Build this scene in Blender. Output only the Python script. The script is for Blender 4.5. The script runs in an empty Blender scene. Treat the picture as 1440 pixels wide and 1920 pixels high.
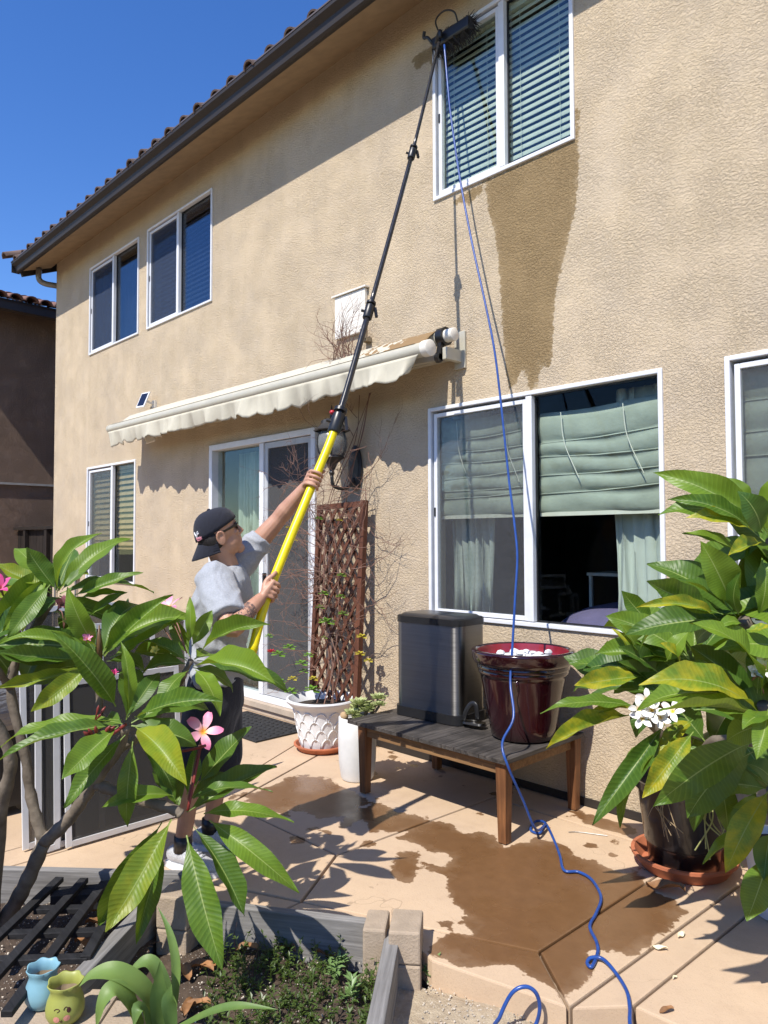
import bpy, bmesh, math, random
from mathutils import Vector, Matrix, noise
from math import radians, sin, cos, pi

random.seed(7)
scene = bpy.context.scene
COL = scene.collection

# ------------------------------------------------------------------ camera
F_PX = 1368.72                       # focal length in photo pixels (1440 x 1920)
YAW, PITCH, ROLL = radians(-45.6775), radians(2.1506), radians(-0.1879)
CAM = Vector((0.0, -3.75, 1.5115))
_f = Vector((sin(YAW) * cos(PITCH), cos(YAW) * cos(PITCH), sin(PITCH)))
_r = Vector((cos(YAW), -sin(YAW), 0.0))
_u = _r.cross(_f)
E_R = _r * cos(ROLL) + _u * sin(ROLL)
E_U = -_r * sin(ROLL) + _u * cos(ROLL)
E_F = _f
cam_data = bpy.data.cameras.new('camera')
cam = bpy.data.objects.new('camera', cam_data)
COL.objects.link(cam)
m = Matrix((E_R, E_U, -E_F)).transposed().to_4x4()
m.translation = CAM
cam.matrix_world = m
cam_data.sensor_fit = 'VERTICAL'
cam_data.sensor_height = 36.0
cam_data.lens = F_PX / 1920 * 36.0
cam_data.clip_start = 0.05
cam_data.clip_end = 500
scene.camera = cam

# ------------------------------------------------------------------ light
SUN_DIR = Vector((-0.13, 0.76, -1.0)).normalized()      # direction the light travels
to_sun = -SUN_DIR
world = bpy.data.worlds.new('World')
scene.world = world
world.use_nodes = True
wn = world.node_tree
wn.nodes.clear()
sky = wn.nodes.new('ShaderNodeTexSky')
sky.sky_type = 'NISHITA'
sky.sun_disc = False
sky.sun_elevation = math.asin(to_sun.z)
sky.sun_rotation = math.atan2(to_sun.x, to_sun.y)
sky.air_density = 1.0
sky.dust_density = 0.15
sky.ozone_density = 3.0
bg = wn.nodes.new('ShaderNodeBackground')
bg.inputs['Strength'].default_value = 0.145
wo = wn.nodes.new('ShaderNodeOutputWorld')
hs = wn.nodes.new('ShaderNodeHueSaturation')        # the photo's even, deep blue sky
hs.inputs['Hue'].default_value = 0.513
hs.inputs['Saturation'].default_value = 1.28
hs.inputs['Value'].default_value = 1.05
wn.links.new(sky.outputs[0], hs.inputs['Color'])
wn.links.new(hs.outputs[0], bg.inputs[0])
wn.links.new(bg.outputs[0], wo.inputs[0])
sun_data = bpy.data.lights.new('sun', 'SUN')
sun_data.energy = 4.8
sun_data.angle = radians(0.53)
sun_data.color = (1.0, 0.945, 0.86)
sun = bpy.data.objects.new('sun', sun_data)
sun.rotation_euler = SUN_DIR.to_track_quat('-Z', 'Y').to_euler()
sun.location = (3, -8, 12)
COL.objects.link(sun)
scene.view_settings.view_transform = 'Standard'
scene.view_settings.look = 'None'
scene.view_settings.gamma = 1.0
scene.view_settings.exposure = 0.44
scene.view_settings.use_curve_mapping = False

# ------------------------------------------------------------------ helpers
def at(x, y, d):                      # point on a photo ray at depth d
    return CAM + (E_R * ((x - 720) / F_PX) - E_U * ((y - 960) / F_PX) + E_F) * d
def on_wall(x, y, off=0.0):           # point on a photo ray, off metres in front of the wall
    v = E_R * ((x - 720) / F_PX) - E_U * ((y - 960) / F_PX) + E_F
    return CAM + v * ((-off - CAM.y) / v.y)
def on_floor(x, y, z=0.0):
    v = E_R * ((x - 720) / F_PX) - E_U * ((y - 960) / F_PX) + E_F
    return CAM + v * ((z - CAM.z) / v.z)

def srgb(h):
    h = h.lstrip('#')
    o = []
    for i in (0, 2, 4):
        c = int(h[i:i + 2], 16) / 255
        o.append(c / 12.92 if c <= 0.04045 else ((c + 0.055) / 1.055) ** 2.4)
    return tuple(o)

class NT:
    def __init__(s, name):
        s.m = bpy.data.materials.new(name)
        s.m.use_nodes = True
        s.t = s.m.node_tree
        s.t.nodes.clear()
        s.out = s.t.nodes.new('ShaderNodeOutputMaterial')
    def n(s, typ, **kw):
        nd = s.t.nodes.new('ShaderNode' + typ)
        for k, v in kw.items():
            if k.startswith('i_'):
                key = k[2:].replace('_', ' ')
                nd.inputs[key].default_value = v
            else:
                setattr(nd, k, v)
        return nd
    def l(s, a, b):
        s.t.links.new(a, b)
    def bsdf(s, **kw):
        b = s.n('BsdfPrincipled')
        for k, v in kw.items():
            b.inputs[k.replace('_', ' ')].default_value = v
        s.l(b.outputs[0], s.out.inputs[0])
        return b
    def coord(s, kind='Object', scale=None):
        tc = s.n('TexCoord')
        o = tc.outputs[kind]
        if scale is not None:
            mp = s.n('Mapping')
            mp.inputs['Scale'].default_value = scale
            s.l(o, mp.inputs[0])
            o = mp.outputs[0]
        return o
    def noise(s, vec, scale, detail=3, rough=0.55, dist=0.0):
        nd = s.n('TexNoise')
        nd.inputs['Scale'].default_value = scale
        nd.inputs['Detail'].default_value = detail
        nd.inputs['Roughness'].default_value = rough
        nd.inputs['Distortion'].default_value = dist
        if vec is not None:
            s.l(vec, nd.inputs['Vector'])
        return nd.outputs['Fac']
    def ramp(s, fac, stops, interp='LINEAR'):
        r = s.n('ValToRGB')
        r.color_ramp.interpolation = interp
        e = r.color_ramp.elements
        while len(e) < len(stops):
            e.new(0.5)
        for i, (p, c) in enumerate(stops):
            e[i].position = p
            e[i].color = (*c, 1) if len(c) == 3 else c
        s.l(fac, r.inputs[0])
        return r.outputs[0]
    def mix(s, fac, a, b, mode='MIX'):
        mx = s.n('Mix', data_type='RGBA', blend_type=mode)
        for sock, v in ((mx.inputs[0], fac), (mx.inputs[6], a), (mx.inputs[7], b)):
            if hasattr(v, 'is_linked') or hasattr(v, 'links'):
                s.l(v, sock)
            elif isinstance(v, (int, float)):
                sock.default_value = v
            else:
                sock.default_value = (*v, 1)
        return mx.outputs[2]
    def math(s, op, a, b=None, c=None, clamp=False):
        mt = s.n('Math', operation=op, use_clamp=clamp)
        for i, v in enumerate((a, b, c)):
            if v is None:
                continue
            if isinstance(v, (int, float)):
                mt.inputs[i].default_value = v
            else:
                s.l(v, mt.inputs[i])
        return mt.outputs[0]
    def bump(s, height, bsdf, strength=0.5, dist=0.01, prev=None):
        b = s.n('Bump')
        b.inputs['Strength'].default_value = strength
        b.inputs['Distance'].default_value = dist
        s.l(height, b.inputs['Height'])
        if prev is not None:
            s.l(prev, b.inputs['Normal'])
        if bsdf is not None:
            s.l(b.outputs[0], bsdf.inputs['Normal'])
        return b.outputs[0]

def simple(name, col, rough=0.5, metal=0.0, var=0.12, scale=9, bump=0.0, bscale=60, coat=0.0, spec=0.5, coord='Object'):
    t = NT(name)
    b = t.bsdf(Roughness=rough, Metallic=metal)
    b.inputs['Coat Weight'].default_value = coat
    b.inputs['Specular IOR Level'].default_value = spec
    v = t.coord(coord)
    f = t.noise(v, scale, 4)
    lo = tuple(c * (1 - var) for c in col)
    hi = tuple(min(1, c * (1 + var)) for c in col)
    t.l(t.ramp(f, [(0.3, lo), (0.7, hi)]), b.inputs['Base Color'])
    f2 = t.noise(v, scale * 4, 3)
    t.l(t.math('MULTIPLY_ADD', f2, 0.2, rough - 0.1, True), b.inputs['Roughness'])
    if bump:
        t.bump(t.noise(v, bscale, 3), b, bump, 0.004)
    return t.m

class MB:
    def __init__(s):
        s.v, s.f, s.uv = [], [], None
    def add(s, vs, fs):
        o = len(s.v)
        s.v += [Vector(p) for p in vs]
        s.f += [tuple(i + o for i in q) for q in fs]
        return s
    def box(s, lo, hi, M=None):
        x0, y0, z0 = lo
        x1, y1, z1 = hi
        vs = [(x0, y0, z0), (x1, y0, z0), (x1, y1, z0), (x0, y1, z0), (x0, y0, z1), (x1, y0, z1), (x1, y1, z1), (x0, y1, z1)]
        if M is not None:
            vs = [M @ Vector(p) for p in vs]
        return s.add(vs, [(0, 3, 2, 1), (4, 5, 6, 7), (0, 1, 5, 4), (1, 2, 6, 5), (2, 3, 7, 6), (3, 0, 4, 7)])
    def beam(s, a, b, w, h, up=(0, 0, 1)):     # box from a to b, w wide sideways, h along up
        a, b, up = Vector(a), Vector(b), Vector(up)
        d = (b - a)
        L = d.length
        d.normalize()
        sx = d.cross(up).normalized()
        uz = sx.cross(d)
        M = Matrix((d, sx, uz)).transposed().to_4x4()
        M.translation = a
        return s.box((0, -w / 2, -h / 2), (L, w / 2, h / 2), M)
    def tube(s, pts, rad, n=8, cap=True, flat=None):
        pts = [Vector(p) for p in pts]
        if isinstance(rad, (int, float)):
            rad = [rad] * len(pts)
        o = len(s.v)
        prev = None
        for i, p in enumerate(pts):
            if i == 0:
                t = pts[1] - p
            elif i == len(pts) - 1:
                t = p - pts[i - 1]
            else:
                t = (pts[i + 1] - p).normalized() + (p - pts[i - 1]).normalized()
            t.normalize()
            if prev is None:
                a = Vector((0, 0, 1)) if abs(t.z) < 0.9 else Vector((1, 0, 0))
                nx = t.cross(a).normalized()
            else:
                nx = (prev - t * prev.dot(t))
                if nx.length < 1e-6:
                    nx = t.orthogonal()
                nx.normalize()
            prev = nx
            ny = t.cross(nx)
            r = rad[i]
            rx, ry = (r, r) if isinstance(r, (int, float)) else r
            for k in range(n):
                an = 2 * pi * k / n
                s.v.append(p + nx * (cos(an) * rx) + ny * (sin(an) * ry))
        for i in range(len(pts) - 1):
            for k in range(n):
                k2 = (k + 1) % n
                s.f.append((o + i * n + k, o + i * n + k2, o + (i + 1) * n + k2, o + (i + 1) * n + k))
        if cap:
            s.f.append(tuple(o + k for k in reversed(range(n))))
            s.f.append(tuple(o + (len(pts) - 1) * n + k for k in range(n)))
        return s
    def rings(s, rings, cap=True):             # list of equal length point loops
        o = len(s.v)
        n = len(rings[0])
        for r in rings:
            s.v += [Vector(p) for p in r]
        for i in range(len(rings) - 1):
            for k in range(n):
                k2 = (k + 1) % n
                s.f.append((o + i * n + k, o + i * n + k2, o + (i + 1) * n + k2, o + (i + 1) * n + k))
        if cap:
            s.f.append(tuple(o + k for k in reversed(range(n))))
            s.f.append(tuple(o + (len(rings) - 1) * n + k for k in range(n)))
        return s
    def lathe(s, prof, c, n=32, cap=False, wob=None):
        c = Vector(c)
        rs = []
        for (r, z) in prof:
            ring = []
            for k in range(n):
                a = 2 * pi * k / n
                rr, zz = (r, z) if wob is None else wob(r, z, a)
                ring.append(c + Vector((cos(a) * rr, sin(a) * rr, zz)))
            rs.append(ring)
        return s.rings(rs, cap)
    def ellipsoid(s, c, ax, M=None, nu=16, nv=10):
        rs = []
        for i in range(nv + 1):
            ph = -pi / 2 + pi * (i + 0.02) / (nv + 0.04)
            ring = []
            for k in range(nu):
                a = 2 * pi * k / nu
                p = Vector((cos(a) * cos(ph) * ax[0], sin(a) * cos(ph) * ax[1], sin(ph) * ax[2]))
                if M is not None:
                    p = M @ p
                ring.append(Vector(c) + p)
            rs.append(ring)
        return s.rings(rs, True)
    def prism(s, poly, z0, z1):                # poly in xy, counter-clockwise
        n = len(poly)
        vs = [(x, y, z0) for x, y in poly] + [(x, y, z1) for x, y in poly]
        fs = [tuple(reversed(range(n))), tuple(range(n, 2 * n))]
        fs += [(i, (i + 1) % n, n + (i + 1) % n, n + i) for i in range(n)]
        return s.add(vs, fs)
    def mesh(s, name):
        me = bpy.data.meshes.new(name)
        me.from_pydata([tuple(p) for p in s.v], [], s.f)
        me.update()
        return me

def link(name, me, mat=None, parent=None, smooth=False):
    o = bpy.data.objects.new(name, me)
    COL.objects.link(o)
    if me is not None and mat is not None and len(me.materials) == 0:
        me.materials.append(mat)
    if me is not None and smooth:
        for p in me.polygons:
            p.use_smooth = True
    if parent is not None:
        o.parent = parent
        o.matrix_parent_inverse = parent_inv(parent)
    return o
def parent_inv(p):
    M = Matrix.Translation(p.location) if p.type == 'EMPTY' else p.matrix_basis.copy()
    q = p.parent
    if q is not None:
        M = (Matrix.Translation(q.location) if q.type == 'EMPTY' else q.matrix_basis) @ p.matrix_parent_inverse @ M
    return M.inverted()
def mk(name, mb, mat, parent=None, smooth=False, bevel=0.0, auto=None):
    me = mb.mesh(name)
    o = link(name, me, mat, parent, smooth or auto is not None)
    if auto is not None:
        me.set_sharp_from_angle(angle=radians(auto))
    if bevel:
        b = o.modifiers.new('bevel', 'BEVEL')
        b.width = bevel
        b.segments = 2
        b.limit_method = 'ANGLE'
        b.angle_limit = radians(40)
    return o
def tag(o, label, cat, group=None):
    o['label'] = label
    o['category'] = cat
    if group:
        o['group'] = group
    return o
def thing(name, loc, label, cat, group=None):
    o = bpy.data.objects.new(name, None)
    o.empty_display_size = 0.1
    COL.objects.link(o)
    o.location = loc
    return tag(o, label, cat, group)
def kind(o, k):
    o['kind'] = k
    return o
def spline(pts, sub=6):                         # Catmull-Rom
    pts = [Vector(p) for p in pts]
    P = [pts[0] * 2 - pts[1]] + pts + [pts[-1] * 2 - pts[-2]]
    out = []
    for i in range(1, len(P) - 2):
        a, b, c, d = P[i - 1:i + 3]
        for k in range(sub):
            t = k / sub
            out.append(0.5 * ((2 * b) + (c - a) * t + (2 * a - 5 * b + 4 * c - d) * t * t + (3 * b - a - 3 * c + d) * t ** 3))
    out.append(pts[-1])
    return out
def sdf_poly(p, poly):                          # signed distance, negative inside
    x, y = p
    d = 1e9
    ins = False
    n = len(poly)
    for i in range(n):
        x0, y0 = poly[i]
        x1, y1 = poly[(i + 1) % n]
        ex, ey = x1 - x0, y1 - y0
        wx, wy = x - x0, y - y0
        q = ex * ex + ey * ey
        t = max(0, min(1, (wx * ex + wy * ey) / q)) if q else 0
        dx, dy = wx - ex * t, wy - ey * t
        d = min(d, dx * dx + dy * dy)
        if (y0 > y) != (y1 > y) and x < (x1 - x0) * (y - y0) / (y1 - y0) + x0:
            ins = not ins
    d = math.sqrt(d)
    return -d if ins else d
# ------------------------------------------------------------------ materials
def mat_stucco(name, dry, wet, bumpd=0.0042, wetattr=True):
    t = NT(name)
    b = t.bsdf(Roughness=0.92)
    b.inputs['Specular IOR Level'].default_value = 0.2
    v = t.coord('Object')
    big = t.noise(v, 0.9, 4, 0.6)
    mid = t.noise(v, 7, 4, 0.6)
    fine = t.noise(v, 70, 3, 0.6)
    c = t.mix(t.ramp(big, [(0.35, (0, 0, 0)), (0.68, (1, 1, 1))]), tuple(k * 0.9 for k in dry), tuple(min(1, k * 1.06) for k in dry))
    c = t.mix(t.math('MULTIPLY', mid, 0.45), c, (dry[0] * 0.97, dry[1] * 1.0, dry[2] * 1.2))
    vs = t.coord('Object', (3.5, 3.5, 0.35))      # faint vertical run marks
    run = t.ramp(t.noise(vs, 2.2, 4, 0.6), [(0.5, (0, 0, 0)), (0.72, (1, 1, 1))])
    c = t.mix(t.math('MULTIPLY', run, 0.34), c, tuple(k * 0.78 for k in dry))
    c = t.mix(t.math('MULTIPLY', t.ramp(fine, [(0.3, (1, 1, 1)), (0.5, (0, 0, 0))]), 0.35), c, tuple(k * 0.62 for k in dry))
    pt = t.ramp(t.noise(v, 1.7, 6, 0.68, 0.4), [(0.46, (0, 0, 0)), (0.66, (1, 1, 1))])      # faded, dusty patches
    c = t.mix(t.math('MULTIPLY', pt, 0.4), c, (dry[0] * 0.88, dry[1] * 0.92, dry[2] * 1.06))
    if wetattr:
        at_ = t.n('Attribute', attribute_name='wet')
        s = t.math('ADD', at_.outputs['Fac'], t.math('MULTIPLY_ADD', t.noise(v, 30, 3), 0.07, -0.035))
        w = t.math('MULTIPLY', s, 110, None, True)
        deep = t.math('MULTIPLY_ADD', t.math('ADD', s, t.math('MULTIPLY_ADD', mid, 0.10, -0.06)), 9, 0.75, True)
        damp = tuple(0.55 * k + 0.45 * q for k, q in zip(wet, dry))
        wn_ = t.mix(deep, damp, t.mix(t.math('MULTIPLY', mid, 0.5), wet, tuple(k * 0.85 for k in wet)))
        c = t.mix(w, c, wn_)
        t.l(t.math('MULTIPLY_ADD', w, -0.35, 0.92), b.inputs['Roughness'])
    t.l(c, b.inputs['Base Color'])
    # lace / skip-trowel relief: ridges with flattened tops
    vd = t.coord('Object', (1.0, 1.0, 1.35))
    n1 = t.noise(vd, 60, 4, 0.65, 0.35)
    r1 = t.ramp(n1, [(0.36, (0, 0, 0)), (0.60, (1, 1, 1))], 'EASE')
    n2 = t.noise(vd, 170, 4, 0.65, 0.2)
    h = t.math('ADD', r1, t.math('MULTIPLY', n2, 0.75))
    sm_ = t.ramp(t.noise(v, 3.3, 4, 0.6), [(0.32, (0.35, 0.35, 0.35)), (0.62, (1, 1, 1))])      # the trowelled coat is thinner in places
    h = t.math('MULTIPLY', h, sm_)
    h = t.math('ADD', h, t.math('MULTIPLY', t.noise(v, 16, 3, 0.5), 0.9))
    t.bump(h, b, 1.0, bumpd)
    return t.m
M_STUCCO = mat_stucco('tan_stucco', (0.560, 0.448, 0.298), (0.280, 0.195, 0.095))
M_BROWN_STUCCO = mat_stucco('brown_stucco', (0.24, 0.165, 0.115), (0.1, 0.08, 0.05), 0.014, False)
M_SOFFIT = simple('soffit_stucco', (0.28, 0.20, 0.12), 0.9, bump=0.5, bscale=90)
M_GUTTER = simple('dark_brown_gutter', (0.022, 0.016, 0.014), 0.6, var=0.15, scale=4)
M_TRIM_DK = simple('dark_fascia', (0.020, 0.016, 0.014), 0.6)
M_WHITE = simple('white_vinyl', (0.68, 0.69, 0.71), 0.38, var=0.05, scale=14)
M_WHITE2 = simple('offwhite_paint', (0.74, 0.70, 0.62), 0.5, var=0.05)
M_TILE = simple('clay_roof_tile', (0.115, 0.075, 0.058), 0.85, var=0.4, scale=6, bump=0.4)
M_TILE2 = simple('red_clay_tile', (0.165, 0.085, 0.065), 0.85, var=0.45, scale=7, bump=0.4)
M_DARKROOM = simple('room_gloom', (0.045, 0.048, 0.05), 0.9)  # near-black walls: the dimness of the rooms is put into the colour
M_BLACKWOOD = None
M_CREAM = simple('cream_awning_cloth', (0.50, 0.465, 0.365), 0.85, var=0.10, scale=5, bump=0.3, bscale=160)
M_CREAM_BAR = simple('cream_enamel', (0.47, 0.445, 0.36), 0.4, var=0.06)
M_BLACK = simple('black_plastic', (0.012, 0.012, 0.013), 0.38)
M_GREY_METAL = simple('grey_metal', (0.20, 0.20, 0.20), 0.45, 0.5)
M_RED = simple('red_plastic', (0.45, 0.02, 0.03), 0.4)

def mat_glass(name, tint, refl=0.10, rough=0.0, edge=0.75):
    t = NT(name)
    lw = t.n('LayerWeight')
    lw.inputs['Blend'].default_value = 0.35
    fac = t.math('MULTIPLY_ADD', lw.outputs['Fresnel'], edge, refl, True)
    tr = t.n('BsdfTransparent')
    tr.inputs[0].default_value = (*tint, 1)
    gl = t.n('BsdfGlossy')
    gl.inputs['Roughness'].default_value = rough
    gl.inputs['Color'].default_value = (0.9, 0.95, 1, 1)
    v = t.coord('Object')
    t.bump(t.noise(v, 2.2, 1), gl, 0.06, 0.02)
    ms = t.n('MixShader')
    t.l(fac, ms.inputs[0])
    t.l(tr.outputs[0], ms.inputs[1])
    t.l(gl.outputs[0], ms.inputs[2])
    t.l(ms.outputs[0], t.out.inputs[0])
    return t.m
M_GLASS = mat_glass('window_glass', (0.90, 0.935, 0.91), 0.0, 0.0, 0.15)
M_GLASS_UP = mat_glass('tinted_upper_glass', (0.50, 0.54, 0.60), 0.08, 0.02, 0.30)
def mat_screen(name, dens, col):
    t = NT(name)
    d = t.n('BsdfDiffuse')
    d.inputs[0].default_value = (*col, 1)
    tr = t.n('BsdfTransparent')
    v = t.coord('Object', (1, 1, 1))
    w = t.math('MULTIPLY_ADD', t.noise(v, 40, 3), 0.14, dens - 0.07)
    ms = t.n('MixShader')
    t.l(w, ms.inputs[0])
    t.l(tr.outputs[0], ms.inputs[1])
    t.l(d.outputs[0], ms.inputs[2])
    t.l(ms.outputs[0], t.out.inputs[0])
    return t.m
M_SCREEN = mat_screen('insect_screen', 0.17, (0.16, 0.165, 0.175))
M_SCREEN_UP = mat_screen('upper_window_screen', 0.30, (0.07, 0.085, 0.12))
M_SCREEN_DOOR = mat_screen('door_screen', 0.62, (0.10, 0.10, 0.10))
M_SCREEN_LOOSE = mat_screen('loose_screen_mesh', 0.70, (0.085, 0.083, 0.08))
M_SHADE = simple('grey_green_shade_cloth', (0.36, 0.385, 0.335), 0.9, var=0.14, scale=6, bump=0.6, bscale=30)
M_SHADE_ROD = simple('shade_rod_cover', (0.46, 0.485, 0.43), 0.8)
M_BLIND = simple('pale_blind_slat', (0.52, 0.555, 0.485), 0.55, var=0.05)
M_WOODBLIND = simple('tan_wood_blind', (0.33, 0.22, 0.11), 0.6, var=0.2)
M_CURTAIN = simple('white_curtain', (0.54, 0.57, 0.54), 0.9, var=0.05)
M_CURTAIN_G = simple('sea_green_curtain', (0.34, 0.40, 0.36), 0.9, var=0.08)
M_LAV = simple('lavender_cloth', (0.16, 0.13, 0.27), 0.9)

# ------------------------------------------------------------------ house
XL, XR = -10.335, 3.0
WIN = {   # x0, x1, z0, z1, mullion
    'A': (-3.384, -1.719, 0.984, 2.413, -2.56),
    'U': (-3.323, -2.223, 3.862, 5.00, -2.74),
    'W2': (-7.606, -6.245, 3.859, 4.984, -6.92),
    'W1': (-9.177, -7.822, 3.857, 4.97, -8.49),
    'LW': (-9.19, -7.853, 1.015, 2.424, -8.47),
    'R': (-1.392, 0.25, 0.984, 2.413, -0.57),
    'D': (-6.254, -4.628, 0.105, 2.425, -5.39),
}
house = thing('house', (-3.6, 0, 0), 'two-storey tan stucco house with white windows and tiled eave', 'house')

WETW = [
    [(-2.891, 3.856), (-2.204, 3.873), (-2.192, 3.756), (-2.2, 3.632), (-2.221, 3.417), (-2.265, 3.304), (-2.296, 3.185), (-2.334, 3.067), (-2.373, 2.915), (-2.383, 2.692), (-2.396, 2.55), (-2.452, 2.543), (-2.482, 2.581), (-2.492, 2.436), (-2.561, 2.413), (-2.598, 2.568), (-2.655, 2.484), (-2.708, 2.435), (-2.736, 2.558), (-2.765, 2.905), (-2.782, 3.254), (-2.821, 3.509), (-2.863, 3.627)],
    [(-3.174, 3.832), (-2.891, 3.842), (-2.905, 3.765), (-2.963, 3.76), (-3.008, 3.718), (-3.072, 3.775), (-3.128, 3.758)],
    [(-3.548, 4.981), (-3.469, 4.998), (-3.392, 4.983), (-3.30, 5.002), (-3.30, 4.773), (-3.372, 4.873), (-3.444, 4.88), (-3.496, 4.87)],
    [(-2.23, 4.068), (-2.184, 4.04), (-2.179, 3.91), (-2.19, 3.849), (-2.23, 3.84)]]
def build_wall():
    xs = {XL, XR}
    zs = {0.0, 5.40}
    for w in WIN.values():
        xs |= {w[0], w[1]}
        zs |= {w[2], w[3]}
    x = XL
    while x < XR:
        xs.add(round(x, 3))
        x += 0.04 if -3.62 < x < -1.66 else 0.4
    z = 0.0
    while z < 5.4:
        zs.add(round(z, 3))
        z += 0.04 if z > 2.35 else 0.3
    xs, zs = sorted(xs), sorted(zs)
    mb = MB()
    idx = {}
    def vi(i, k):
        if (i, k) not in idx:
            idx[(i, k)] = len(mb.v)
            mb.v.append(Vector((xs[i], 0, zs[k])))
        return idx[(i, k)]
    for i in range(len(xs) - 1):
        for k in range(len(zs) - 1):
            cx, cz = (xs[i] + xs[i + 1]) / 2, (zs[k] + zs[k + 1]) / 2
            if any(w[0] < cx < w[1] and w[2] < cz < w[3] for w in WIN.values()):
                continue
            mb.f.append((vi(i, k), vi(i + 1, k), vi(i + 1, k + 1), vi(i, k + 1)))
    nfront = len(mb.v)
    # window reveals
    for (a, b, c, d, _m) in WIN.values():
        q = 0.16
        mb.add([(a, 0, c), (b, 0, c), (b, 0, d), (a, 0, d), (a, q, c), (b, q, c), (b, q, d), (a, q, d)],
               [(0, 1, 5, 4), (1, 2, 6, 5), (2, 3, 7, 6), (3, 0, 4, 7)])
    # side wall of the house and its far side
    mb.add([(XL, 0, 0), (XL, 9, 0), (XL, 9, 5.40), (XL, 0, 5.40)], [(0, 3, 2, 1)])
    mb.add([(XL, 0, 5.4), (XL, 9, 5.4), (XL, 4.5, 7.3)], [(0, 2, 1)])
    mb.add([(XR, 0, 0), (XR, 9, 0), (XR, 9, 5.4), (XR, 0, 5.4)], [(0, 1, 2, 3)])
    me = mb.mesh('wall')
    att = me.attributes.new('wet', 'FLOAT', 'POINT')
    for i, p in enumerate(mb.v):
        if i >= nfront or not (-3.9 < p.x < -1.5 and 2.2 < p.z):
            att.data[i].value = -0.3
            continue
        d = min(sdf_poly((p.x, p.z), q) for q in WETW)
        att.data[i].value = max(-0.3, min(0.3, -d))
    return link('wall', me, M_STUCCO, house)
build_wall()
mk('foundation_strip', MB().box((XL, -0.012, 0.003), (-6.26, 0.05, 0.045)).box((-4.62, -0.012, 0.003), (XR, 0.05, 0.045)), M_TRIM_DK, house)

# eave: sloping soffit, fascia, gutter
EY = -0.47
EL = XL - 0.22
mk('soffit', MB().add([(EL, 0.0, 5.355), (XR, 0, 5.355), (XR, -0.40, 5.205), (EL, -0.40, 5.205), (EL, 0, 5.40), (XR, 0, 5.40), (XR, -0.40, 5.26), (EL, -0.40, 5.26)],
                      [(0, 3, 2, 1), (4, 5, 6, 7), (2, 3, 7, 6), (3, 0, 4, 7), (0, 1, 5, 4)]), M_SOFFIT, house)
gut = [(-0.398, 5.325), (-0.398, 5.185), (-0.435, 5.178), (-0.452, 5.19), (-0.462, 5.25), (-0.505, 5.285), (-0.508, 5.315), (-0.496, 5.318), (-0.494, 5.295), (-0.45, 5.26), (-0.44, 5.20), (-0.41, 5.20), (-0.41, 5.325)]
def sweep_x(prof, x0, x1):
    return MB().rings([[(x0, y, z) for y, z in prof], [(x1, y, z) for y, z in prof]])
mk('gutter', sweep_x(gut, EL - 0.05, XR), M_GUTTER, house)
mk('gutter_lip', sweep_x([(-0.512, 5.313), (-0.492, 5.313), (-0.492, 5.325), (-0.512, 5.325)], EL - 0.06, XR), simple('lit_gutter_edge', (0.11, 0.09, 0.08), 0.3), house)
mk('gutter_end', MB().box((EL - 0.062, -0.50, 5.18), (EL - 0.05, -0.395, 5.315)), M_GUTTER, house)
mk('rake_board', MB().beam((EL - 0.03, -0.40, 5.22), (EL - 0.03, 4.5, 7.32), 0.05, 0.16), M_TRIM_DK, house)
mk('downspout', MB().tube(spline([(XL + 0.02 - 0.12, -0.20, 5.27), (XL - 0.10, -0.20, 5.12), (XL - 0.09, -0.12, 5.07), (XL - 0.05, 0.05, 5.06), (XL - 0.05, 0.12, 5.0), (XL - 0.05, 0.12, 0.1)], 4), 0.04, 8), M_GREY_METAL, house, True)
roof = mk('roof', MB().add([(EL, -0.49, 5.33), (XR, -0.49, 5.33), (XR, 4.5, 7.40), (EL, 4.5, 7.40), (EL, 9.5, 5.33), (XR, 9.5, 5.33),
                            (EL, -0.49, 5.30), (XR, -0.49, 5.30), (XR, 4.5, 7.37), (EL, 4.5, 7.37), (EL, 9.5, 5.30), (XR, 9.5, 5.30)],
                           [(0, 1, 2, 3), (3, 2, 5, 4), (9, 8, 7, 6), (10, 11, 8, 9)]), M_TILE, house)
def barrel_tile(length, r0, r1, th=0.016, n=8):
    mb = MB()
    prof = []
    for (y, r) in ((0, r0), (length, r1)):
        o = [(cos(pi * k / n) * r, y, sin(pi * k / n) * r * 0.85) for k in range(n + 1)]
        i_ = [(cos(pi * k / n) * (r - th), y, sin(pi * k / n) * (r - th) * 0.85) for k in range(n, -1, -1)]
        prof.append(o + i_)
    mb.rings(prof, True)
    return mb.mesh('tile')
TILE = barrel_tile(0.44, 0.070, 0.063)
TILE.materials.append(M_TILE)
for p in TILE.polygons:
    p.use_smooth = len(p.vertices) == 4
TILE.set_sharp_from_angle(angle=radians(40))
pitch = math.atan2(2.07, 4.99)
x = -10.42
k = 0
while x < 1.5:
    for row in range(3):
        o = link('tile', TILE, None, roof)
        y = -0.505 + row * 0.36
        z = 5.335 + (y + 0.49) * math.tan(pitch) - 0.026 + row * 0.003
        o.matrix_basis = Matrix.Translation((x + random.uniform(-.006, .006), y + random.uniform(-.012, .012), z)) @ Matrix.Rotation(pitch + random.uniform(-.02, .02), 4, 'X') @ Matrix.Rotation(random.uniform(-.03, .03), 4, 'Z')
    x += 0.265
for i in range(6):                                   # rake tiles at the end of the roof
    o = link('tile', TILE, None, roof)
    y = -0.60 + i * 0.36
    o.matrix_basis = Matrix.Translation((EL - 0.03, y, 5.40 + (y + 0.49) * math.tan(pitch))) @ Matrix.Rotation(pitch, 4, 'X') @ Matrix.Scale(1.2, 4)

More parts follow.
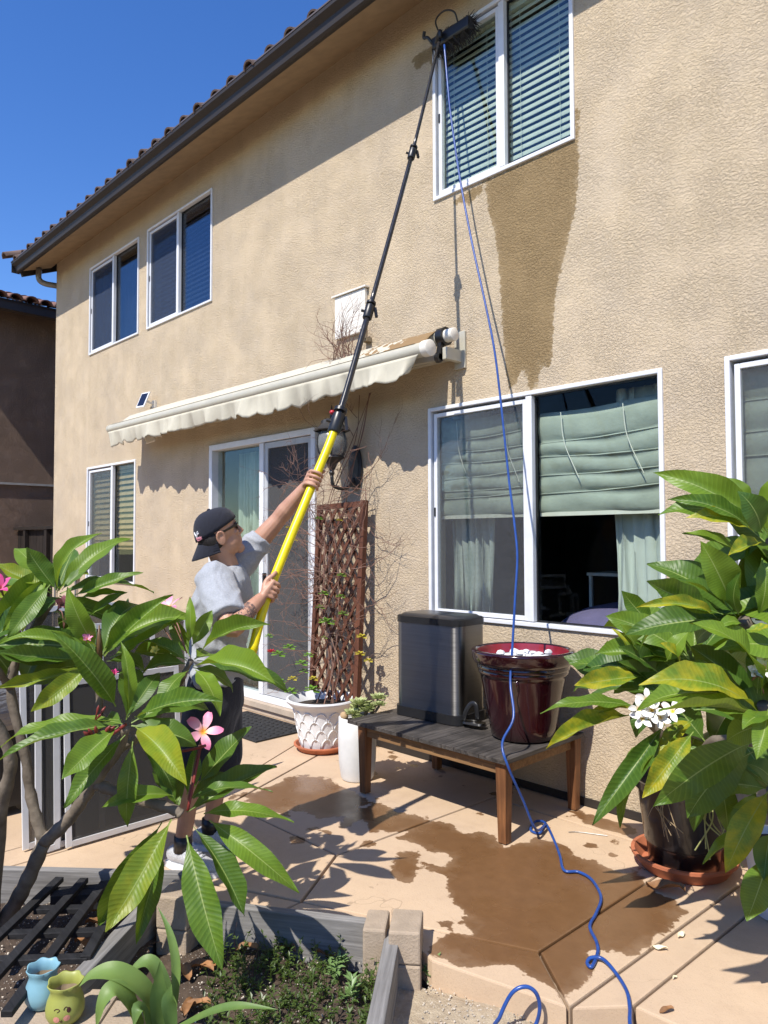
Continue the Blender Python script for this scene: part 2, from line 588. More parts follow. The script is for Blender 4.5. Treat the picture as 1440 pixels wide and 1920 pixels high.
# windows
def rect_frame(mb, x0, x1, z0, z1, w, y0, y1):
    mb.box((x0, y0, z0), (x0 + w, y1, z1))
    mb.box((x1 - w, y0, z0), (x1, y1, z1))
    mb.box((x0 + w, y0, z0), (x1 - w, y1, z0 + w))
    mb.box((x0 + w, y0, z1 - w), (x1 - w, y1, z1))
def window(key, label, glass, screen=True, fw=0.026, name='window', scr=None):
    x0, x1, z0, z1, mx = WIN[key]
    mb = MB()
    rect_frame(mb, x0 - 0.004, x1 + 0.004, z0 - 0.004, z1 + 0.004, fw, -0.016, 0.055)
    mw = 0.018 if fw < 0.024 else 0.022
    mb.box((mx - mw, -0.012, z0 + fw), (mx + mw, 0.05, z1 - fw))
    w = mk(name, mb, M_WHITE, house, bevel=0.004)
    w['label'] = label
    sm = MB()
    rect_frame(sm, x0 + fw + 0.012, mx - mw - 0.002, z0 + fw + 0.002, z1 - fw - 0.012, 0.028, 0.0, 0.035)
    mk('sash', sm, M_WHITE, w, bevel=0.003)
    lat = MB().box((x0 + fw + 0.016, -0.006, (z0 + z1) / 2 - 0.03), (x0 + fw + 0.028, 0.0, (z0 + z1) / 2 + 0.03))
    mk('latch', lat, M_BLACK, w)
    mk('pane', MB().box((x0 + fw + 0.038, 0.02, z0 + fw + 0.028), (mx - mw - 0.028, 0.026, z1 - fw - 0.038)), glass, w)
    mk('pane', MB().box((mx + mw, 0.03, z0 + fw), (x1 - fw, 0.036, z1 - fw)), glass, w)
    gk = MB()
    rect_frame(gk, mx + mw, x1 - fw, z0 + fw, z1 - fw, 0.008, 0.024, 0.04)
    mk('gasket', gk, M_BLACK, w)
    if screen:
        mk('screen', MB().box((x0 + fw + 0.038, 0.006, z0 + fw + 0.028), (mx - mw - 0.028, 0.0075, z1 - fw - 0.038)), scr or M_SCREEN, w)
    return w
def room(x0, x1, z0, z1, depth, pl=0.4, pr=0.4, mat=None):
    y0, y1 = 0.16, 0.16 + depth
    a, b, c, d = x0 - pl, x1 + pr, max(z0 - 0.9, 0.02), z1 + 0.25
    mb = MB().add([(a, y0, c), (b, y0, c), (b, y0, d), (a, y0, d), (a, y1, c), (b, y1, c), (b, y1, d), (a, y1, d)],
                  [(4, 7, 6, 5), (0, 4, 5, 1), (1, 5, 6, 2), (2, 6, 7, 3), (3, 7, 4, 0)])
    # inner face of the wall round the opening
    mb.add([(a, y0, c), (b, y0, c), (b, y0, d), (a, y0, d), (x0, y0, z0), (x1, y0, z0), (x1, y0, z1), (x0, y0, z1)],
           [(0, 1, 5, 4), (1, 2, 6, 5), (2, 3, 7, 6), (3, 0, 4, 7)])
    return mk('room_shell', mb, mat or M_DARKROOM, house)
window('A', 'wide white sliding window above the low wooden table', M_GLASS)
window('U', 'upper right window being washed with the brush', M_GLASS, False, 0.026)
window('W2', 'right one of the two upper left windows', M_GLASS_UP, fw=0.022, scr=M_SCREEN_UP)
window('W1', 'left one of the two upper left windows', M_GLASS_UP, fw=0.022, scr=M_SCREEN_UP)
window('LW', 'small ground floor window at the far left', M_GLASS)
window('R', 'window at the right edge behind the plumeria', M_GLASS)
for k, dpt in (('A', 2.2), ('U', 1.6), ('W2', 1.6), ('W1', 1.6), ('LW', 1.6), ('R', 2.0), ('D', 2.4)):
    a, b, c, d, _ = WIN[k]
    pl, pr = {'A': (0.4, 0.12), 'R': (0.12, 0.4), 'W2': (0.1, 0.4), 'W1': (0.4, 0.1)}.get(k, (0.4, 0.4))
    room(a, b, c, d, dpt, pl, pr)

# sliding door
x0, x1, z0, z1, mx = WIN['D']
mb = MB()
rect_frame(mb, x0 - 0.004, x1 + 0.004, z0 - 0.004, z1 + 0.004, 0.055, -0.02, 0.10)
mb.box((mx - 0.03, -0.012, z0 + 0.055), (mx + 0.035, 0.06, z1 - 0.055))
door = mk('sliding_door', mb, M_WHITE, house, bevel=0.004)
door['label'] = 'white framed sliding patio door with a grey screen panel'
mk('pane', MB().box((x0 + 0.055, 0.05, z0 + 0.055), (mx - 0.03, 0.056, z1 - 0.055)), M_GLASS, door)
mk('pane', MB().box((mx + 0.035, 0.07, z0 + 0.055), (x1 - 0.055, 0.076, z1 - 0.055)), M_GLASS, door)
sm = MB()
rect_frame(sm, mx + 0.036, x1 - 0.056, z0 + 0.058, z1 - 0.058, 0.05, 0.0, 0.03)
mk('screen_frame', sm, simple('grey_screen_frame', (0.42, 0.43, 0.44), 0.4), door)
mk('screen', MB().box((mx + 0.086, 0.014, z0 + 0.10), (x1 - 0.106, 0.0155, z1 - 0.108)), M_SCREEN_DOOR, door)
mk('handle', MB().box((mx + 0.05, -0.03, 1.05), (mx + 0.07, 0.0, 1.22)), M_BLACK, door)
mk('door_sill', MB().box((x0 - 0.01, -0.075, 0.055), (x1 + 0.01, 0.0, 0.10)).box((x0 - 0.01, -0.05, 0.004), (x1 + 0.01, 0.0, 0.055)), simple('sill_concrete', (0.42, 0.34, 0.26), 0.85), house)

# interior fittings seen through the glass
def blind(key, mat, z_bottom, pitchz, tilt, label, depth=0.045, y=0.085, full=True):
    a, b, c, d, _ = WIN[key]
    t = thing('window_blind', ((a + b) / 2, y, d), label, 'blind')
    mk('headrail', MB().box((a + 0.03, y - 0.025, d - 0.07), (b - 0.03, y + 0.025, d - 0.02)), mat, t)
    sl = MB()
    n = 6
    top = [(a + 0.04, -depth / 2 + depth * k / n, 0.006 * sin(pi * k / n)) for k in range(n + 1)]
    bot = [(p[0], p[1], p[2] - 0.003) for p in reversed(top)]
    ring = top + bot
    sl.rings([[(p[0] - (a + b) / 2, p[1], p[2]) for p in ring], [(-p[0] + (a + b) / 2, p[1], p[2]) for p in ring]], True)
    me = sl.mesh('slat')
    me.materials.append(mat)
    z = d - 0.09
    while z > z_bottom:
        o = link('slat', me, None, t)
        o.matrix_basis = Matrix.Translation(((a + b) / 2, y, z)) @ Matrix.Rotation(radians(tilt + random.uniform(-2, 2)), 4, 'X') @ Matrix.Rotation(random.uniform(-.004, .004), 4, 'Y')
        z -= pitchz
    mk('bottom_rail', MB().box((a + 0.04, y - 0.02, z - 0.005), (b - 0.04, y + 0.02, z + 0.014)), mat, t)
    for fx in (0.12, 0.38, 0.62, 0.88):
        xx = a + (b - a) * fx
        mk('cord', MB().tube([(xx, y - 0.026, d - 0.05), (xx, y - 0.026, z)], 0.0016, 4), mat, t)
    return t
blind('U', M_BLIND, 3.90, 0.047, 63, 'pale slatted blind behind the upper right window being washed')
blind('W2', simple('blue_grey_slat', (0.30, 0.32, 0.36), 0.6), 3.92, 0.05, 58, 'grey slatted blind behind the upper window nearest the eave shadow step')  # slats in one even blue-grey
blind('LW', M_WOODBLIND, 1.46, 0.066, 55, 'tan wooden slat blind in the small far left window', 0.06)

def curtain(x0, x1, z0, z1, y, mat, label, waves=7, amp=0.03):
    mb = MB()
    nx = waves * 8
    nz = 6
    for k in range(nz + 1):
        zz = z0 + (z1 - z0) * k / nz
        for i in range(nx + 1):
            u = i / nx
            a = amp * (0.6 + 0.4 * sin(3.1 * u * waves * 0.5 + 1)) * (1.1 - 0.3 * k / nz)
            mb.v.append(Vector((x0 + (x1 - x0) * u + 0.012 * sin(k * 1.3 + i), y + a * sin(2 * pi * waves * u + 0.3 * k * 0.3), zz)))
    for k in range(nz):
        for i in range(nx):
            o = k * (nx + 1) + i
            mb.f.append((o, o + 1, o + nx + 2, o + nx + 1))
    o = mk('curtain', mb, mat, None, True)
    sd = o.modifiers.new('solid', 'SOLIDIFY')
    sd.thickness = 0.003
    return tag(o, label, 'curtain')
curtain(-3.36, -3.0, 0.95, 2.38, 0.21, M_CURTAIN, 'white curtain at the left side of the wide window above the table', 6)
curtain(-2.10, -1.66, 0.95, 2.38, 0.19, M_CURTAIN, 'white curtain at the right side of the wide window above the table', 6)
curtain(-6.16, -5.72, 0.14, 2.36, 0.26, M_CURTAIN_G, 'pale green curtain behind the glass of the patio door', 7)
curtain(-9.12, -7.87, 3.84, 4.92, 0.13, simple('grey_sheer', (0.20, 0.205, 0.225), 0.9), 'grey sheer curtain behind the leftmost upper window', 14, 0.02)

def roman_shade(x0, x1, z_top, z_bot, y, label, seed):
    rnd = random.Random(seed)
    t = thing('roman_shade', ((x0 + x1) / 2, y, z_top), label, 'shade')
    mb = MB()
    nx = 26
    zs = []
    z = z_top
    rows = []
    folds = []
    while z > z_bot + 0.16:
        folds.append(z)
        z -= rnd.uniform(0.11, 0.22) if z > z_bot + 0.55 else rnd.uniform(0.05, 0.12)
    folds.append(z_bot + 0.13)
    tilts = [rnd.uniform(-0.008, 0.014) for _ in folds]
    prof = []
    for i, zf in enumerate(folds):
        zn = folds[i + 1] if i + 1 < len(folds) else z_bot
        tn = tilts[i + 1] if i + 1 < len(folds) else 0
        for s in (0.0, 0.25, 0.5, 0.75, 0.93):
            bulge = -0.024 * sin(pi * s) ** 0.8 * min(1, (zf - zn) / 0.1)
            prof.append((zf + (zn - zf) * s, bulge, tilts[i] + (tn - tilts[i]) * s))
    prof.append((z_bot, 0, 0))
    for (zz, yy, ti) in prof:
        for i in range(nx + 1):
            u = i / nx
            sag = -0.012 * sin(pi * u * 2 + zz * 5) - 0.01 * sin(pi * u)
            mb.v.append(Vector((x0 + (x1 - x0) * u, y + yy * (0.8 + 0.3 * sin(u * 7 + zz * 9)), zz + ti * (u - 0.5) * 2 + (sag if 0 > yy else sag * 0.4))))
    for k in range(len(prof) - 1):
        for i in range(nx):
            o = k * (nx + 1) + i
            mb.f.append((o, o + 1, o + nx + 2, o + nx + 1))
    c = mk('cloth', mb, M_SHADE, t, True)
    sd = c.modifiers.new('solid', 'SOLIDIFY')
    sd.thickness = 0.004
    for i, zf in enumerate(folds[1:]):
        ti = tilts[i + 1]
        mk('rod', MB().tube([(x0, y - 0.012, zf - ti), ((x0 + x1) / 2, y - 0.012, zf - 0.010), (x1, y - 0.012, zf + ti)], 0.0042, 6), M_SHADE_ROD, t, True)
    mk('bottom_bar', MB().box((x0, y - 0.012, z_bot - 0.02), (x1, y + 0.004, z_bot + 0.004)), M_WHITE2, t)
    for fx in (0.22, 0.72):
        xx = x0 + (x1 - x0) * fx
        mk('cord', MB().tube(spline([(xx, y - 0.05, z_top - 0.02), (xx + 0.03, y - 0.06, (z_top + z_bot) / 2 + 0.1), (xx + 0.12, y - 0.055, z_bot + 0.2)], 5), 0.003, 5), M_WHITE2, t)
    return t
roman_shade(-3.355, -2.575, 2.33, 1.67, 0.10, 'left grey-green roman shade with loose folds in the wide window', 3)
roman_shade(-2.548, -1.75, 2.29, 1.67, 0.10, 'right grey-green roman shade with tilted folds and cords in the wide window', 5)
roman_shade(-1.36, 0.2, 2.36, 1.0, 0.10, 'grey-green roman shade in the window at the right edge', 9)
tag(mk('bed', MB().ellipsoid((-2.25, 0.75, 0.86), (0.55, 0.5, 0.24), None, 20, 10).box((-2.8, 0.35, 0.3), (-1.72, 1.3, 0.85)), M_LAV, None, True), 'lavender bedding seen low inside the wide window', 'bed')
tb = thing('side_table', (-2.25, 0.9, 0.1), 'white metal table frame standing inside the wide window', 'table')
mk('tabletop', MB().box((-2.62, 0.75, 1.26), (-1.98, 1.05, 1.28)), M_WHITE2, tb)
for xx in (-2.6, -2.0):
    mk('leg', MB().box((xx - .01, 0.76, 0.1), (xx + .01, 0.78, 1.26)), M_WHITE2, tb)
# ------------------------------------------------------------------ neighbour house and fence
XN = -13.0
nb = thing('neighbour_house', (XN, 1, 0), 'dark brown stucco house with red clay roof tiles at far left', 'house')
mk('wall', MB().box((XN - 3, -0.9, 0), (XN, 9, 5.33)), M_BROWN_STUCCO, nb)
mk('trim_band', MB().box((XN, -0.9, 2.44), (XN + 0.03, 9, 2.475)), simple('pale_trim', (0.30, 0.29, 0.27), 0.7), nb)
mk('soffit', MB().box((XN - 0.2, -1.15, 5.33), (XN + 0.42, 9.3, 5.36)), simple('dark_soffit', (0.05, 0.04, 0.035), 0.9), nb)
mk('fascia', MB().box((XN + 0.42, -1.15, 5.24), (XN + 0.46, 9.3, 5.40)), M_GUTTER, nb)
p2 = math.atan2(0.30, 1)
nroof = mk('roof', MB().add([(XN + 0.48, -1.2, 5.40), (XN + 0.48, 9.3, 5.40), (XN - 3.5, 9.3, 6.6), (XN - 3.5, -1.2, 6.6), (XN + 0.48, -1.2, 5.37), (XN + 0.48, 9.3, 5.37), (XN - 3.5, 9.3, 6.57), (XN - 3.5, -1.2, 6.57)],
                            [(0, 1, 2, 3), (7, 6, 5, 4), (0, 3, 7, 4)]), M_TILE2, nb)
T2 = barrel_tile(0.44, 0.105, 0.09)
T2.materials.append(M_TILE2)
for p in T2.polygons:
    p.use_smooth = len(p.vertices) == 4
for i in range(12):
    for row in range(7):
        o = link('tile', T2, None, nroof)
        y = -0.55 + i * 0.235
        xx = XN + 0.53 - row * 0.36
        z = 5.41 + (XN + 0.48 - xx) * 0.30 + 0.02
        o.matrix_basis = Matrix.Translation((xx + random.uniform(-.02, .02), y, z)) @ Matrix.Rotation(radians(90), 4, 'Z') @ Matrix.Rotation(p2 + random.uniform(-.03, .03), 4, 'X')

def mat_wood(name, base, dark, axis='X', rough=0.8, scale=1.0, streak=0.6):
    t = NT(name)
    b = t.bsdf(Roughness=rough)
    b.inputs['Specular IOR Level'].default_value = 0.3
    sc = {'X': (1.2, 26, 26), 'Y': (26, 1.2, 26), 'Z': (26, 26, 1.2)}[axis]
    v = t.coord('Object', tuple(k * scale for k in sc))
    g = t.noise(v, 2.0, 5, 0.65, 0.4)
    v2 = t.coord('Object')
    blot = t.noise(v2, 5, 4)
    c = t.ramp(g, [(0.28, dark), (0.5, tuple((a + q) / 2 for a, q in zip(base, dark))), (0.72, base)])
    c = t.mix(t.math('MULTIPLY', t.ramp(blot, [(0.45, (0, 0, 0)), (0.7, (1, 1, 1))]), streak), c, dark)
    t.l(c, b.inputs['Base Color'])
    t.bump(g, b, 0.6, 0.004)
    return t.m
M_GREYWOOD = mat_wood('weathered_grey_wood', (0.30, 0.29, 0.28), (0.12, 0.115, 0.11), 'X', streak=0.3)
M_GREYWOOD_Y = mat_wood('weathered_grey_wood_2', (0.30, 0.275, 0.25), (0.11, 0.10, 0.09), 'Y', streak=0.3)
M_FENCE = mat_wood('dark_fence_wood', (0.030, 0.020, 0.014), (0.008, 0.006, 0.005), 'Z')
M_BLACKSLAT = mat_wood('black_painted_wood', (0.030, 0.030, 0.032), (0.010, 0.010, 0.011), 'X', 0.65)
M_REDWOOD = mat_wood('red_brown_wood', (0.165, 0.062, 0.034), (0.065, 0.026, 0.015), 'Z', 0.7, streak=0.4)
M_TABLELEG = mat_wood('oiled_brown_wood', (0.30, 0.130, 0.050), (0.085, 0.036, 0.017), 'Z', 0.5, streak=0.5)
M_TABLETOP = mat_wood('weathered_dark_tabletop', (0.125, 0.110, 0.098), (0.018, 0.016, 0.015), 'Y', 0.55, streak=0.9)
M_APRON = mat_wood('worn_tan_wood', (0.33, 0.19, 0.085), (0.14, 0.075, 0.035), 'X', 0.6, streak=0.3)

fence = thing('wood_fence', (-11.7, 0.4, 0), 'dark brown board fence between the two houses', 'fence')
x = XN + 0.02
while x < XL - 0.03:
    mk('board', MB().box((x, 0.39 + random.uniform(0, .006), 0.02), (x + 0.135, 0.412, 1.68 + random.uniform(-.004, .004))), M_FENCE, fence)
    x += 0.142
mk('post', MB().box((-11.62, 0.33, 0.02), (-11.52, 0.386, 1.70)), M_FENCE, fence)
mk('post', MB().box((-12.55, 0.33, 0.02), (-12.45, 0.386, 1.70)), M_FENCE, fence)
mk('cap_rail', MB().box((XN + 0.01, 0.32, 1.685), (XL - 0.02, 0.43, 1.73)), M_FENCE, fence)

# ------------------------------------------------------------------ things on the wall
# awning
aw = thing('awning', (-5.4, 0, 2.7), 'cream retractable awning with wavy hem above the patio door', 'awning')
AX0, AX1, AY, AZ = -7.74, -3.075, -0.345, 2.722
mk('front_bar', MB().tube([(AX0, AY, AZ), (AX1 - 0.03, AY, AZ)], 0.047, 20), M_CREAM_BAR, aw, auto=50)
mk('end_cap', MB().tube([(AX1 - 0.035, AY, AZ), (AX1 + 0.015, AY, AZ), (AX1 + 0.02, AY, AZ)], [0.053, 0.053, 0.046], 24), M_WHITE2, aw, auto=40)
mk('end_cap', MB().tube([(AX0 - 0.015, AY, AZ), (AX0 + 0.01, AY, AZ)], 0.05, 24), M_CREAM_BAR, aw, auto=40)
RY, RZ = -0.135, 2.845
mk('roller', MB().tube([(AX0 + 0.05, RY, RZ), (AX1 - 0.09, RY, RZ)], 0.05, 16), M_CREAM, aw, True)
mk('roller_cap', MB().tube([(AX1 - 0.03, RY, RZ), (AX1 + 0.035, RY, RZ), (AX1 + 0.04, RY, RZ)], [0.043, 0.043, 0.036], 20), M_WHITE2, aw, auto=40)
mk('gear_box', MB().tube([(AX1 - 0.085, RY, RZ), (AX1 - 0.03, RY, RZ)], 0.062, 14).beam((AX1 - 0.06, RY - 0.02, RZ - 0.03), (AX1 - 0.06, RY - 0.05, RZ - 0.16), 0.03, 0.035, (0, 1, 0)).tube([(AX1 - .075, RY - .05, RZ - .15), (AX1 - .045, RY - .05, RZ - .15)], .03, 10), M_BLACK, aw, auto=40)
# cloth from the roller to the bar
mb = MB()
nx = 90
prof = [(RY + 0.045, RZ + 0.02), (RY + 0.01, RZ + 0.054), (RY - 0.03, RZ + 0.045), (RY - 0.09, RZ + 0.0), (AY + 0.06, AZ + 0.062), (AY + 0.01, AZ + 0.05), (AY - 0.03, AZ + 0.04)]
for i in range(nx + 1):
    xx = AX0 + 0.06 + (AX1 - 0.10 - AX0 - 0.06) * i / nx
    for j, (y, z) in enumerate(prof):
        mb.v.append(Vector((xx, y, z - 0.018 * (sin(xx * 2.1) * 0.5 + 0.5) * (1 if 1 < j < 5 else 0))))
for i in range(nx):
    for j in range(len(prof) - 1):
        o = i * len(prof) + j
        mb.f.append((o, o + len(prof), o + len(prof) + 1, o + 1))
t = NT('awning_cloth_wet')
b = t.bsdf(Roughness=0.85)
v = t.coord('Object')
sx = t.n('SeparateXYZ')
t.l(v, sx.inputs[0])
w = t.math('MULTIPLY', t.math('ADD', t.math('ADD', sx.outputs[0], 3.75), t.math('MULTIPLY_ADD', t.noise(v, 18, 4), 1.7, -0.95)), 30, None, True)
w = t.math('MULTIPLY', w, t.math('LESS_THAN', sx.outputs[1], 5))
t.l(t.mix(w, (0.50, 0.46, 0.37), (0.23, 0.145, 0.065)), b.inputs['Base Color'])
c = mk('cover_cloth', mb, t.m, aw, True)
c.modifiers.new('solid', 'SOLIDIFY').thickness = 0.003
# valance with scalloped hem
mb = MB()
nx, nz = 330, 8
for i in range(nx + 1):
    u = i / nx
    xx = AX0 + 0.0 + (AX1 - 0.06 - AX0) * u
    ph = xx * pi / 0.205 + 0.5 * sin(xx * 1.9)
    sc = abs(sin(ph))
    h = 0.130 + (0.030 + 0.014 * sin(xx * 2.3)) * sc ** 0.65 + 0.009 * sin(xx * 3.7)
    for k in range(nz + 1):
        s = k / nz
        fold = 0.022 * sin(xx * 11.3 + sin(xx * 2.7)) * s + 0.016 * sin(xx * 26 + 2 * sin(xx * 3.1)) * s + 0.008 * sin(xx * 61 + 3 * sin(xx * 5)) * s + 0.02 * s * s * sin(xx * 4.1)
        endpull = -0.10 * max(0, (u - 0.975) / 0.025) * s + 0.06 * max(0, (0.02 - u) / 0.02) * s
        lift = 0.07 * max(0, (u - 0.96) / 0.04) * s
        mb.v.append(Vector((xx + endpull - 0.015 * sin(xx * 7) * s, AY - 0.035 + 0.01 * s + fold, AZ - 0.035 - h * s + lift)))
for i in range(nx):
    for k in range(nz):
        o = i * (nz + 1) + k
        mb.f.append((o, o + 1, o + nz + 2, o + nz + 1))
c = mk('valance', mb, M_CREAM, aw, True)
c.modifiers.new('solid', 'SOLIDIFY').thickness = 0.003
mk('wall_bar', MB().box((AX0 + 0.1, -0.05, RZ - 0.13), (AX1 - 0.02, -0.004, RZ - 0.09)), M_CREAM_BAR, aw)
for bx in (AX0 + 0.12, -6.1, -4.55, AX1 - 0.02):
    mk('bracket', MB().box((bx - 0.02, -0.17, RZ - 0.16), (bx + 0.02, -0.003, RZ - 0.08)).box((bx - 0.045, -0.02, RZ - 0.2), (bx + 0.045, -0.002, RZ + 0.05)), M_CREAM_BAR, aw, bevel=0.004)
mk('folding_arm', MB().beam((AX1 - 0.12, -0.12, RZ - 0.12), (AX1 - 1.3, AY + 0.06, RZ - 0.13), 0.04, 0.05).beam((AX1 - 1.3, AY + 0.06, RZ - 0.13), (AX1 - 0.25, AY + 0.03, AZ - 0.02), 0.035, 0.04), M_CREAM_BAR, aw)

# access panel
ap = thing('access_panel', (-4.19, 0, 3.1), 'white square access panel on the wall above the awning', 'panel')
mk('door', MB().box((-4.36, -0.03, 3.09), (-4.01, -0.002, 3.42)), M_WHITE2, ap, bevel=0.004)
mk('rain_lip', MB().box((-4.385, -0.045, 3.425), (-3.99, -0.002, 3.437)), M_WHITE2, ap)
mk('stub_pipe', MB().tube([(-3.99, -0.06, 3.02), (-3.99, -0.06, 3.09)], 0.03, 12).box((-4.02, -0.06, 3.0), (-3.96, -0.002, 3.03)), simple('weathered_box', (0.28, 0.22, 0.14), 0.8), ap)

# solar panel and cameras
so = thing('solar_panel', (-7.45, 0, 3.02), 'small white framed solar panel tilted on an arm above the awning', 'solar panel')
M = Matrix.Translation((-7.43, -0.135, 3.03)) @ Matrix.Rotation(radians(10), 4, 'Z') @ Matrix.Rotation(radians(-24), 4, 'X')
mk('panel_frame', MB().box((-0.07, 0, -0.095), (0.07, 0.014, 0.095), M), M_WHITE, so, bevel=0.003)
mk('solar_cells', MB().box((-0.055, -0.002, -0.078), (0.055, 0.0, 0.078), M), simple('solar_cell', (0.012, 0.014, 0.03), 0.15), so)
mk('arm', MB().tube([(-7.43, -0.12, 3.03), (-7.40, -0.06, 3.0), (-7.40, -0.002, 2.99)], 0.011, 8).box((-7.43, -0.03, 2.95), (-7.37, -0.002, 3.03)), M_WHITE2, so)
ca = thing('security_camera', (-7.28, 0, 2.58), 'small white security camera hanging under the left end of the awning', 'camera')
M = Matrix.Translation((-7.27, -0.13, 2.585)) @ Matrix.Rotation(radians(-25), 4, 'Z') @ Matrix.Rotation(radians(20), 4, 'X')
mk('body', MB().box((-0.04, -0.05, -0.035), (0.04, 0.05, 0.035), M), M_WHITE2, ca, bevel=0.008)
mk('lens', MB().box((-0.028, -0.053, -0.022), (0.028, -0.0505, 0.022), M), M_BLACK, ca)
mk('arm', MB().tube([(-7.27, -0.1, 2.60), (-7.25, -0.05, 2.63), (-7.25, -0.002, 2.63)], 0.012, 8), M_WHITE2, ca)
for (px, za, zb, lab) in ((-10.16, 0.84, 1.13, 'grey electrical box on the wall at the house corner'), (-9.46, 0.92, 1.15, 'grey electrical box on the wall under the small window')):
    e = thing('electrical_box', (px, 0, za), lab, 'box')
    mk('cover', MB().box((px - 0.07, -0.06, za + 0.1), (px + 0.07, -0.002, zb)), M_GREY_METAL, e, bevel=0.006)
    mk('conduit', MB().tube([(px, -0.03, 0.0), (px, -0.03, za + 0.1)], 0.014, 8), M_GREY_METAL, e)

# lantern
LX, LY = -4.155, -0.235
lan = thing('wall_lantern', (LX, 0, 2.1), 'dark metal wall lantern with grey glass beside the patio door', 'lamp')
M_LAN = simple('lantern_black', (0.022, 0.021, 0.021), 0.45)
mk('back_plate', MB().lathe([(0.02, 0.0), (0.06, 0.003), (0.075, 0.01), (0.075, 0.02), (0.05, 0.03)], (0, 0, 0), 24, True), M_LAN, lan)
bp = lan.children[-1] if lan.children else None
o = bpy.data.objects['back_plate']
o.matrix_basis = Matrix.Translation((LX + 0.02, -0.003, 2.06)) @ Matrix.Rotation(radians(90), 4, 'X') @ Matrix.Diagonal((1.0, 2.3, 1, 1))
mk('arm', MB().tube(spline([(LX + 0.02, -0.02, 1.98), (LX + 0.015, -0.10, 1.90), (LX, LY + 0.02, 1.91), (LX, LY, 1.99)], 5), 0.013, 8), M_LAN, lan, True)
mk('roof_cap', MB().lathe([(0.132, 2.318), (0.138, 2.326), (0.115, 2.345), (0.085, 2.375), (0.08, 2.40), (0.05, 2.412), (0.015, 2.42), (0.013, 2.455), (0.02, 2.463), (0.008, 2.485), (0.002, 2.52)], (LX, LY, 0), 8), M_LAN, lan)
def mat_lampglass():
    t = NT('seeded_grey_glass')
    b = t.bsdf(Roughness=0.15)
    b.inputs['Base Color'].default_value = (0.24, 0.25, 0.24, 1)
    b.inputs['Alpha'].default_value = 0.6
    t.bump(t.noise(t.coord('Object'), 60, 2), b, 0.3, 0.004)
    return t.m
mk('glass', MB().lathe([(0.085, 2.135), (0.105, 2.16), (0.118, 2.21), (0.116, 2.26), (0.10, 2.305), (0.088, 2.318)], (LX, LY, 0), 24), mat_lampglass(), lan, True)
for k in range(6):
    a = 2 * pi * k / 6 + 0.3
    pr = [(0.089, 2.13), (0.109, 2.16), (0.122, 2.21), (0.120, 2.26), (0.104, 2.305), (0.092, 2.32)]
    mk('glass_bar', MB().tube([(LX + cos(a) * r, LY + sin(a) * r, z) for r, z in pr], 0.005, 5), M_LAN, lan)
mk('bottom_cup', MB().lathe([(0.09, 2.135), (0.095, 2.12), (0.07, 2.10), (0.04, 2.08), (0.03, 2.05), (0.015, 2.03), (0.022, 2.01), (0.012, 1.985), (0.004, 1.96)], (LX, LY, 0), 16), M_LAN, lan, auto=40)

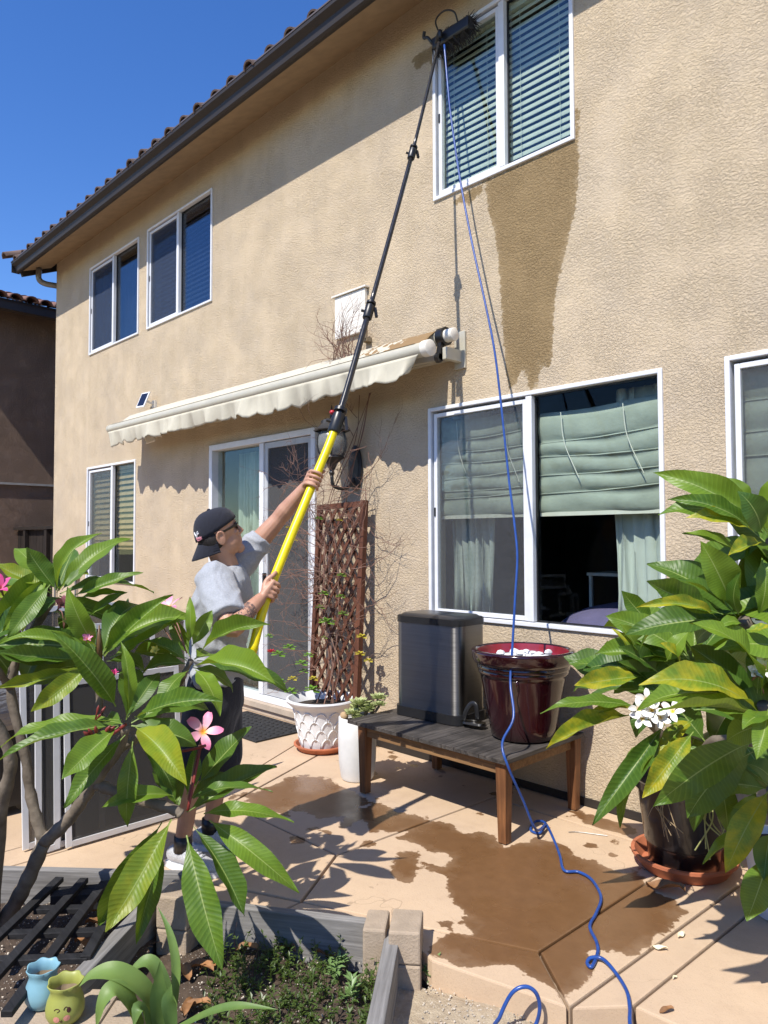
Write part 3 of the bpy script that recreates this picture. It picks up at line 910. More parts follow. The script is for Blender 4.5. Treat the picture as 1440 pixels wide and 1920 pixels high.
# ------------------------------------------------------------------ ground and patio
kind(mk('ground', MB().add([(-90, -90, -0.30), (90, -90, -0.30), (90, 90, -0.30), (-90, 90, -0.30)], [(0, 1, 2, 3)]), simple('bare_earth', (0.20, 0.15, 0.10), 0.95, var=0.3, bump=0.5, bscale=20)), 'structure')
def mat_patio():
    t = NT('tan_patio_concrete')
    b = t.bsdf(Roughness=0.8)
    v = t.coord('Object')
    big = t.noise(v, 1.4, 5, 0.6)
    fine = t.noise(v, 120, 3, 0.7)
    mid = t.noise(v, 14, 5, 0.65)
    c = t.mix(t.ramp(big, [(0.3, (0, 0, 0)), (0.7, (1, 1, 1))]), (0.485, 0.355, 0.235), (0.565, 0.418, 0.280))
    c = t.mix(t.math('MULTIPLY', t.ramp(mid, [(0.5, (0, 0, 0)), (0.75, (1, 1, 1))]), 0.35), c, (0.43, 0.30, 0.20))
    c = t.mix(t.math('MULTIPLY', t.ramp(fine, [(0.25, (1, 1, 1)), (0.42, (0, 0, 0))]), 0.3), c, (0.34, 0.24, 0.16))
    oi = t.n('ObjectInfo')
    c = t.mix(t.math('MULTIPLY', oi.outputs['Random'], 0.18), c, (0.46, 0.35, 0.26))
    pit = t.noise(v, 260, 2, 0.5)
    c = t.mix(t.math('MULTIPLY', t.ramp(pit, [(0.62, (0, 0, 0)), (0.72, (1, 1, 1))]), 0.45), c, (0.24, 0.17, 0.115))
    st_ = t.ramp(t.noise(v, 3.1, 6, 0.7, 0.6), [(0.52, (0, 0, 0)), (0.66, (1, 1, 1))])
    c = t.mix(t.math('MULTIPLY', st_, 0.22), c, (0.33, 0.23, 0.15))
    ve = t.n('TexVoronoi', feature='DISTANCE_TO_EDGE')
    ve.inputs['Scale'].default_value = 0.9
    dv = t.n('VectorMath', operation='ADD')
    t.l(v, dv.inputs[0])
    nz = t.n('TexNoise')
    nz.inputs['Scale'].default_value = 6
    t.l(v, nz.inputs['Vector'])
    sc_ = t.n('VectorMath', operation='SCALE')
    sc_.inputs['Scale'].default_value = 0.25
    t.l(nz.outputs['Color'], sc_.inputs[0])
    t.l(sc_.outputs[0], dv.inputs[1])
    t.l(dv.outputs[0], ve.inputs['Vector'])
    crack = t.math('MULTIPLY', t.math('LESS_THAN', ve.outputs['Distance'], 0.0011), t.math('GREATER_THAN', t.noise(v, 1.1, 2), 0.52))
    c = t.mix(t.math('MULTIPLY', crack, 0.35), c, (0.16, 0.11, 0.07))
    a = t.n('Attribute', attribute_name='wet')
    s = t.math('ADD', a.outputs['Fac'], t.math('ADD', t.math('MULTIPLY_ADD', t.noise(v, 8, 4, 0.6), 0.17, -0.088), t.math('MULTIPLY_ADD', t.noise(v, 38, 3), 0.03, -0.015)))
    w = t.math('MULTIPLY', s, 140, None, True)
    wetc = t.mix(mid, (0.120, 0.060, 0.025), (0.195, 0.102, 0.045))
    deep = t.math('MULTIPLY_ADD', t.math('ADD', s, t.math('MULTIPLY_ADD', t.noise(v, 5, 4, 0.6), 0.26, -0.13)), 7, 0.62, True)
    wetc = t.mix(deep, t.mix(0.35, wetc, c), wetc)
    c = t.mix(w, c, wetc)
    # a paler drying rim inside the wet edge
    t.l(c, b.inputs['Base Color'])
    pud = t.ramp(t.noise(v, 3.2, 3), [(0.42, (0, 0, 0)), (0.62, (1, 1, 1))])
    r = t.math('MULTIPLY_ADD', t.math('MULTIPLY', w, pud), -0.24, t.math('MULTIPLY_ADD', w, -0.42, 0.82))
    t.l(r, b.inputs['Roughness'])
    h = t.math('ADD', t.math('MULTIPLY', fine, 0.5), mid)
    bp_ = t.n('Bump')
    bp_.inputs['Distance'].default_value = 0.004
    t.l(h, bp_.inputs['Height'])
    t.l(t.math('MULTIPLY_ADD', w, -0.3, 0.5), bp_.inputs['Strength'])
    t.l(bp_.outputs[0], b.inputs['Normal'])
    return t.m
M_PATIO = mat_patio()
WETG = [
    [(-2.657, -1.063), (-2.682, -0.861), (-2.657, -0.762), (-2.563, -0.74), (-2.446, -0.793), (-2.396, -0.703), (-2.328, -0.702), (-2.249, -0.763), (-2.205, -0.756), (-2.161, -0.638), (-2.164, -0.586), (-2.089, -0.556), (-2.025, -0.537), (-1.921, -0.608), (-1.84, -0.626), (-1.764, -0.614), (-1.702, -0.629), (-1.642, -0.644), (-1.633, -0.56), (-1.583, -0.584), (-1.531, -0.641), (-1.457, -0.67), (-1.353, -0.696), (-1.287, -0.871), (-1.292, -1.091), (-1.293, -1.216), (-1.321, -1.221), (-1.384, -1.26), (-1.405, -1.306), (-1.367, -1.385), (-1.332, -1.481), (-1.336, -1.527), (-1.366, -1.57), (-1.375, -1.611), (-1.419, -1.591), (-1.502, -1.611), (-1.524, -1.611), (-1.553, -1.586), (-1.584, -1.591), (-1.621, -1.619), (-1.625, -1.66), (-1.67, -1.678), (-1.714, -1.713), (-1.78, -1.724), (-1.823, -1.753), (-1.878, -1.684), (-1.888, -1.6), (-1.854, -1.545), (-1.831, -1.532), (-1.875, -1.494), (-1.96, -1.434), (-2.047, -1.366), (-2.141, -1.292), (-2.216, -1.224), (-2.321, -1.215), (-2.376, -1.192), (-2.269, -1.163), (-2.311, -1.084), (-2.373, -1.063), (-2.438, -1.087), (-2.557, -1.074)],
    [(-2.494, -1.286), (-2.496, -1.23), (-2.443, -1.176), (-2.338, -1.233), (-2.274, -1.319), (-2.265, -1.382), (-2.324, -1.405), (-2.385, -1.394)],
    [(-3.067, -1.089), (-3.104, -0.957), (-3.093, -0.864), (-3.081, -0.792), (-2.847, -0.812), (-2.682, -0.755), (-2.651, -0.777), (-2.648, -0.898), (-2.689, -1.047), (-2.785, -1.115), (-2.84, -1.121), (-2.939, -1.067), (-2.942, -1.122), (-2.955, -1.186)],
    [(-3.657, -1.334), (-3.748, -1.141), (-3.759, -1.014), (-3.797, -0.819), (-3.675, -0.741), (-3.403, -0.754), (-3.198, -0.81), (-3.081, -0.876), (-3.067, -1.089), (-3.12, -1.196), (-3.242, -1.21), (-3.336, -1.248), (-3.408, -1.377)],
    [(-2.216, -0.121), (-2.062, -0.077), (-1.906, -0.079), (-1.816, -0.139), (-1.797, -0.235), (-1.913, -0.236), (-2.034, -0.239), (-2.114, -0.237)]]
SPOTS = [((-3.037, -1.299), 0.05), ((-2.977, -1.451), 0.05), ((-2.956, -1.287), 0.035), ((-2.923, -1.214), 0.025), ((-2.631, -1.056), 0.03), ((-2.472, -1.164), 0.04), ((-1.906, -0.462), 0.03), ((-1.786, -0.472), 0.04), ((-3.914, -0.045), 0.06), ((-3.723, -0.043), 0.04), ((-3.611, -0.12), 0.05), ((-3.7, -1.251), 0.06), ((-4.202, -1.038), 0.05), ((-3.906, -1.19), 0.05)]
rnd = random.Random(21)
for _ in range(70):
    SPOTS.append(((rnd.uniform(-3.9, -1.4), rnd.uniform(-1.55, -0.05)), rnd.choice((0.012, 0.018, 0.022, 0.03))))
def wetval(x, y):
    d = min(sdf_poly((x, y), q) for q in WETG) if -4.3 < x < -1.1 and y < 0.1 else 0.5
    for (cx, cy), r in SPOTS:
        if abs(cx - x) < 0.5:
            d = min(d, math.hypot(x - cx, y - cy) - r)
    return max(-0.3, min(0.3, -d))
def inset_poly(poly, g):
    n = len(poly)
    area = sum(poly[i][0] * poly[(i + 1) % n][1] - poly[(i + 1) % n][0] * poly[i][1] for i in range(n))
    if area < 0:
        poly = poly[::-1]
    out = []
    for i in range(n):
        p0, p1, p2_ = Vector(poly[i - 1]), Vector(poly[i]), Vector(poly[(i + 1) % n])
        d1, d2 = (p1 - p0).normalized(), (p2_ - p1).normalized()
        n1, n2 = Vector((-d1.y, d1.x)), Vector((-d2.y, d2.x))
        b = (n1 + n2)
        b = b / max(0.3, b.dot(n1)) if b.length > 1e-6 else n1
        out.append(tuple(p1 + b * g))
    return out
patio = kind(mk('patio', MB().prism([(-13, -4.4), (-7.5, -3.9), (-4.6, -3.75), (-3.7, -2.93), (-2.97, -2.24), (-2.46, -2.0), (-1.96, -1.71), (-1.80, -1.75), (-1.33, -1.63), (-1.17, -1.47), (2.99, -1.24), (2.99, -0.02), (-10.3, -0.02), (-10.38, 3), (-13, 3)], -0.22, -0.022), simple('dirty_joint_grout', (0.16, 0.115, 0.08), 0.9)), 'structure')  # dark, dirt-toned base seen in the joints between the slabs
SLABS = [
    [(-2.66, -0.27), (-1.525, -0.27), (-1.56, -1.44), (-2.47, -1.83), (-2.71, -1.43)],
    [(-2.655, 0.0), (-1.515, 0.0), (-1.525, -0.27), (-2.66, -0.27)],
    [(-1.56, -1.44), (-1.31, -1.645), (-1.80, -1.765), (-1.95, -1.72), (-2.46, -2.015), (-2.47, -1.83)],
    [(-2.47, -1.83), (-2.46, -2.015), (-2.96, -2.25), (-2.97, -2.055)],
    [(-1.56, -1.44), (-1.525, -0.27), (-1.515, 0.0), (-1.22, 0.0), (-1.31, -1.645)],
    [(-1.31, -1.645), (-1.22, 0.0), (-1.09, 0.0), (-1.17, -1.49)],
    [(-1.17, -1.49), (-1.09, 0.0), (1.0, 0.0), (1.0, -1.37)],
    [(1.0, -1.37), (1.0, 0.0), (3.0, 0.0), (3.0, -1.26)],
    [(-2.655, 0.0), (-2.66, -0.27), (-2.71, -1.43), (-3.66, -1.43), (-4.22, 0.0)],
    [(-4.22, 0.0), (-3.66, -1.43), (-3.69, -2.92), (-3.88, -3.09), (-3.88, -1.36), (-4.57, 0.0)],
    [(-2.71, -1.43), (-2.47, -1.83), (-2.97, -2.055), (-2.96, -2.25), (-3.69, -2.92), (-3.66, -1.43)],
    [(-4.57, 0.0), (-3.88, -1.36), (-3.88, -3.09), (-4.6, -3.75), (-6.2, -3.83), (-6.2, 0.0)],
    [(-6.2, 0.0), (-6.2, -3.83), (-8.4, -4.0), (-8.4, 0.0)],
    [(-8.4, 0.0), (-8.4, -4.0), (-13, -4.4), (-13, 3.0), (-10.36, 3.0), (-10.36, 0.0)],
]
for si, poly in enumerate(SLABS):
    q = inset_poly(poly, 0.006)
    top = MB().prism(q, -0.10, 0.0)
    bm = bmesh.new()
    me = top.mesh('slab')
    bm.from_mesh(me)
    bm.normal_update()
    edges = [e for e in bm.edges if len(e.link_faces) == 2 and abs(e.verts[0].co.z) < 1e-5 and abs(e.verts[1].co.z) < 1e-5]
    bmesh.ops.bevel(bm, geom=edges, offset=0.007, segments=2, affect='EDGES', profile=0.6)
    xs = [p[0] for p in q]
    ys = [p[1] for p in q]
    if max(xs) > -4.3 and min(xs) < -1.15 and max(xs) - min(xs) < 3:
        st = 0.035
        x = min(xs) + st
        while x < max(xs):
            bmesh.ops.bisect_plane(bm, geom=bm.verts[:] + bm.edges[:] + bm.faces[:], plane_co=(x, 0, 0), plane_no=(1, 0, 0))
            x += st
        y = min(ys) + st
        while y < max(ys):
            bmesh.ops.bisect_plane(bm, geom=bm.verts[:] + bm.edges[:] + bm.faces[:], plane_co=(0, y, 0), plane_no=(0, 1, 0))
            y += st
    bm.to_mesh(me)
    bm.free()
    att = me.attributes.new('wet', 'FLOAT', 'POINT')
    for i, v_ in enumerate(me.vertices):
        att.data[i].value = wetval(v_.co.x, v_.co.y) if v_.co.z > -0.05 else -0.3
    dz = random.uniform(-0.0015, 0.0015)
    for v_ in me.vertices:
        v_.co.z += dz
    link('slab', me, M_PATIO, patio)

# unseen hedge added behind the viewer to darken window reflections and sky fill
rh = random.Random(31)
mb = MB()
for i in range(5200):
    p_ = Vector((rh.uniform(-14, 8), -9.5 + rh.uniform(-.5, .5), rh.uniform(-.25, 3.0 + .5 * sin(i * .37))))
    d_ = Vector((rh.uniform(-1, 1), rh.uniform(-.2, 1), rh.uniform(-.6, .8))).normalized()
    s_ = d_.orthogonal().normalized()
    L_ = rh.uniform(.14, .3)
    mb.add([p_, p_ + d_ * L_ * .5 + s_ * L_ * .3, p_ + d_ * L_, p_ + d_ * L_ * .5 - s_ * L_ * .3], [(0, 1, 2, 3)])
mb.box((-14, -10.1, -.3), (8, -9.7, 2.7))
tag(mk('added_hedge', mb, simple('hedge_green', (0.030, 0.055, 0.018), .7, var=.5, scale=3)), 'unseen dark green hedge added for the window panes to mirror', 'hedge')
# ------------------------------------------------------------------ low wooden table
TX0, TX1, TY0, TY1, TZ = -3.345, -2.175, -0.80, -0.06, 0.425
tbl = thing('low_table', (-2.76, -0.43, 0), 'low weathered wooden slatted table against the wall', 'table')
ns = 14
sw = (TX1 - TX0) / ns
for i in range(ns):
    a = TX0 + i * sw
    o = mk('slat', MB().box((a + 0.0008, TY0 + random.uniform(0, .003), TZ - 0.022), (a + sw - 0.0015, TY1, TZ + random.uniform(-.001, .001))), M_TABLETOP, tbl, bevel=0.0015)
for (xx, yy) in ((-3.245, -0.745), (-2.225, -0.745), (-2.225, -0.10), (-3.245, -0.10)):
    a, b = 0.032, 0.024
    mb = MB().rings([[(xx - b, yy - b, 0.003), (xx + b, yy - b, 0.003), (xx + b, yy + b, 0.003), (xx - b, yy + b, 0.003)],
                     [(xx - a, yy - a, TZ - 0.024), (xx + a, yy - a, TZ - 0.024), (xx + a, yy + a, TZ - 0.024), (xx - a, yy + a, TZ - 0.024)]])
    mk('leg', mb, M_TABLELEG, tbl, bevel=0.004)
mk('apron', MB().box((-3.212, -0.762, TZ - 0.085), (-2.258, -0.742, TZ - 0.024)), M_APRON, tbl)
mk('apron', MB().box((-3.212, -0.10, TZ - 0.085), (-2.258, -0.08, TZ - 0.024)), M_APRON, tbl)
mk('apron', MB().box((-2.24, -0.712, TZ - 0.085), (-2.22, -0.133, TZ - 0.024)), M_APRON, tbl)
mk('apron', MB().box((-3.25, -0.712, TZ - 0.085), (-3.23, -0.133, TZ - 0.024)), M_APRON, tbl)

# step-on bin
def mat_steel():
    t = NT('brushed_steel')
    b = t.bsdf(Roughness=0.30, Metallic=1.0)
    b.inputs['Anisotropic'].default_value = 0.85
    b.inputs['Anisotropic Rotation'].default_value = 0.25
    tg = t.n('Tangent', direction_type='RADIAL', axis='Z')
    t.l(tg.outputs[0], b.inputs['Tangent'])
    v = t.coord('Object', (3, 3, 240))
    g = t.noise(v, 1.0, 3)
    t.l(t.ramp(g, [(0.3, (0.195, 0.190, 0.183)), (0.7, (0.230, 0.225, 0.217))]), b.inputs['Base Color'])
    t.l(t.math('MULTIPLY_ADD', g, 0.2, 0.30), b.inputs['Roughness'])
    t.bump(g, b, 0.05, 0.002)
    return t.m
M_STEEL = mat_steel()
def rrect(cx, cy, hx, hy, r, z, n=8, rot=0.0):
    pts = []
    for (sx, sy, a0) in ((1, -1, -90), (1, 1, 0), (-1, 1, 90), (-1, -1, 180)):
        for k in range(n + 1):
            a = radians(a0 + 90 * k / n)
            pts.append((sx * (hx - r) + cos(a) * r, sy * (hy - r) + sin(a) * r))
    c, s = cos(rot), sin(rot)
    return [(cx + x * c - y * s, cy + x * s + y * c, z) for x, y in pts]
BX, BY, BZ = -3.005, -0.335, TZ
br = 0.06
binn = thing('trash_bin', (BX, BY, BZ), 'brushed steel step-on trash bin with black lid on the table', 'trash bin')
hx, hy = 0.25, 0.145
mk('base', MB().rings([rrect(BX, BY, hx + .01, hy + .01, .07, BZ + 0.004, rot=br), rrect(BX, BY, hx + .01, hy + .01, .07, BZ + 0.06, rot=br)]), M_BLACK, binn, auto=40)
mk('body', MB().rings([rrect(BX, BY, hx, hy, .065, BZ + 0.06, rot=br), rrect(BX, BY, hx, hy, .065, BZ + 0.575, rot=br)]), M_STEEL, binn, auto=40)
mk('lid', MB().rings([rrect(BX, BY, hx + .006, hy + .006, .07, BZ + 0.575, rot=br), rrect(BX, BY, hx + .006, hy + .006, .07, BZ + 0.612, rot=br), rrect(BX, BY, hx - .004, hy - .004, .06, BZ + 0.618, rot=br)]), M_BLACK, binn, auto=40)
mk('lid_plate', MB().rings([rrect(BX, BY, hx - .014, hy - .014, .055, BZ + 0.6182, rot=br), rrect(BX, BY, hx - .03, hy - .03, .05, BZ + 0.630, rot=br)]), simple('dark_lid_steel', (0.16, 0.16, 0.165), 0.35, 0.9), binn, auto=40)
pc = Vector((BX + hx - 0.02, BY - hy + 0.06, BZ))
mk('pedal', MB().rings([rrect(pc.x + 0.10, pc.y + 0.0, 0.07, 0.035, .03, BZ + 0.025, rot=0.2), rrect(pc.x + 0.10, pc.y + 0.0, 0.07, 0.035, .03, BZ + 0.037, rot=0.2)]), M_STEEL, binn, auto=40)
mk('pedal_arm', MB().tube(spline([pc + Vector((0.03, -.01, 0.03)), pc + Vector((0.05, -.01, 0.09)), pc + Vector((0.08, .0, 0.135)), pc + Vector((0.115, 0.0, 0.13)), pc + Vector((0.12, .01, 0.05))], 5), [(0.006, 0.016)] * 21, 8), M_BLACK, binn, True)

# maroon glazed pot
def mat_glaze(name, a, b_, rough=0.12):
    t = NT(name)
    b = t.bsdf(Roughness=rough)
    v = t.coord('Object', (3, 3, 1))
    t.l(t.ramp(t.noise(v, 3.5, 4), [(0.35, a), (0.65, b_)]), b.inputs['Base Color'])
    b.inputs['Coat Weight'].default_value = 0.6
    b.inputs['Coat Roughness'].default_value = 0.05
    t.bump(t.noise(t.coord('Object'), 9, 2), b, 0.08, 0.01)
    return t.m
PX, PY = -2.375, -0.36
mp = thing('maroon_pot', (PX, PY, TZ), 'large glossy maroon flower pot standing on the table', 'pot')
prof = [(0.10, 0.004), (0.168, 0.006), (0.178, 0.015), (0.188, 0.08), (0.232, 0.33), (0.236, 0.345), (0.244, 0.352), (0.246, 0.362), (0.242, 0.372), (0.252, 0.378), (0.254, 0.388), (0.250, 0.398),
        (0.268, 0.41), (0.276, 0.425), (0.282, 0.462), (0.283, 0.472), (0.277, 0.479), (0.262, 0.481), (0.252, 0.475), (0.246, 0.455), (0.24, 0.40), (0.22, 0.36)]
mk('pot_body', MB().lathe([(r, TZ + z) for r, z in prof], (PX, PY, 0), 56), mat_glaze('maroon_glaze', (0.014, 0.0015, 0.003), (0.026, 0.003, 0.005)), mp, auto=50)
bpy.data.objects['pot_body']['label'] = 'glossy maroon glazed body'
mk('pot_lining', MB().lathe([(r, TZ + z) for r, z in ((0.2485, 0.474), (0.2425, 0.45), (0.236, 0.40), (0.20, 0.395))], (PX, PY, 0), 56), mat_glaze('red_glaze', (0.20, 0.012, 0.02), (0.30, 0.02, 0.03), 0.3), mp, True)
mk('potting_soil', MB().lathe([(0.001, 0.432 + TZ), (0.10, 0.435 + TZ), (0.2375, 0.428 + TZ)], (PX, PY, 0), 24, False, lambda r, z, a: (r, z + 0.006 * sin(5 * a + r * 40))), simple('dark_soil', (0.03, 0.022, 0.016), 0.95, bump=0.8), mp)
mb = MB()
for i in range(26):
    a, r = random.uniform(0, 2 * pi), random.uniform(0, 0.15)
    c = Vector((PX + cos(a) * r, PY + sin(a) * r, TZ + 0.440 + random.uniform(0, .018)))
    mb.ellipsoid(c, (random.uniform(.015, .04), random.uniform(.01, .03), random.uniform(.008, .02)), Matrix.Rotation(random.uniform(0, 3), 3, 'Z'), 7, 4)
mk('white_filler', mb, M_WHITE, mp)
mk('glaze_drip', MB().tube([(PX + 0.11, PY - 0.212, TZ + 0.345), (PX + 0.11, PY - 0.208, TZ + 0.31), (PX + 0.108, PY - 0.200, TZ + 0.285)], [0.006, 0.005, 0.002], 8), bpy.data.materials['maroon_glaze'], mp, True)

# tall white pot with succulent
def rosette(c, R, n, mat_, parent, leafname='leaf', seed=0, up=0.5, wid=0.35):
    rd = random.Random(seed)
    c = Vector(c)
    mb = MB()
    for i in range(n):
        a = i * 2.39996
        t_ = i / n
        L = R * (0.45 + 0.55 * (1 - t_))
        el = up + t_ * 0.9
        d = Vector((cos(a) * cos(el), sin(a) * cos(el), sin(el)))
        s = Vector((-sin(a), cos(a), 0))
        nn = d.cross(s)
        w = L * wid
        p = c + d * (0.08 * R)
        mb.add([p, p + d * L * 0.6 + s * w * 0.5 + nn * .01 * R, p + d * L * 1.0, p + d * L * 0.6 - s * w * 0.5 + nn * .01 * R, p + d * L * 0.55 + nn * -0.10 * L, p + d * L * 0.5 + nn * 0.06 * L],
               [(0, 1, 5), (1, 2, 5), (2, 3, 5), (3, 0, 5), (0, 4, 1), (1, 4, 2), (2, 4, 3), (3, 4, 0)])
    return mk(leafname, mb, mat_, parent)
TPX, TPY = -3.475, -0.60
tp = thing('tall_white_pot', (TPX, TPY, 0), 'tall white cylindrical pot of pale succulents at the table corner', 'pot')
prof = [(0.05, 0.003), (0.098, 0.004), (0.105, 0.02), (0.118, 0.12), (0.122, 0.25), (0.118, 0.385), (0.113, 0.390), (0.106, 0.388), (0.104, 0.36), (0.09, 0.35)]
M_WPOT = simple('matte_white_ceramic', (0.66, 0.66, 0.65), 0.6, var=0.1, scale=7, bump=0.25, bscale=25)
mk('pot_body', MB().lathe(prof, (TPX, TPY, 0), 40), M_WPOT, tp, auto=50)
mk('potting_soil', MB().lathe([(0.001, 0.36), (0.105, 0.358)], (TPX, TPY, 0), 20), bpy.data.materials['dark_soil'], tp)
M_SUCC = simple('pale_succulent', (0.36, 0.40, 0.17), 0.55, var=0.25, scale=30)
for i, (dx, dy, dz, R) in enumerate(((0.02, 0, 0.46, .075), (-0.04, 0.04, 0.42, .06), (0.07, 0.03, 0.44, .065), (0.02, -0.06, 0.41, .06), (0.11, 0.08, 0.50, .06), (-0.02, -0.02, 0.40, .06), (0.06, -0.05, 0.39, .05), (0.15, 0.05, 0.47, .05), (0.08, 0.0, 0.43, .055))):
    mk('stem', MB().tube([(TPX + dx * .5, TPY + dy * .5, 0.355), (TPX + dx, TPY + dy, dz)], 0.008, 6), simple('succ_stem', (0.2, 0.16, 0.1), .8) if i == 0 else bpy.data.materials['succ_stem'], tp)
    rosette((TPX + dx, TPY + dy, dz), R * 1.2, 24, M_SUCC, tp, 'rosette', i, 0.25, 0.55)
mk('stone', MB().ellipsoid((TPX - 0.07, TPY - 0.05, 0.385), (0.03, 0.025, 0.03), None, 10, 6), simple('tan_stone', (0.42, 0.29, 0.16), .8), tp, True)

# ornate white pot with vine, saucer
VX, VY = -4.14, -0.34
TERRA = simple('terracotta', (0.42, 0.135, 0.062), 0.75, var=0.18, scale=8, bump=0.2)
sau = mk('plant_saucer', MB().lathe([(0.01, 0.004), (0.17, 0.004), (0.195, 0.035), (0.205, 0.04), (0.205, 0.048), (0.19, 0.048), (0.165, 0.016), (0.01, 0.014)], (VX, VY, 0), 40), TERRA, None, auto=40)
tag(sau, 'terracotta saucer under the ornate white pot', 'saucer')
wp = thing('ornate_white_pot', (VX, VY, 0.015), 'white pot with raised fish-scale relief at the trellis foot', 'pot')
M_WPOT2 = simple('white_resin', (0.70, 0.71, 0.72), 0.45, var=0.06, scale=9)
def potr(z):
    return 0.15 + 0.062 * ((z - 0.018) / 0.30) ** 0.9
prof = [(0.10, 0.018), (0.15, 0.019)] + [(potr(z), z) for z in (0.03, 0.1, 0.18, 0.25, 0.30)] + [(0.232, 0.325), (0.255, 0.345), (0.262, 0.360), (0.258, 0.370), (0.244, 0.370), (0.226, 0.345), (0.205, 0.32), (0.195, 0.30)]
mk('pot_body', MB().lathe(prof, (VX, VY, 0), 48), M_WPOT2, wp, auto=45)
mk('potting_soil', MB().lathe([(0.001, 0.315), (0.205, 0.312)], (VX, VY, 0), 24), bpy.data.materials['dark_soil'], wp)
for row in range(4):
    z0_ = 0.035 + row * 0.062
    for k in range(13):
        a = 2 * pi * (k + 0.5 * (row % 2)) / 13
        mb = MB()
        pts, pts2 = [], []
        hw = 2 * pi / 13 * 0.46
        for j in range(9):
            b_ = pi * j / 8
            aa = a - cos(b_) * hw
            zz = z0_ + sin(b_) * 0.075
            rr = potr(zz) + 0.0015
            pts.append((VX + cos(aa) * rr, VY + sin(aa) * rr, zz))
        mb.tube(pts, 0.0048, 6)
        mk('scale_relief', mb, M_WPOT2, wp, True)

# black door mat
dm = thing('door_mat', (-5.02, -0.33, 0), 'black patterned rubber mat in front of the patio door', 'mat')
M_MAT = simple('black_rubber', (0.018, 0.018, 0.019), 0.75, var=0.3, scale=40, bump=0.5, bscale=90)
mk('mat_sheet', MB().box((-5.47, -0.60, 0.003), (-4.60, -0.09, 0.013)), M_MAT, dm, bevel=0.003)
mb = MB()
for i in range(14):
    for j in range(8):
        c = (-5.42 + i * 0.059 + (j % 2) * .02, -0.56 + j * 0.06, 0.0135)
        mb.lathe([(0.016, 0), (0.014, 0.006), (0.001, 0.007)], c, 8)
kind(mk('mat_studs', mb, M_MAT, dm), 'stuff')

# trellis
TRX0, TRX1 = -4.455, -3.945
tr = thing('trellis', (-4.2, -0.11, 0), 'red-brown wooden lattice trellis leaning on the wall by the door', 'trellis')
def trp(u, z):        # leaning plane, u along x
    return Vector((u, -0.20 + 0.10 * z / 1.76, z))
mk('post', MB().beam(trp(TRX0, 0.08), trp(TRX0, 1.78), 0.04, 0.035, (0, 1, 0)), M_REDWOOD, tr)
mk('post', MB().beam(trp(TRX1, 0.08), trp(TRX1, 1.80), 0.045, 0.04, (0, 1, 0)), M_REDWOOD, tr)
mk('rail', MB().beam(trp(TRX0 + .02, 1.765), trp(TRX1 - .02, 1.775), 0.03, 0.04), M_REDWOOD, tr)
mk('rail', MB().beam(trp(TRX0 + .02, 0.16), trp(TRX1 - .02, 0.16), 0.03, 0.04), M_REDWOOD, tr)
W = TRX1 - TRX0
for dirn, oy in ((1, -0.008), (-1, 0.008)):
    zs = 0.16 - W * 1.55
    while zs < 1.76:
        za, zb = zs, zs + W * 1.55
        ua, ub = 0.0, 1.0
        if za < 0.16:
            ua = (0.16 - za) / (zb - za)
        if zb > 1.76:
            ub = (1.76 - za) / (zb - za)
        if ub - ua > 0.08:
            def q(u):
                x_ = TRX0 + W * u if dirn > 0 else TRX1 - W * u
                return trp(x_, za + (zb - za) * u) + Vector((0, oy, 0))
            mk('lattice_slat', MB().beam(q(ua), q(ub), 0.027, 0.007, (0, 1, 0)), M_REDWOOD, tr)
        zs += 0.158

# dry vine on the trellis
vine = thing('dry_vine', (VX, VY, 0.32), 'leafless tangled vine climbing from the white pot over the trellis', 'vine')
M_TWIG = simple('dry_twig', (0.19, 0.105, 0.075), 0.85, var=0.35, scale=12)
rv = random.Random(4)
mb = MB()
def wander(p, d, L, r, depth, ymin=-0.45, ymax=-0.03):
    pts = [Vector(p)]
    rad = [r]
    d = Vector(d).normalized()
    n = max(4, int(L / 0.06))
    for i in range(n):
        d = (d + Vector((rv.uniform(-.5, .5), rv.uniform(-.35, .35), rv.uniform(-.38, .42)))).normalized()
        q = pts[-1] + d * (L / n)
        q.y = min(max(q.y, ymin), ymax)
        if q.z < 0.33:
            q.z = 0.33
        pts.append(q)
        rad.append(r * (1 - 0.7 * (i + 1) / n))
    mb.tube(pts, rad, 5)
    if depth:
        for _ in range(rv.randint(2, 4)):
            k = rv.randint(1, len(pts) - 2)
            dd = d + Vector((rv.uniform(-1, 1), rv.uniform(-.6, .6), rv.uniform(-.6, .8)))
            wander(pts[k], dd, L * rv.uniform(.35, .6), max(0.0012, rad[k] * 0.6), depth - 1, ymin, ymax)
for i in range(5):
    mb.tube(spline([(VX + rv.uniform(-.08, .05), VY + rv.uniform(-.02, .08), 0.32), (VX + rv.uniform(-.15, .12), -0.24, 0.6), (rv.uniform(-4.4, -4.0), -0.19, 1.0), (rv.uniform(-4.4, -3.98), -0.16, 1.4), (rv.uniform(-4.4, -4.0), -0.10, 1.8), (rv.uniform(-4.15, -4.0), -0.07, 2.25), (rv.uniform(-4.05, -3.9), -0.06, 2.6)], 6), [0.004] * 20 + [0.003] * 17, 5)
for i in range(36):
    z = rv.uniform(0.45, 1.75)
    wander((rv.uniform(-4.45, -3.95), -0.20, z), (rv.uniform(-1, 1), rv.uniform(-.5, .2), rv.uniform(-.2, 1)), rv.uniform(.25, .6), rv.uniform(.0026, .0042), 2)
for i in range(24):
    wander((-4.42 + rv.uniform(-.05, .1), -0.2, rv.uniform(.5, 2.0)), (-1, -0.4, rv.uniform(-.2, .6)), rv.uniform(.35, .75), 0.003, 2)
for i in range(16):
    wander((rv.uniform(-4.3, -3.9), -0.10, rv.uniform(1.75, 2.5)), (rv.uniform(-1, .8), -.2, rv.uniform(-.5, .8)), rv.uniform(.3, .7), 0.003, 2)
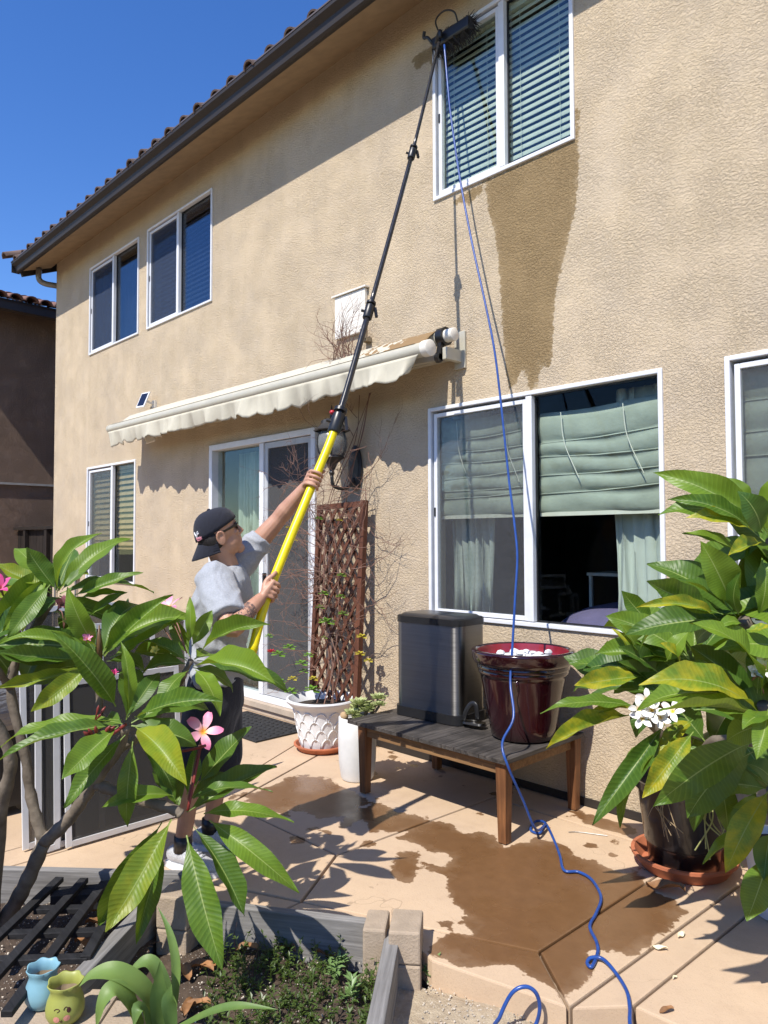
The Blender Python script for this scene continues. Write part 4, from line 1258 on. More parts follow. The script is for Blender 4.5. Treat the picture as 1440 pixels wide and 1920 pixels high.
for i in range(9):
    wander((rv.uniform(-3.98, -3.9), -0.08, rv.uniform(1.0, 2.3)), (.5, 0, -1), rv.uniform(.3, .6), 0.0022, 1)
kind(mk('twigs', mb, M_TWIG, vine), 'stuff')
# dead bush over the awning, in front of the access panel
bush = thing('dry_twig_tuft', (-4.05, -0.2, 2.86), 'dry twig tuft growing up over the awning at the access panel', 'twigs')
mb = MB()
for i in range(34):
    a = rv.uniform(-1.1, 1.1)
    wander((-4.05 + rv.uniform(-.14, .14), -0.2, 2.86), (sin(a), rv.uniform(-.35, .05), cos(a) * 1.2), rv.uniform(.22, .52), 0.0026, 1, -0.4, -0.04)
kind(mk('twigs', mb, M_TWIG, bush), 'stuff')
mk('stem', MB().tube([(-4.05, -0.2, 2.70), (-4.05, -0.2, 2.9)], 0.01, 6), M_TWIG, bush)
M_VLEAF = simple('fleshy_green_leaf', (0.13, 0.26, 0.03), 0.4, var=0.35, scale=30)
M_VLEAF2 = simple('yellow_green_leaf', (0.42, 0.36, 0.04), 0.45, var=0.3, scale=30)
for (px, py, off, R, mt) in ((597, 972, .24, .05, 0), (636, 975, .22, .035, 1), (640, 1078, .24, .05, 0), (606, 1112, .25, .055, 0), (638, 1118, .23, .05, 0), (600, 1138, .25, .05, 0), (643, 1150, .24, .055, 0), (612, 1165, .26, .085, 0), (608, 1195, .26, .035, 0), (678, 1193, .22, .055, 1), (675, 1225, .22, .05, 1), (690, 1238, .2, .045, 1), (542, 1213, .45, .065, 0), (522, 1226, .46, .075, 0), (578, 1228, .42, .05, 0), (504, 1192, .42, .045, 0), (565, 1243, .42, .065, 0), (548, 1272, .42, .05, 1), (587, 1272, .40, .05, 1), (570, 1258, .40, .05, 0), (585, 1292, .36, .08, 0), (524, 1278, .44, .065, 0), (545, 1295, .42, .065, 0), (541, 989, .40, .035, 1), (555, 1013, .4, .02, 1)):
    rosette(on_wall(px, py, off), R, 11, M_VLEAF2 if mt else M_VLEAF, vine, 'leaf_cluster', px, -0.2, 0.75)
rosette(on_wall(508, 1224, .46), .05, 14, M_RED, vine, 'red_flower', 3, 0.3, 0.6)

# leftover window screens leaning by the grill
def screen_panel(y0, y1, h, xb, lean, label):
    s = thing('window_screen', (xb, (y0 + y1) / 2, 0), label, 'screen', 'loose window screens standing in a row')
    def P3(y, z):
        return Vector((xb - lean * z, y, 0.012 + z))
    mb = MB()
    for (a, b_) in ((P3(y0, 0), P3(y0, h)), (P3(y1, 0), P3(y1, h))):
        mb.beam(a, b_, 0.012, 0.028, (0, 1, 0))
    mb.beam(P3(y0 + .0141, .012), P3(y1 - .0141, .012), 0.012, 0.028)
    mb.beam(P3(y0 + .0141, h - .014), P3(y1 - .0141, h - .014), 0.012, 0.028)
    mk('frame', mb, M_WHITE, s)
    e = 0.012
    a, b_, c, d = P3(y0 + e, e), P3(y1 - e, e), P3(y1 - e, h - e), P3(y0 + e, h - e)
    w = Vector((0.001, 0, 0))
    mk('mesh_sheet', MB().add([a, b_, c, d, a + w, b_ + w, c + w, d + w], [(0, 1, 2, 3), (7, 6, 5, 4)]), M_SCREEN_LOOSE, s)
    return s
screen_panel(-2.48, -1.98, 1.16, -3.80, 0.10, 'tallest white framed screen at the back of the leaning row')
screen_panel(-2.43, -1.82, 1.06, -3.74, 0.09, 'white framed screen in the middle of the leaning row')
screen_panel(-2.32, -1.72, 0.80, -3.68, 0.08, 'short white framed screen at the front of the leaning row')
screen_panel(-2.455, -2.37, 0.98, -3.70, 0.05, 'narrow white framed screen at the left end of the leaning row')
screen_panel(-2.36, -2.14, 1.00, -3.715, 0.05, 'narrow white framed screen second from the left of the leaning row')
screen_panel(-2.10, -1.55, 1.05, -3.86, 0.08, 'white framed screen at the right end of the row behind the man')

# covered grill
gr = thing('covered_grill', (-4.55, -2.65, 0), 'covered patio grill in a pale grey cover behind the screens', 'grill')
def mat_cover():
    t = NT('grey_cover_cloth')
    b = t.bsdf(Roughness=0.8)
    v = t.coord('Object')
    t.l(t.ramp(t.noise(v, 6, 5), [(0.3, (0.22, 0.22, 0.23)), (0.7, (0.36, 0.36, 0.37))]), b.inputs['Base Color'])
    t.bump(t.noise(t.coord('Object', (2, 2, 9)), 4, 4), b, 0.8, 0.03)
    return t.m
rs = []
for z, e in ((0.48, 0.0), (0.6, 0.01), (0.85, -0.01), (0.97, -0.03), (1.03, -0.09), (1.05, -0.2)):
    ring = []
    for (x_, y_, _z) in rrect(-4.65, -2.75, 0.36 + e, 0.62 + e, 0.1, z, 5):
        ring.append((x_ + 0.02 * sin(y_ * 13 + z * 7), y_ + 0.02 * sin(x_ * 15 + z * 5), z + 0.02 * sin(x_ * 9 + y_ * 8)))
    rs.append(ring)
mk('cover', MB().rings(rs), mat_cover(), gr, True)
mk('cart', MB().box((-4.95, -3.3, 0.05), (-4.35, -2.2, 0.49)), simple('dark_cart', (0.02, 0.02, 0.02), 0.6), gr)
for (x_, y_) in ((-4.9, -3.2), (-4.4, -3.2), (-4.4, -2.3), (-4.9, -2.3)):
    mk('wheel', MB().tube([(x_ - .015, y_, .05), (x_ + .015, y_, .05)], .045, 12), M_BLACK, gr)

# ------------------------------------------------------------------ pole, brush, hose
POLE = [on_wall(472, 1225, 1.93), on_wall(505, 1108, 1.80), on_wall(590, 898, 1.52), on_wall(632, 790, 1.37), on_wall(692, 583, 1.06), on_wall(773, 287, .53), on_wall(825, 72, .15)]
PS = spline(POLE, 8)
pole = thing('window_cleaning_pole', POLE[0], 'long telescopic pole with yellow grip held up to the upper window', 'pole')
M_YEL = simple('yellow_fibreglass', (0.76, 0.62, 0.0), 0.34, var=0.10, scale=14)
M_CARBON = simple('black_carbon_tube', (0.022, 0.022, 0.024), 0.22, var=0.2)
mk('grip_tube', MB().tube(PS[0:25], 0.0215, 16), M_YEL, pole, True)
mk('pole_section', MB().tube(PS[24:33], 0.0165, 14), M_CARBON, pole, True)
mk('pole_section', MB().tube(PS[32:41], 0.0135, 14), M_CARBON, pole, True)
mk('pole_section', MB().tube(PS[40:49], 0.0105, 12), M_CARBON, pole, True)
mk('end_plug', MB().tube([PS[0] - (PS[1] - PS[0]).normalized() * 0.03, PS[0]], 0.023, 14), simple('orange_plug', (0.5, 0.09, 0.02), 0.5), pole)
for idx, s in ((24, 1.25), (32, 1.0), (40, 0.9)):
    p, d = PS[idx], (PS[idx + 1] - PS[idx - 1]).normalized()
    side = d.cross(E_F).normalized()
    c = mk('clamp', MB().tube([p - d * .055 * s, p - d * .05 * s, p + d * .03 * s, p + d * .035 * s], [.022 * s, .026 * s, .026 * s, .020 * s], 14).tube([p + d * .045 * s, p + d * .06 * s], .027 * s, 14), M_BLACK, pole, auto=40)
    mk('clamp_lever', MB().beam(p - side * .027 * s + d * .03 * s, p - side * .048 * s - d * .03 * s, .014, .012).tube([p + side * .0 - d * .01, p + side * .042 * s - d * .008], .008 * s, 8), M_BLACK, c)
p, d = PS[24], (PS[25] - PS[23]).normalized()
mk('red_button', MB().ellipsoid(p - E_R * 0.04 + d * 0.055, (.014, .014, .012), None, 8, 6), M_RED, pole, True)
# brush head
bc = on_wall(851, 62, .085)
mk('brush_neck', MB().tube(spline([PS[48], PS[48] + Vector((0.0, .0, .05)), bc + Vector((-0.14, -0.02, -0.02)), bc + Vector((-0.08, 0, 0))], 4), .014, 10), M_BLACK, pole, True)
bo = mk('brush_block', MB().box((bc.x - .17, bc.y - .035, bc.z - .045), (bc.x + .15, bc.y + .03, bc.z + .035)), M_BLACK, pole, bevel=.012)
mb = MB()
rb = random.Random(3)
for i in range(560):
    q = Vector((bc.x + rb.uniform(-.175, .155), bc.y + rb.uniform(-.03, .025), bc.z + rb.uniform(-.05, .04)))
    dd = Vector((rb.uniform(-.35, .35), rb.uniform(0.1, 1), rb.uniform(-.9, .6))).normalized()
    mb.tube([q, q + dd * rb.uniform(.05, .10)], [.0045, .0012], 3, False)
kind(mk('bristles', mb, simple('black_bristle', (0.010, 0.011, 0.016), 0.6), pole), 'stuff')
mk('water_loop', MB().tube(spline([bc + Vector((-.1, -.03, .03)), bc + Vector((-.1, -.07, .10)), bc + Vector((-.02, -.08, .12)), bc + Vector((.05, -.06, .09)), bc + Vector((.06, -.03, .03))], 5), .006, 6), M_BLACK, pole, True)
mk('swivel_fin', MB().tube(spline([bc + Vector((-.17, -.02, .0)), bc + Vector((-.20, -.04, .05)), bc + Vector((-.235, -.04, .065)), bc + Vector((-.22, -.05, .10))], 4), .011, 6), M_BLACK, pole, True)

def mat_hose():
    t = NT('blue_hose')
    b = t.bsdf(Roughness=0.3)
    b.inputs['Base Color'].default_value = (0.028, 0.105, 0.44, 1)
    v = t.coord('Object')
    t.l(t.ramp(t.noise(v, 20, 2), [(0.3, (0.014, 0.052, 0.23)), (0.7, (0.022, 0.078, 0.31))]), b.inputs['Base Color'])
    return t.m
M_HOSE = mat_hose()
hp = []
for px, py, off in ((833, 84, .15), (840, 165, .17), (846, 222, .18), (862, 332, .20), (885, 455, .235), (908, 560, .27), (926, 650, .30), (937, 735, .325), (945, 810, .35), (955, 905, .385), (965, 985, .42), (970, 1045, .45), (966, 1120, .50), (961, 1210, .56), (957, 1280, .62), (963, 1345, .70)):
    hp.append(on_wall(px, py, off))
hp.append(Vector((-2.215, -0.77, 0.50)))
hp.append(Vector((-2.168, -0.79, 0.40)))
hp.append(Vector((-2.145, -0.70, 0.22)))
hp.append(Vector((-2.125, -0.62, 0.06)))
for px, py, z in ((1024, 1545, .03), (1012, 1562, .009), (995, 1556, .009), (1003, 1541, .010), (1022, 1543, .028), (1040, 1578, .01), (1050, 1605, .009), (1058, 1632, .009), (1085, 1635, .009), (1110, 1650, .009), (1127, 1682, .009), (1118, 1712, .009), (1106, 1737, .009), (1118, 1765, .009), (1121, 1785, .009), (1110, 1812, .010), (1101, 1806, .010), (1108, 1796, .018), (1130, 1798, .018), (1155, 1825, .009), (1175, 1858, .009), (1181, 1890, .009), (1182, 1925, .009)):
    hp.append(on_floor(px, py, z))
e = hp[-1]
hp += [e + Vector((0.09, -0.12, -0.05)), e + Vector((0.10, -0.25, -0.07)), e + Vector((-0.05, -0.35, -0.07))]
for px, py in ((930, 1945), (938, 1905), (960, 1862), (985, 1850), (1005, 1862), (1012, 1892), (1000, 1930)):
    hp.append(at(px, py, 2.36))
e = hp[-1]
hp += [e + Vector((.02, -.15, -.01)), e + Vector((.1, -.4, -.01))]
tag(mk('water_hose', MB().tube(spline(hp, 7), 0.0066, 8), M_HOSE, None, True), 'thin blue water hose hanging from the brush and snaking over the patio', 'hose')
# ------------------------------------------------------------------ planting beds
def mat_soil(name, a, b_, speck):
    t = NT(name)
    b = t.bsdf(Roughness=0.95)
    v = t.coord('Object')
    c = t.ramp(t.noise(v, 25, 6, 0.7), [(0.3, a), (0.7, b_)])
    sp = t.n('TexVoronoi')
    sp.inputs['Scale'].default_value = 90
    t.l(v, sp.inputs['Vector'])
    m1 = t.math('MULTIPLY', t.math('LESS_THAN', sp.outputs['Distance'], 0.16), t.math('GREATER_THAN', t.noise(v, 60, 1), 0.5))
    c = t.mix(m1, c, speck)
    t.l(c, b.inputs['Base Color'])
    t.bump(t.noise(v, 60, 6, 0.75), b, 1.0, 0.012)
    return t.m
M_SOIL = mat_soil('planter_soil', (0.045, 0.030, 0.021), (0.12, 0.082, 0.056), (0.55, 0.52, 0.47))
M_SAND = mat_soil('sandy_dirt', (0.36, 0.28, 0.19), (0.55, 0.46, 0.33), (0.62, 0.55, 0.45))
def sheet(name, poly, z, amp, step, mat_, fr=7.0):
    xs = [p[0] for p in poly]
    ys = [p[1] for p in poly]
    mb = MB()
    idx = {}
    nx = int((max(xs) - min(xs)) / step) + 1
    ny = int((max(ys) - min(ys)) / step) + 1
    def vi(i, j):
        if (i, j) not in idx:
            x, y = min(xs) + i * step, min(ys) + j * step
            idx[(i, j)] = len(mb.v)
            h = noise.fractal(Vector((x * fr, y * fr, 0.3)), 1.0, 2.0, 4)
            mb.v.append(Vector((x, y, z + amp * h)))
        return idx[(i, j)]
    for i in range(nx):
        for j in range(ny):
            if sdf_poly((min(xs) + (i + .5) * step, min(ys) + (j + .5) * step), poly) < 0:
                mb.f.append((vi(i, j), vi(i + 1, j), vi(i + 1, j + 1), vi(i, j + 1)))
    return kind(mk(name, mb, mat_, None, True), 'structure')
sheet('bed_soil', [(-4.5, -3.62), (-2.87, -2.12), (-2.64, -2.42), (-2.2, -3.05), (-2.2, -4.2), (-4.5, -4.2)], -0.045, 0.02, 0.025, M_SOIL)
sheet('bed_soil', [(-2.87, -2.12), (-2.66, -2.43), (-2.22, -3.05), (-1.25, -2.68), (-1.93, -1.85), (-2.3, -1.98)], -0.095, 0.018, 0.025, M_SOIL)
sheet('sandy_ground', [(-1.97, -1.86), (-1.78, -1.74), (-1.30, -1.6), (-1.12, -1.45), (1.5, -1.3), (1.5, -5.5), (-2.2, -5.5), (-2.2, -3.05), (-1.30, -2.66)], -0.088, 0.014, 0.03, M_SAND)

def board(a, b, top, h, th, mat_, label):
    a, b = Vector(a), Vector(b)
    o = mk('garden_board', MB().box((0, -th / 2, -h), ((b - a).length, th / 2, 0)), mat_, None, bevel=0.004)
    ang = math.atan2(b.y - a.y, b.x - a.x)
    o.matrix_basis = Matrix.Translation((a.x, a.y, top)) @ Matrix.Rotation(ang, 4, 'Z')
    return tag(o, label, 'board')
board((-4.35, -3.50), (-2.85, -2.145), 0.10, 0.20, 0.04, M_GREYWOOD, 'grey weathered board edging the patio behind the black lattice')
q0, q1 = on_floor(372, 1688, .06), on_floor(702, 1727, .06)
board((q0.x, q0.y), (q1.x, q1.y), 0.06, 0.19, 0.042, M_GREYWOOD, 'grey weathered board edging the weedy bed along the patio')
d0, d1 = on_floor(285, 1683, .08), on_floor(135, 1840, .08)
board((d0.x, d0.y), (d1.x, d1.y), 0.08, 0.24, 0.055, M_GREYWOOD, 'worn plank running from the block towards the two little pots')
r0, r1 = on_floor(738, 1742, .06), on_floor(690, 1990, .06)
board((r0.x, r0.y), (r1.x, r1.y), 0.06, 0.20, 0.055, M_GREYWOOD, 'worn plank at the right side of the weedy bed')
M_BLOCK = simple('tan_concrete_block', (0.36, 0.285, 0.21), 0.9, var=0.15, scale=12, bump=0.7, bscale=120)
def blockobj(c, sx, sy, z0, z1, rot, label):
    o = mk('planter_block', MB().box((-sx / 2, -sy / 2, 0), (sx / 2, sy / 2, z1 - z0)), M_BLOCK, None, bevel=0.008)
    o.matrix_basis = Matrix.Translation((c.x, c.y, z0)) @ Matrix.Rotation(rot, 4, 'Z')
    return tag(o, label, 'block', 'concrete planter wall blocks')
cb = on_floor(338, 1668, .12)
blockobj(cb, 0.13, 0.15, -0.13, -0.002, 0.6, 'lower concrete block at the back corner of the weedy bed')
blockobj(cb, 0.13, 0.15, 0.0, 0.125, 0.6, 'upper concrete block at the back corner of the weedy bed')
ra = math.atan2(r1.y - r0.y, r1.x - r0.x) + pi / 2
cr = on_floor(762, 1728, .10)
cl = on_floor(706, 1726, .085)
blockobj(cr, 0.115, 0.17, -0.13, -0.012, ra, 'lower concrete block at the right end of the grey board by the sandy dirt')
blockobj(cr, 0.115, 0.17, -0.01, 0.105, ra, 'upper concrete block at the right end of the grey board by the sandy dirt')
blockobj(cl, 0.085, 0.15, -0.13, 0.09, ra, 'concrete block between the grey board and the worn plank')
pb = on_floor(100, 1895, .03)
blockobj(pb, 0.34, 0.24, -0.12, 0.03, 0.75, 'concrete block under the two little pots')
blockobj(on_floor(215, 1905, .03), 0.16, 0.18, -0.12, 0.02, 0.55, 'concrete block beside the winking pot under the strap leaves')

# black lattice lying in the left bed
lat = thing('black_lattice', on_floor(90, 1750, .05), 'black wooden lattice panel lying on the soil of the left bed', 'lattice')
for (a, b_) in (((112, 1648), (-30, 1782)), ((158, 1650), (-25, 1850)), ((197, 1655), (12, 1902)), ((199, 1728), (160, 1798))):
    mk('slat', MB().beam(on_floor(*a, .10), on_floor(*b_, .085), 0.036, 0.020), M_BLACKSLAT, lat, bevel=0.002)
for (a, b_) in (((96, 1672), (200, 1664)), ((66, 1706), (172, 1704)), ((18, 1752), (200, 1747)), ((-20, 1802), (167, 1797))):
    mk('cross_slat', MB().beam(on_floor(*a, .075), on_floor(*b_, .078), 0.036, 0.020), M_BLACKSLAT, lat, bevel=0.002)
mk('end_rail', MB().beam(on_floor(98, 1690, .06), on_floor(200, 1684, .06), 0.05, 0.06), M_BLACKSLAT, lat)

# two little pots with wavy rims
def wavy_pot(c, R, H, mat_, mat_in, label):
    t = thing('little_pot', c, label, 'pot', 'little wavy-rimmed pots')
    prof = [(0.05, 0.002), (0.62, 0.002), (0.80, 0.06), (0.98, 0.22), (1.0, 0.38), (0.92, 0.56), (0.80, 0.70), (0.76, 0.78), (0.80, 0.88), (0.92, 1.0), (0.90, 1.015), (0.84, 1.0), (0.74, 0.88), (0.70, 0.78), (0.74, 0.66), (0.80, 0.5)]
    def wob(r, z, a):
        k = max(0, (z / H - 0.72) / 0.28)
        return r * (1 + 0.05 * k * sin(7 * a)), z + H * 0.015 * k * sin(7 * a + 0.6)
    mk('pot_body', MB().lathe([(r * R, z * H) for r, z in prof], c, 56, False, wob), mat_, t, True)
    mk('pot_inside', MB().lathe([(0.73 * R, 0.80 * H), (0.70 * R, 0.6 * H), (0.65 * R, 0.3 * H), (0.02, 0.28 * H)], c, 40), mat_in, t, True)
    return t
M_TANIN = simple('bare_clay_inside', (0.33, 0.25, 0.16), 0.9, var=0.2, scale=30)
gp = on_floor(122, 1912, .03)
bp2 = on_floor(80, 1884, .03)
wavy_pot(bp2, 0.054, 0.120, simple('pale_blue_glaze', (0.19, 0.37, 0.45), 0.45, var=0.06), M_TANIN, 'pale blue little pot behind the green one')
gpo = wavy_pot(gp, 0.057, 0.118, simple('lime_glaze', (0.30, 0.32, 0.075), 0.45, var=0.07), M_TANIN, 'yellow-green little pot with a painted winking face')
M_INK = simple('brown_ink', (0.05, 0.012, 0.008), 0.6)
M_BLUSH = simple('pink_blush', (0.62, 0.27, 0.20), 0.8)
def on_pot(ang, zf, lift=0.0008):
    prof = [(0.98, 0.22), (1.0, 0.38), (0.92, 0.56), (0.80, 0.70)]
    R, H = 0.057, 0.118
    for (ra_, za), (rb_, zb) in zip(prof, prof[1:]):
        if za <= zf <= zb:
            r = ra_ + (rb_ - ra_) * (zf - za) / (zb - za)
            break
    r = r * R + lift
    return Vector((gp.x + cos(ang) * r, gp.y + sin(ang) * r, gp.z + zf * H))
fa = math.atan2(CAM.y - gp.y, CAM.x - gp.x) - 0.12
def arc(c0, z0_, wa, hz, a0, a1, n=9):
    return [on_pot(c0 + wa * cos(radians(a0 + (a1 - a0) * k / n)), z0_ + hz * sin(radians(a0 + (a1 - a0) * k / n))) for k in range(n + 1)]
mk('wink_line', MB().tube(arc(fa - 0.32, 0.50, 0.16, 0.05, 20, 170), 0.0011, 5).tube([on_pot(fa - 0.17, 0.51), on_pot(fa - .30, 0.47)], 0.001, 5), M_INK, gpo)
mk('brow_line', MB().tube(arc(fa + 0.16, 0.505, 0.12, 0.07, 20, 170), 0.0011, 5), M_INK, gpo)
def disc(c0, z0_, wa, hz, lift):
    mb = MB()
    n = 18
    ctr = on_pot(c0, z0_, lift + .0008)
    pts = [on_pot(c0 + wa * cos(2 * pi * k / n), z0_ + hz * sin(2 * pi * k / n), lift) for k in range(n)]
    mb.add([ctr] + pts, [(0, 1 + k, 1 + (k + 1) % n) for k in range(n)])
    return mb
mk('eye', disc(fa + 0.30, 0.50, 0.11, 0.062, 0.0012), M_INK, gpo)
mk('blush', disc(fa - 0.33, 0.30, 0.17, 0.075, 0.0008), M_BLUSH, gpo)
mk('blush', disc(fa + 0.20, 0.315, 0.17, 0.075, 0.0008), M_BLUSH, gpo)
mk('mouth', MB().tube(arc(fa - 0.08, 0.27, 0.045, 0.035, 180, 360) + [on_pot(fa - .08, .285)], 0.001, 5), M_INK, gpo)

# strap-leaved plant
def mat_leafish(name, a, b_, trans=0.35, rough=0.4):
    t = NT(name)
    b = t.n('BsdfPrincipled')
    b.inputs['Roughness'].default_value = rough
    tl = t.n('BsdfTranslucent')
    v = t.coord('Object')
    oi = t.n('ObjectInfo')
    f = t.math('ADD', t.math('MULTIPLY', t.noise(v, 12, 4), 0.7), t.math('MULTIPLY', oi.outputs['Random'], 0.4))
    c = t.ramp(f, [(0.3, a), (0.75, b_)])
    t.l(c, b.inputs['Base Color'])
    t.l(t.mix(0.5, c, (0.40, 0.45, 0.02)), tl.inputs[0])
    ms = t.n('MixShader')
    ms.inputs[0].default_value = trans
    t.l(b.outputs[0], ms.inputs[1])
    t.l(tl.outputs[0], ms.inputs[2])
    t.l(ms.outputs[0], t.out.inputs[0])
    return t.m
M_STRAP = mat_leafish('strap_leaf', (0.085, 0.165, 0.045), (0.17, 0.27, 0.065), 0.25, 0.5)
sp_ = thing('strap_leaf_plant', on_floor(290, 1935, -.06), 'strap-leaved green plant with arching leaves beside the little pots', 'plant')
def strap(px, wid, parent, mat_, d=2.2):
    pts = spline([at(x, y, dd) for x, y, dd in px], 6)
    n = len(pts)
    mb = MB()
    for i, p in enumerate(pts):
        t_ = (pts[min(i + 1, n - 1)] - pts[max(i - 1, 0)]).normalized()
        tocam = (CAM - p).normalized()
        s = t_.cross(tocam * 0.5 + Vector((0, 0, 0.9))).normalized()
        nn = s.cross(t_)
        u = i / (n - 1)
        w = wid * (0.75 + 0.35 * sin(pi * min(1, u * 1.3))) * (1 if u < .6 else max(0.02, 1 - ((u - .6) / .4) ** 1.6))
        for k in (-1, -.5, 0, .5, 1):
            mb.v.append(p + s * (w * k * .5) + nn * (abs(k) ** 1.5 * w * .16))
    for i in range(n - 1):
        for k in range(4):
            o = i * 5 + k
            mb.f.append((o, o + 1, o + 6, o + 5))
    o = mk('leaf', mb, mat_, parent, True)
    return o
for px, w in (([(300, 1925, 2.25), (270, 1860, 2.22), (220, 1826, 2.2), (175, 1828, 2.2), (148, 1850, 2.2)], .062),
              ([(262, 1930, 2.2), (240, 1878, 2.17), (214, 1856, 2.15), (192, 1880, 2.13), (180, 1930, 2.12)], .055),
              ([(316, 1920, 2.28), (306, 1850, 2.27), (282, 1806, 2.27), (256, 1812, 2.27), (240, 1830, 2.27)], .045),
              ([(300, 1930, 2.22), (298, 1870, 2.21), (300, 1802, 2.2)], .05),
              ([(322, 1925, 2.3), (330, 1820, 2.33), (318, 1750, 2.36), (296, 1700, 2.4)], .026),
              ([(330, 1930, 2.2), (400, 1897, 2.15), (455, 1887, 2.12), (522, 1893, 2.1)], .028),
              ([(285, 1940, 2.2), (262, 1890, 2.16), (250, 1925, 2.14)], .04),
              ([(322, 1930, 2.2), (316, 1880, 2.2), (322, 1845, 2.2)], .04)):
    strap(px, w, sp_, M_STRAP)

# weeds in the right bed
rg = random.Random(12)
M_WEED = mat_leafish('weed_leaf', (0.024, 0.050, 0.010), (0.085, 0.135, 0.028), 0.3)
mb = MB()
def weed(p, h, n, ls):
    d = Vector((rg.uniform(-.5, .5), rg.uniform(-.5, .5), 1)).normalized()
    pts = [p + d * (h * k / 4) + Vector((rg.uniform(-.006, .006), rg.uniform(-.006, .006), 0)) for k in range(5)]
    mb.tube(pts, [.0016, .0015, .0013, .001, .0006], 3, False)
    for i in range(n):
        u = rg.uniform(.15, 1)
        c = p + d * (h * u)
        a = rg.uniform(0, 2 * pi)
        e = rg.uniform(-.1, .9)
        dd = Vector((cos(a) * cos(e), sin(a) * cos(e), sin(e)))
        s = dd.cross(Vector((0, 0, 1))).normalized()
        L = ls * rg.uniform(.7, 1.4)
        w = L * .22
        nn = s.cross(dd)
        mb.add([c, c + dd * L * .5 + s * w + nn * L * .08, c + dd * L, c + dd * L * .5 - s * w + nn * L * .08, c + dd * L * .5], [(0, 1, 4), (1, 2, 4), (2, 3, 4), (3, 0, 4)])
for i in range(300):
    px, py = rg.uniform(385, 705), rg.uniform(1782, 1960)
    if px < 430 and py < 1830 and rg.random() < .6:
        continue
    if (px > 640 and py < 1850) and rg.random() < .75:
        continue
    p = on_floor(px, py, -.095)
    weed(p, rg.choice((.03, .04, .05, .08, .11)), rg.randint(7, 11), .019)
kind(mk('bed_weeds', mb, M_WEED, None), 'stuff')
tag(bpy.data.objects['bed_weeds'], 'low green weeds covering the soil of the right bed', 'weeds')
for (px, py, h, lab) in ((797, 1838, .085, 'small feathery weed at the foot of the concrete blocks'), (632, 1840, .07, 'bright weed sprig in the weedy bed near its grey back board'), (655, 1880, .08, 'bright weed sprig in the weedy bed near the worn plank')):
    mb = MB()
    for k in range(5):
        weed(on_floor(px, py, -.09) + Vector((rg.uniform(-.015, .015), rg.uniform(-.015, .015), 0)), h, 14, .03)
    tag(mk('weed_sprig', mb, simple('bright_weed', (0.12, 0.20, 0.06), .5) if 'bright_weed' not in bpy.data.materials else bpy.data.materials['bright_weed'], None), lab, 'weed')
mb = MB()
for (px, py, L) in ((440, 1745, .12), (480, 1755, .10), (505, 1730, .09), (388, 1745, .1), (512, 1745, .08), (470, 1780, .06)):
    p = on_floor(px, py + 40, -.09)
    mb.tube([p, p + Vector((rg.uniform(-.03, .03), 0, L * .6)), p + Vector((rg.uniform(-.05, .05), 0, L))], [.002, .0015, .0008], 4)
tag(mk('dry_stalks', mb, M_TWIG, None), 'thin dry stalks in front of the grey board of the weedy bed', 'stalks')

# dry fallen leaves
M_DEAD = simple('dead_leaf', (0.24, 0.115, 0.045), 0.7, var=0.4, scale=25)
def dead_leaf(p, L, rot, lab, mat_=None, group='fallen brown leaves'):
    mb = MB()
    n = 8
    ph = rg.uniform(0, 6)
    for i in range(n + 1):
        u = i / n
        w = L * .22 * sin(pi * min(1, u * .93 + .05)) ** .8
        z = L * (.10 * sin(u * 4 + ph) + .12) * (1 if 0 < i < n else .5)
        for k in (-1, -.4, .4, 1):
            mb.v.append(Vector((u * L, k * w, z + L * .12 * abs(k) ** 1.5 * (1 + .5 * sin(ph + k + i)))))
    for i in range(n):
        for k in range(3):
            o = i * 4 + k
            mb.f.append((o, o + 1, o + 5, o + 4))
    o = mk('fallen_leaf', mb, mat_ or M_DEAD, None, True)
    o.matrix_basis = Matrix.Translation(p) @ Matrix.Rotation(rot, 4, 'Z')
    return tag(o, lab, 'leaf', group)
for px, py, L, r, lab in ((140, 1710, .16, .4, 'curled brown leaf between the upper lattice slats'), (165, 1722, .13, 2.0, 'brown leaf beside the curled one under the lattice'), (205, 1722, .22, 1.0, 'long brown leaf lying over the worn plank end'), (142, 1772, .14, .2, 'brown leaf in the lower right opening of the lattice'), (160, 1740, .12, 1.2, 'crumpled brown leaf right of the third lattice slat'), (122, 1700, .12, 2.6, 'small brown leaf in the top opening of the lattice')):
    dead_leaf(on_floor(px, py, -.02), L, r, lab)
for px, py, L, r, lab in ((350, 1815, .12, .4, 'brown leaf at the foot of the corner block'), (375, 1825, .10, 1.7, 'brown leaf at the left edge of the weeds'), (338, 1898, .10, 1.0, 'orange-brown leaf right of the strap leaves'), (345, 1912, .09, 2.3, 'brown leaf below the orange-brown one at the frame bottom'), (440, 1783, .10, .6, 'brown leaf at the left foot of the grey bed board'), (515, 1778, .10, .3, 'brown leaf at the middle foot of the grey bed board'), (590, 1795, .09, .9, 'brown leaf at the right foot of the grey bed board'), (355, 1840, .09, 2.9, 'small brown leaf on bare soil left of the weeds')):
    dead_leaf(on_floor(px, py, -.08), L, r, lab)
for px, py, L, r, lab in ((1212, 1662, .16, 0.2, 'curled brown leaf on the patio in front of the big saucer'), (1237, 1900, .05, 1.0, 'dry leaf scrap on the right patio slab near the frame bottom'), (1180, 1590, .05, .5, 'shrivelled brown blossom on the patio left of the big saucer')):
    dead_leaf(on_floor(px, py, .002), L, r, lab, None, None)
M_PETAL = simple('cream_petal', (0.75, 0.68, 0.48), .6)
for px, py, L, r, lab in ((1222, 1778, .055, .5, 'pale fallen blossom on the patio beside the hose'), (1272, 1760, .05, 1.6, 'white fallen petal on the joint of the right slab'), (1262, 1838, .03, 1.6, 'tiny fallen petal on the right slab')):
    dead_leaf(on_floor(px, py, .002), L, r, lab, M_PETAL, 'fallen pale petals')
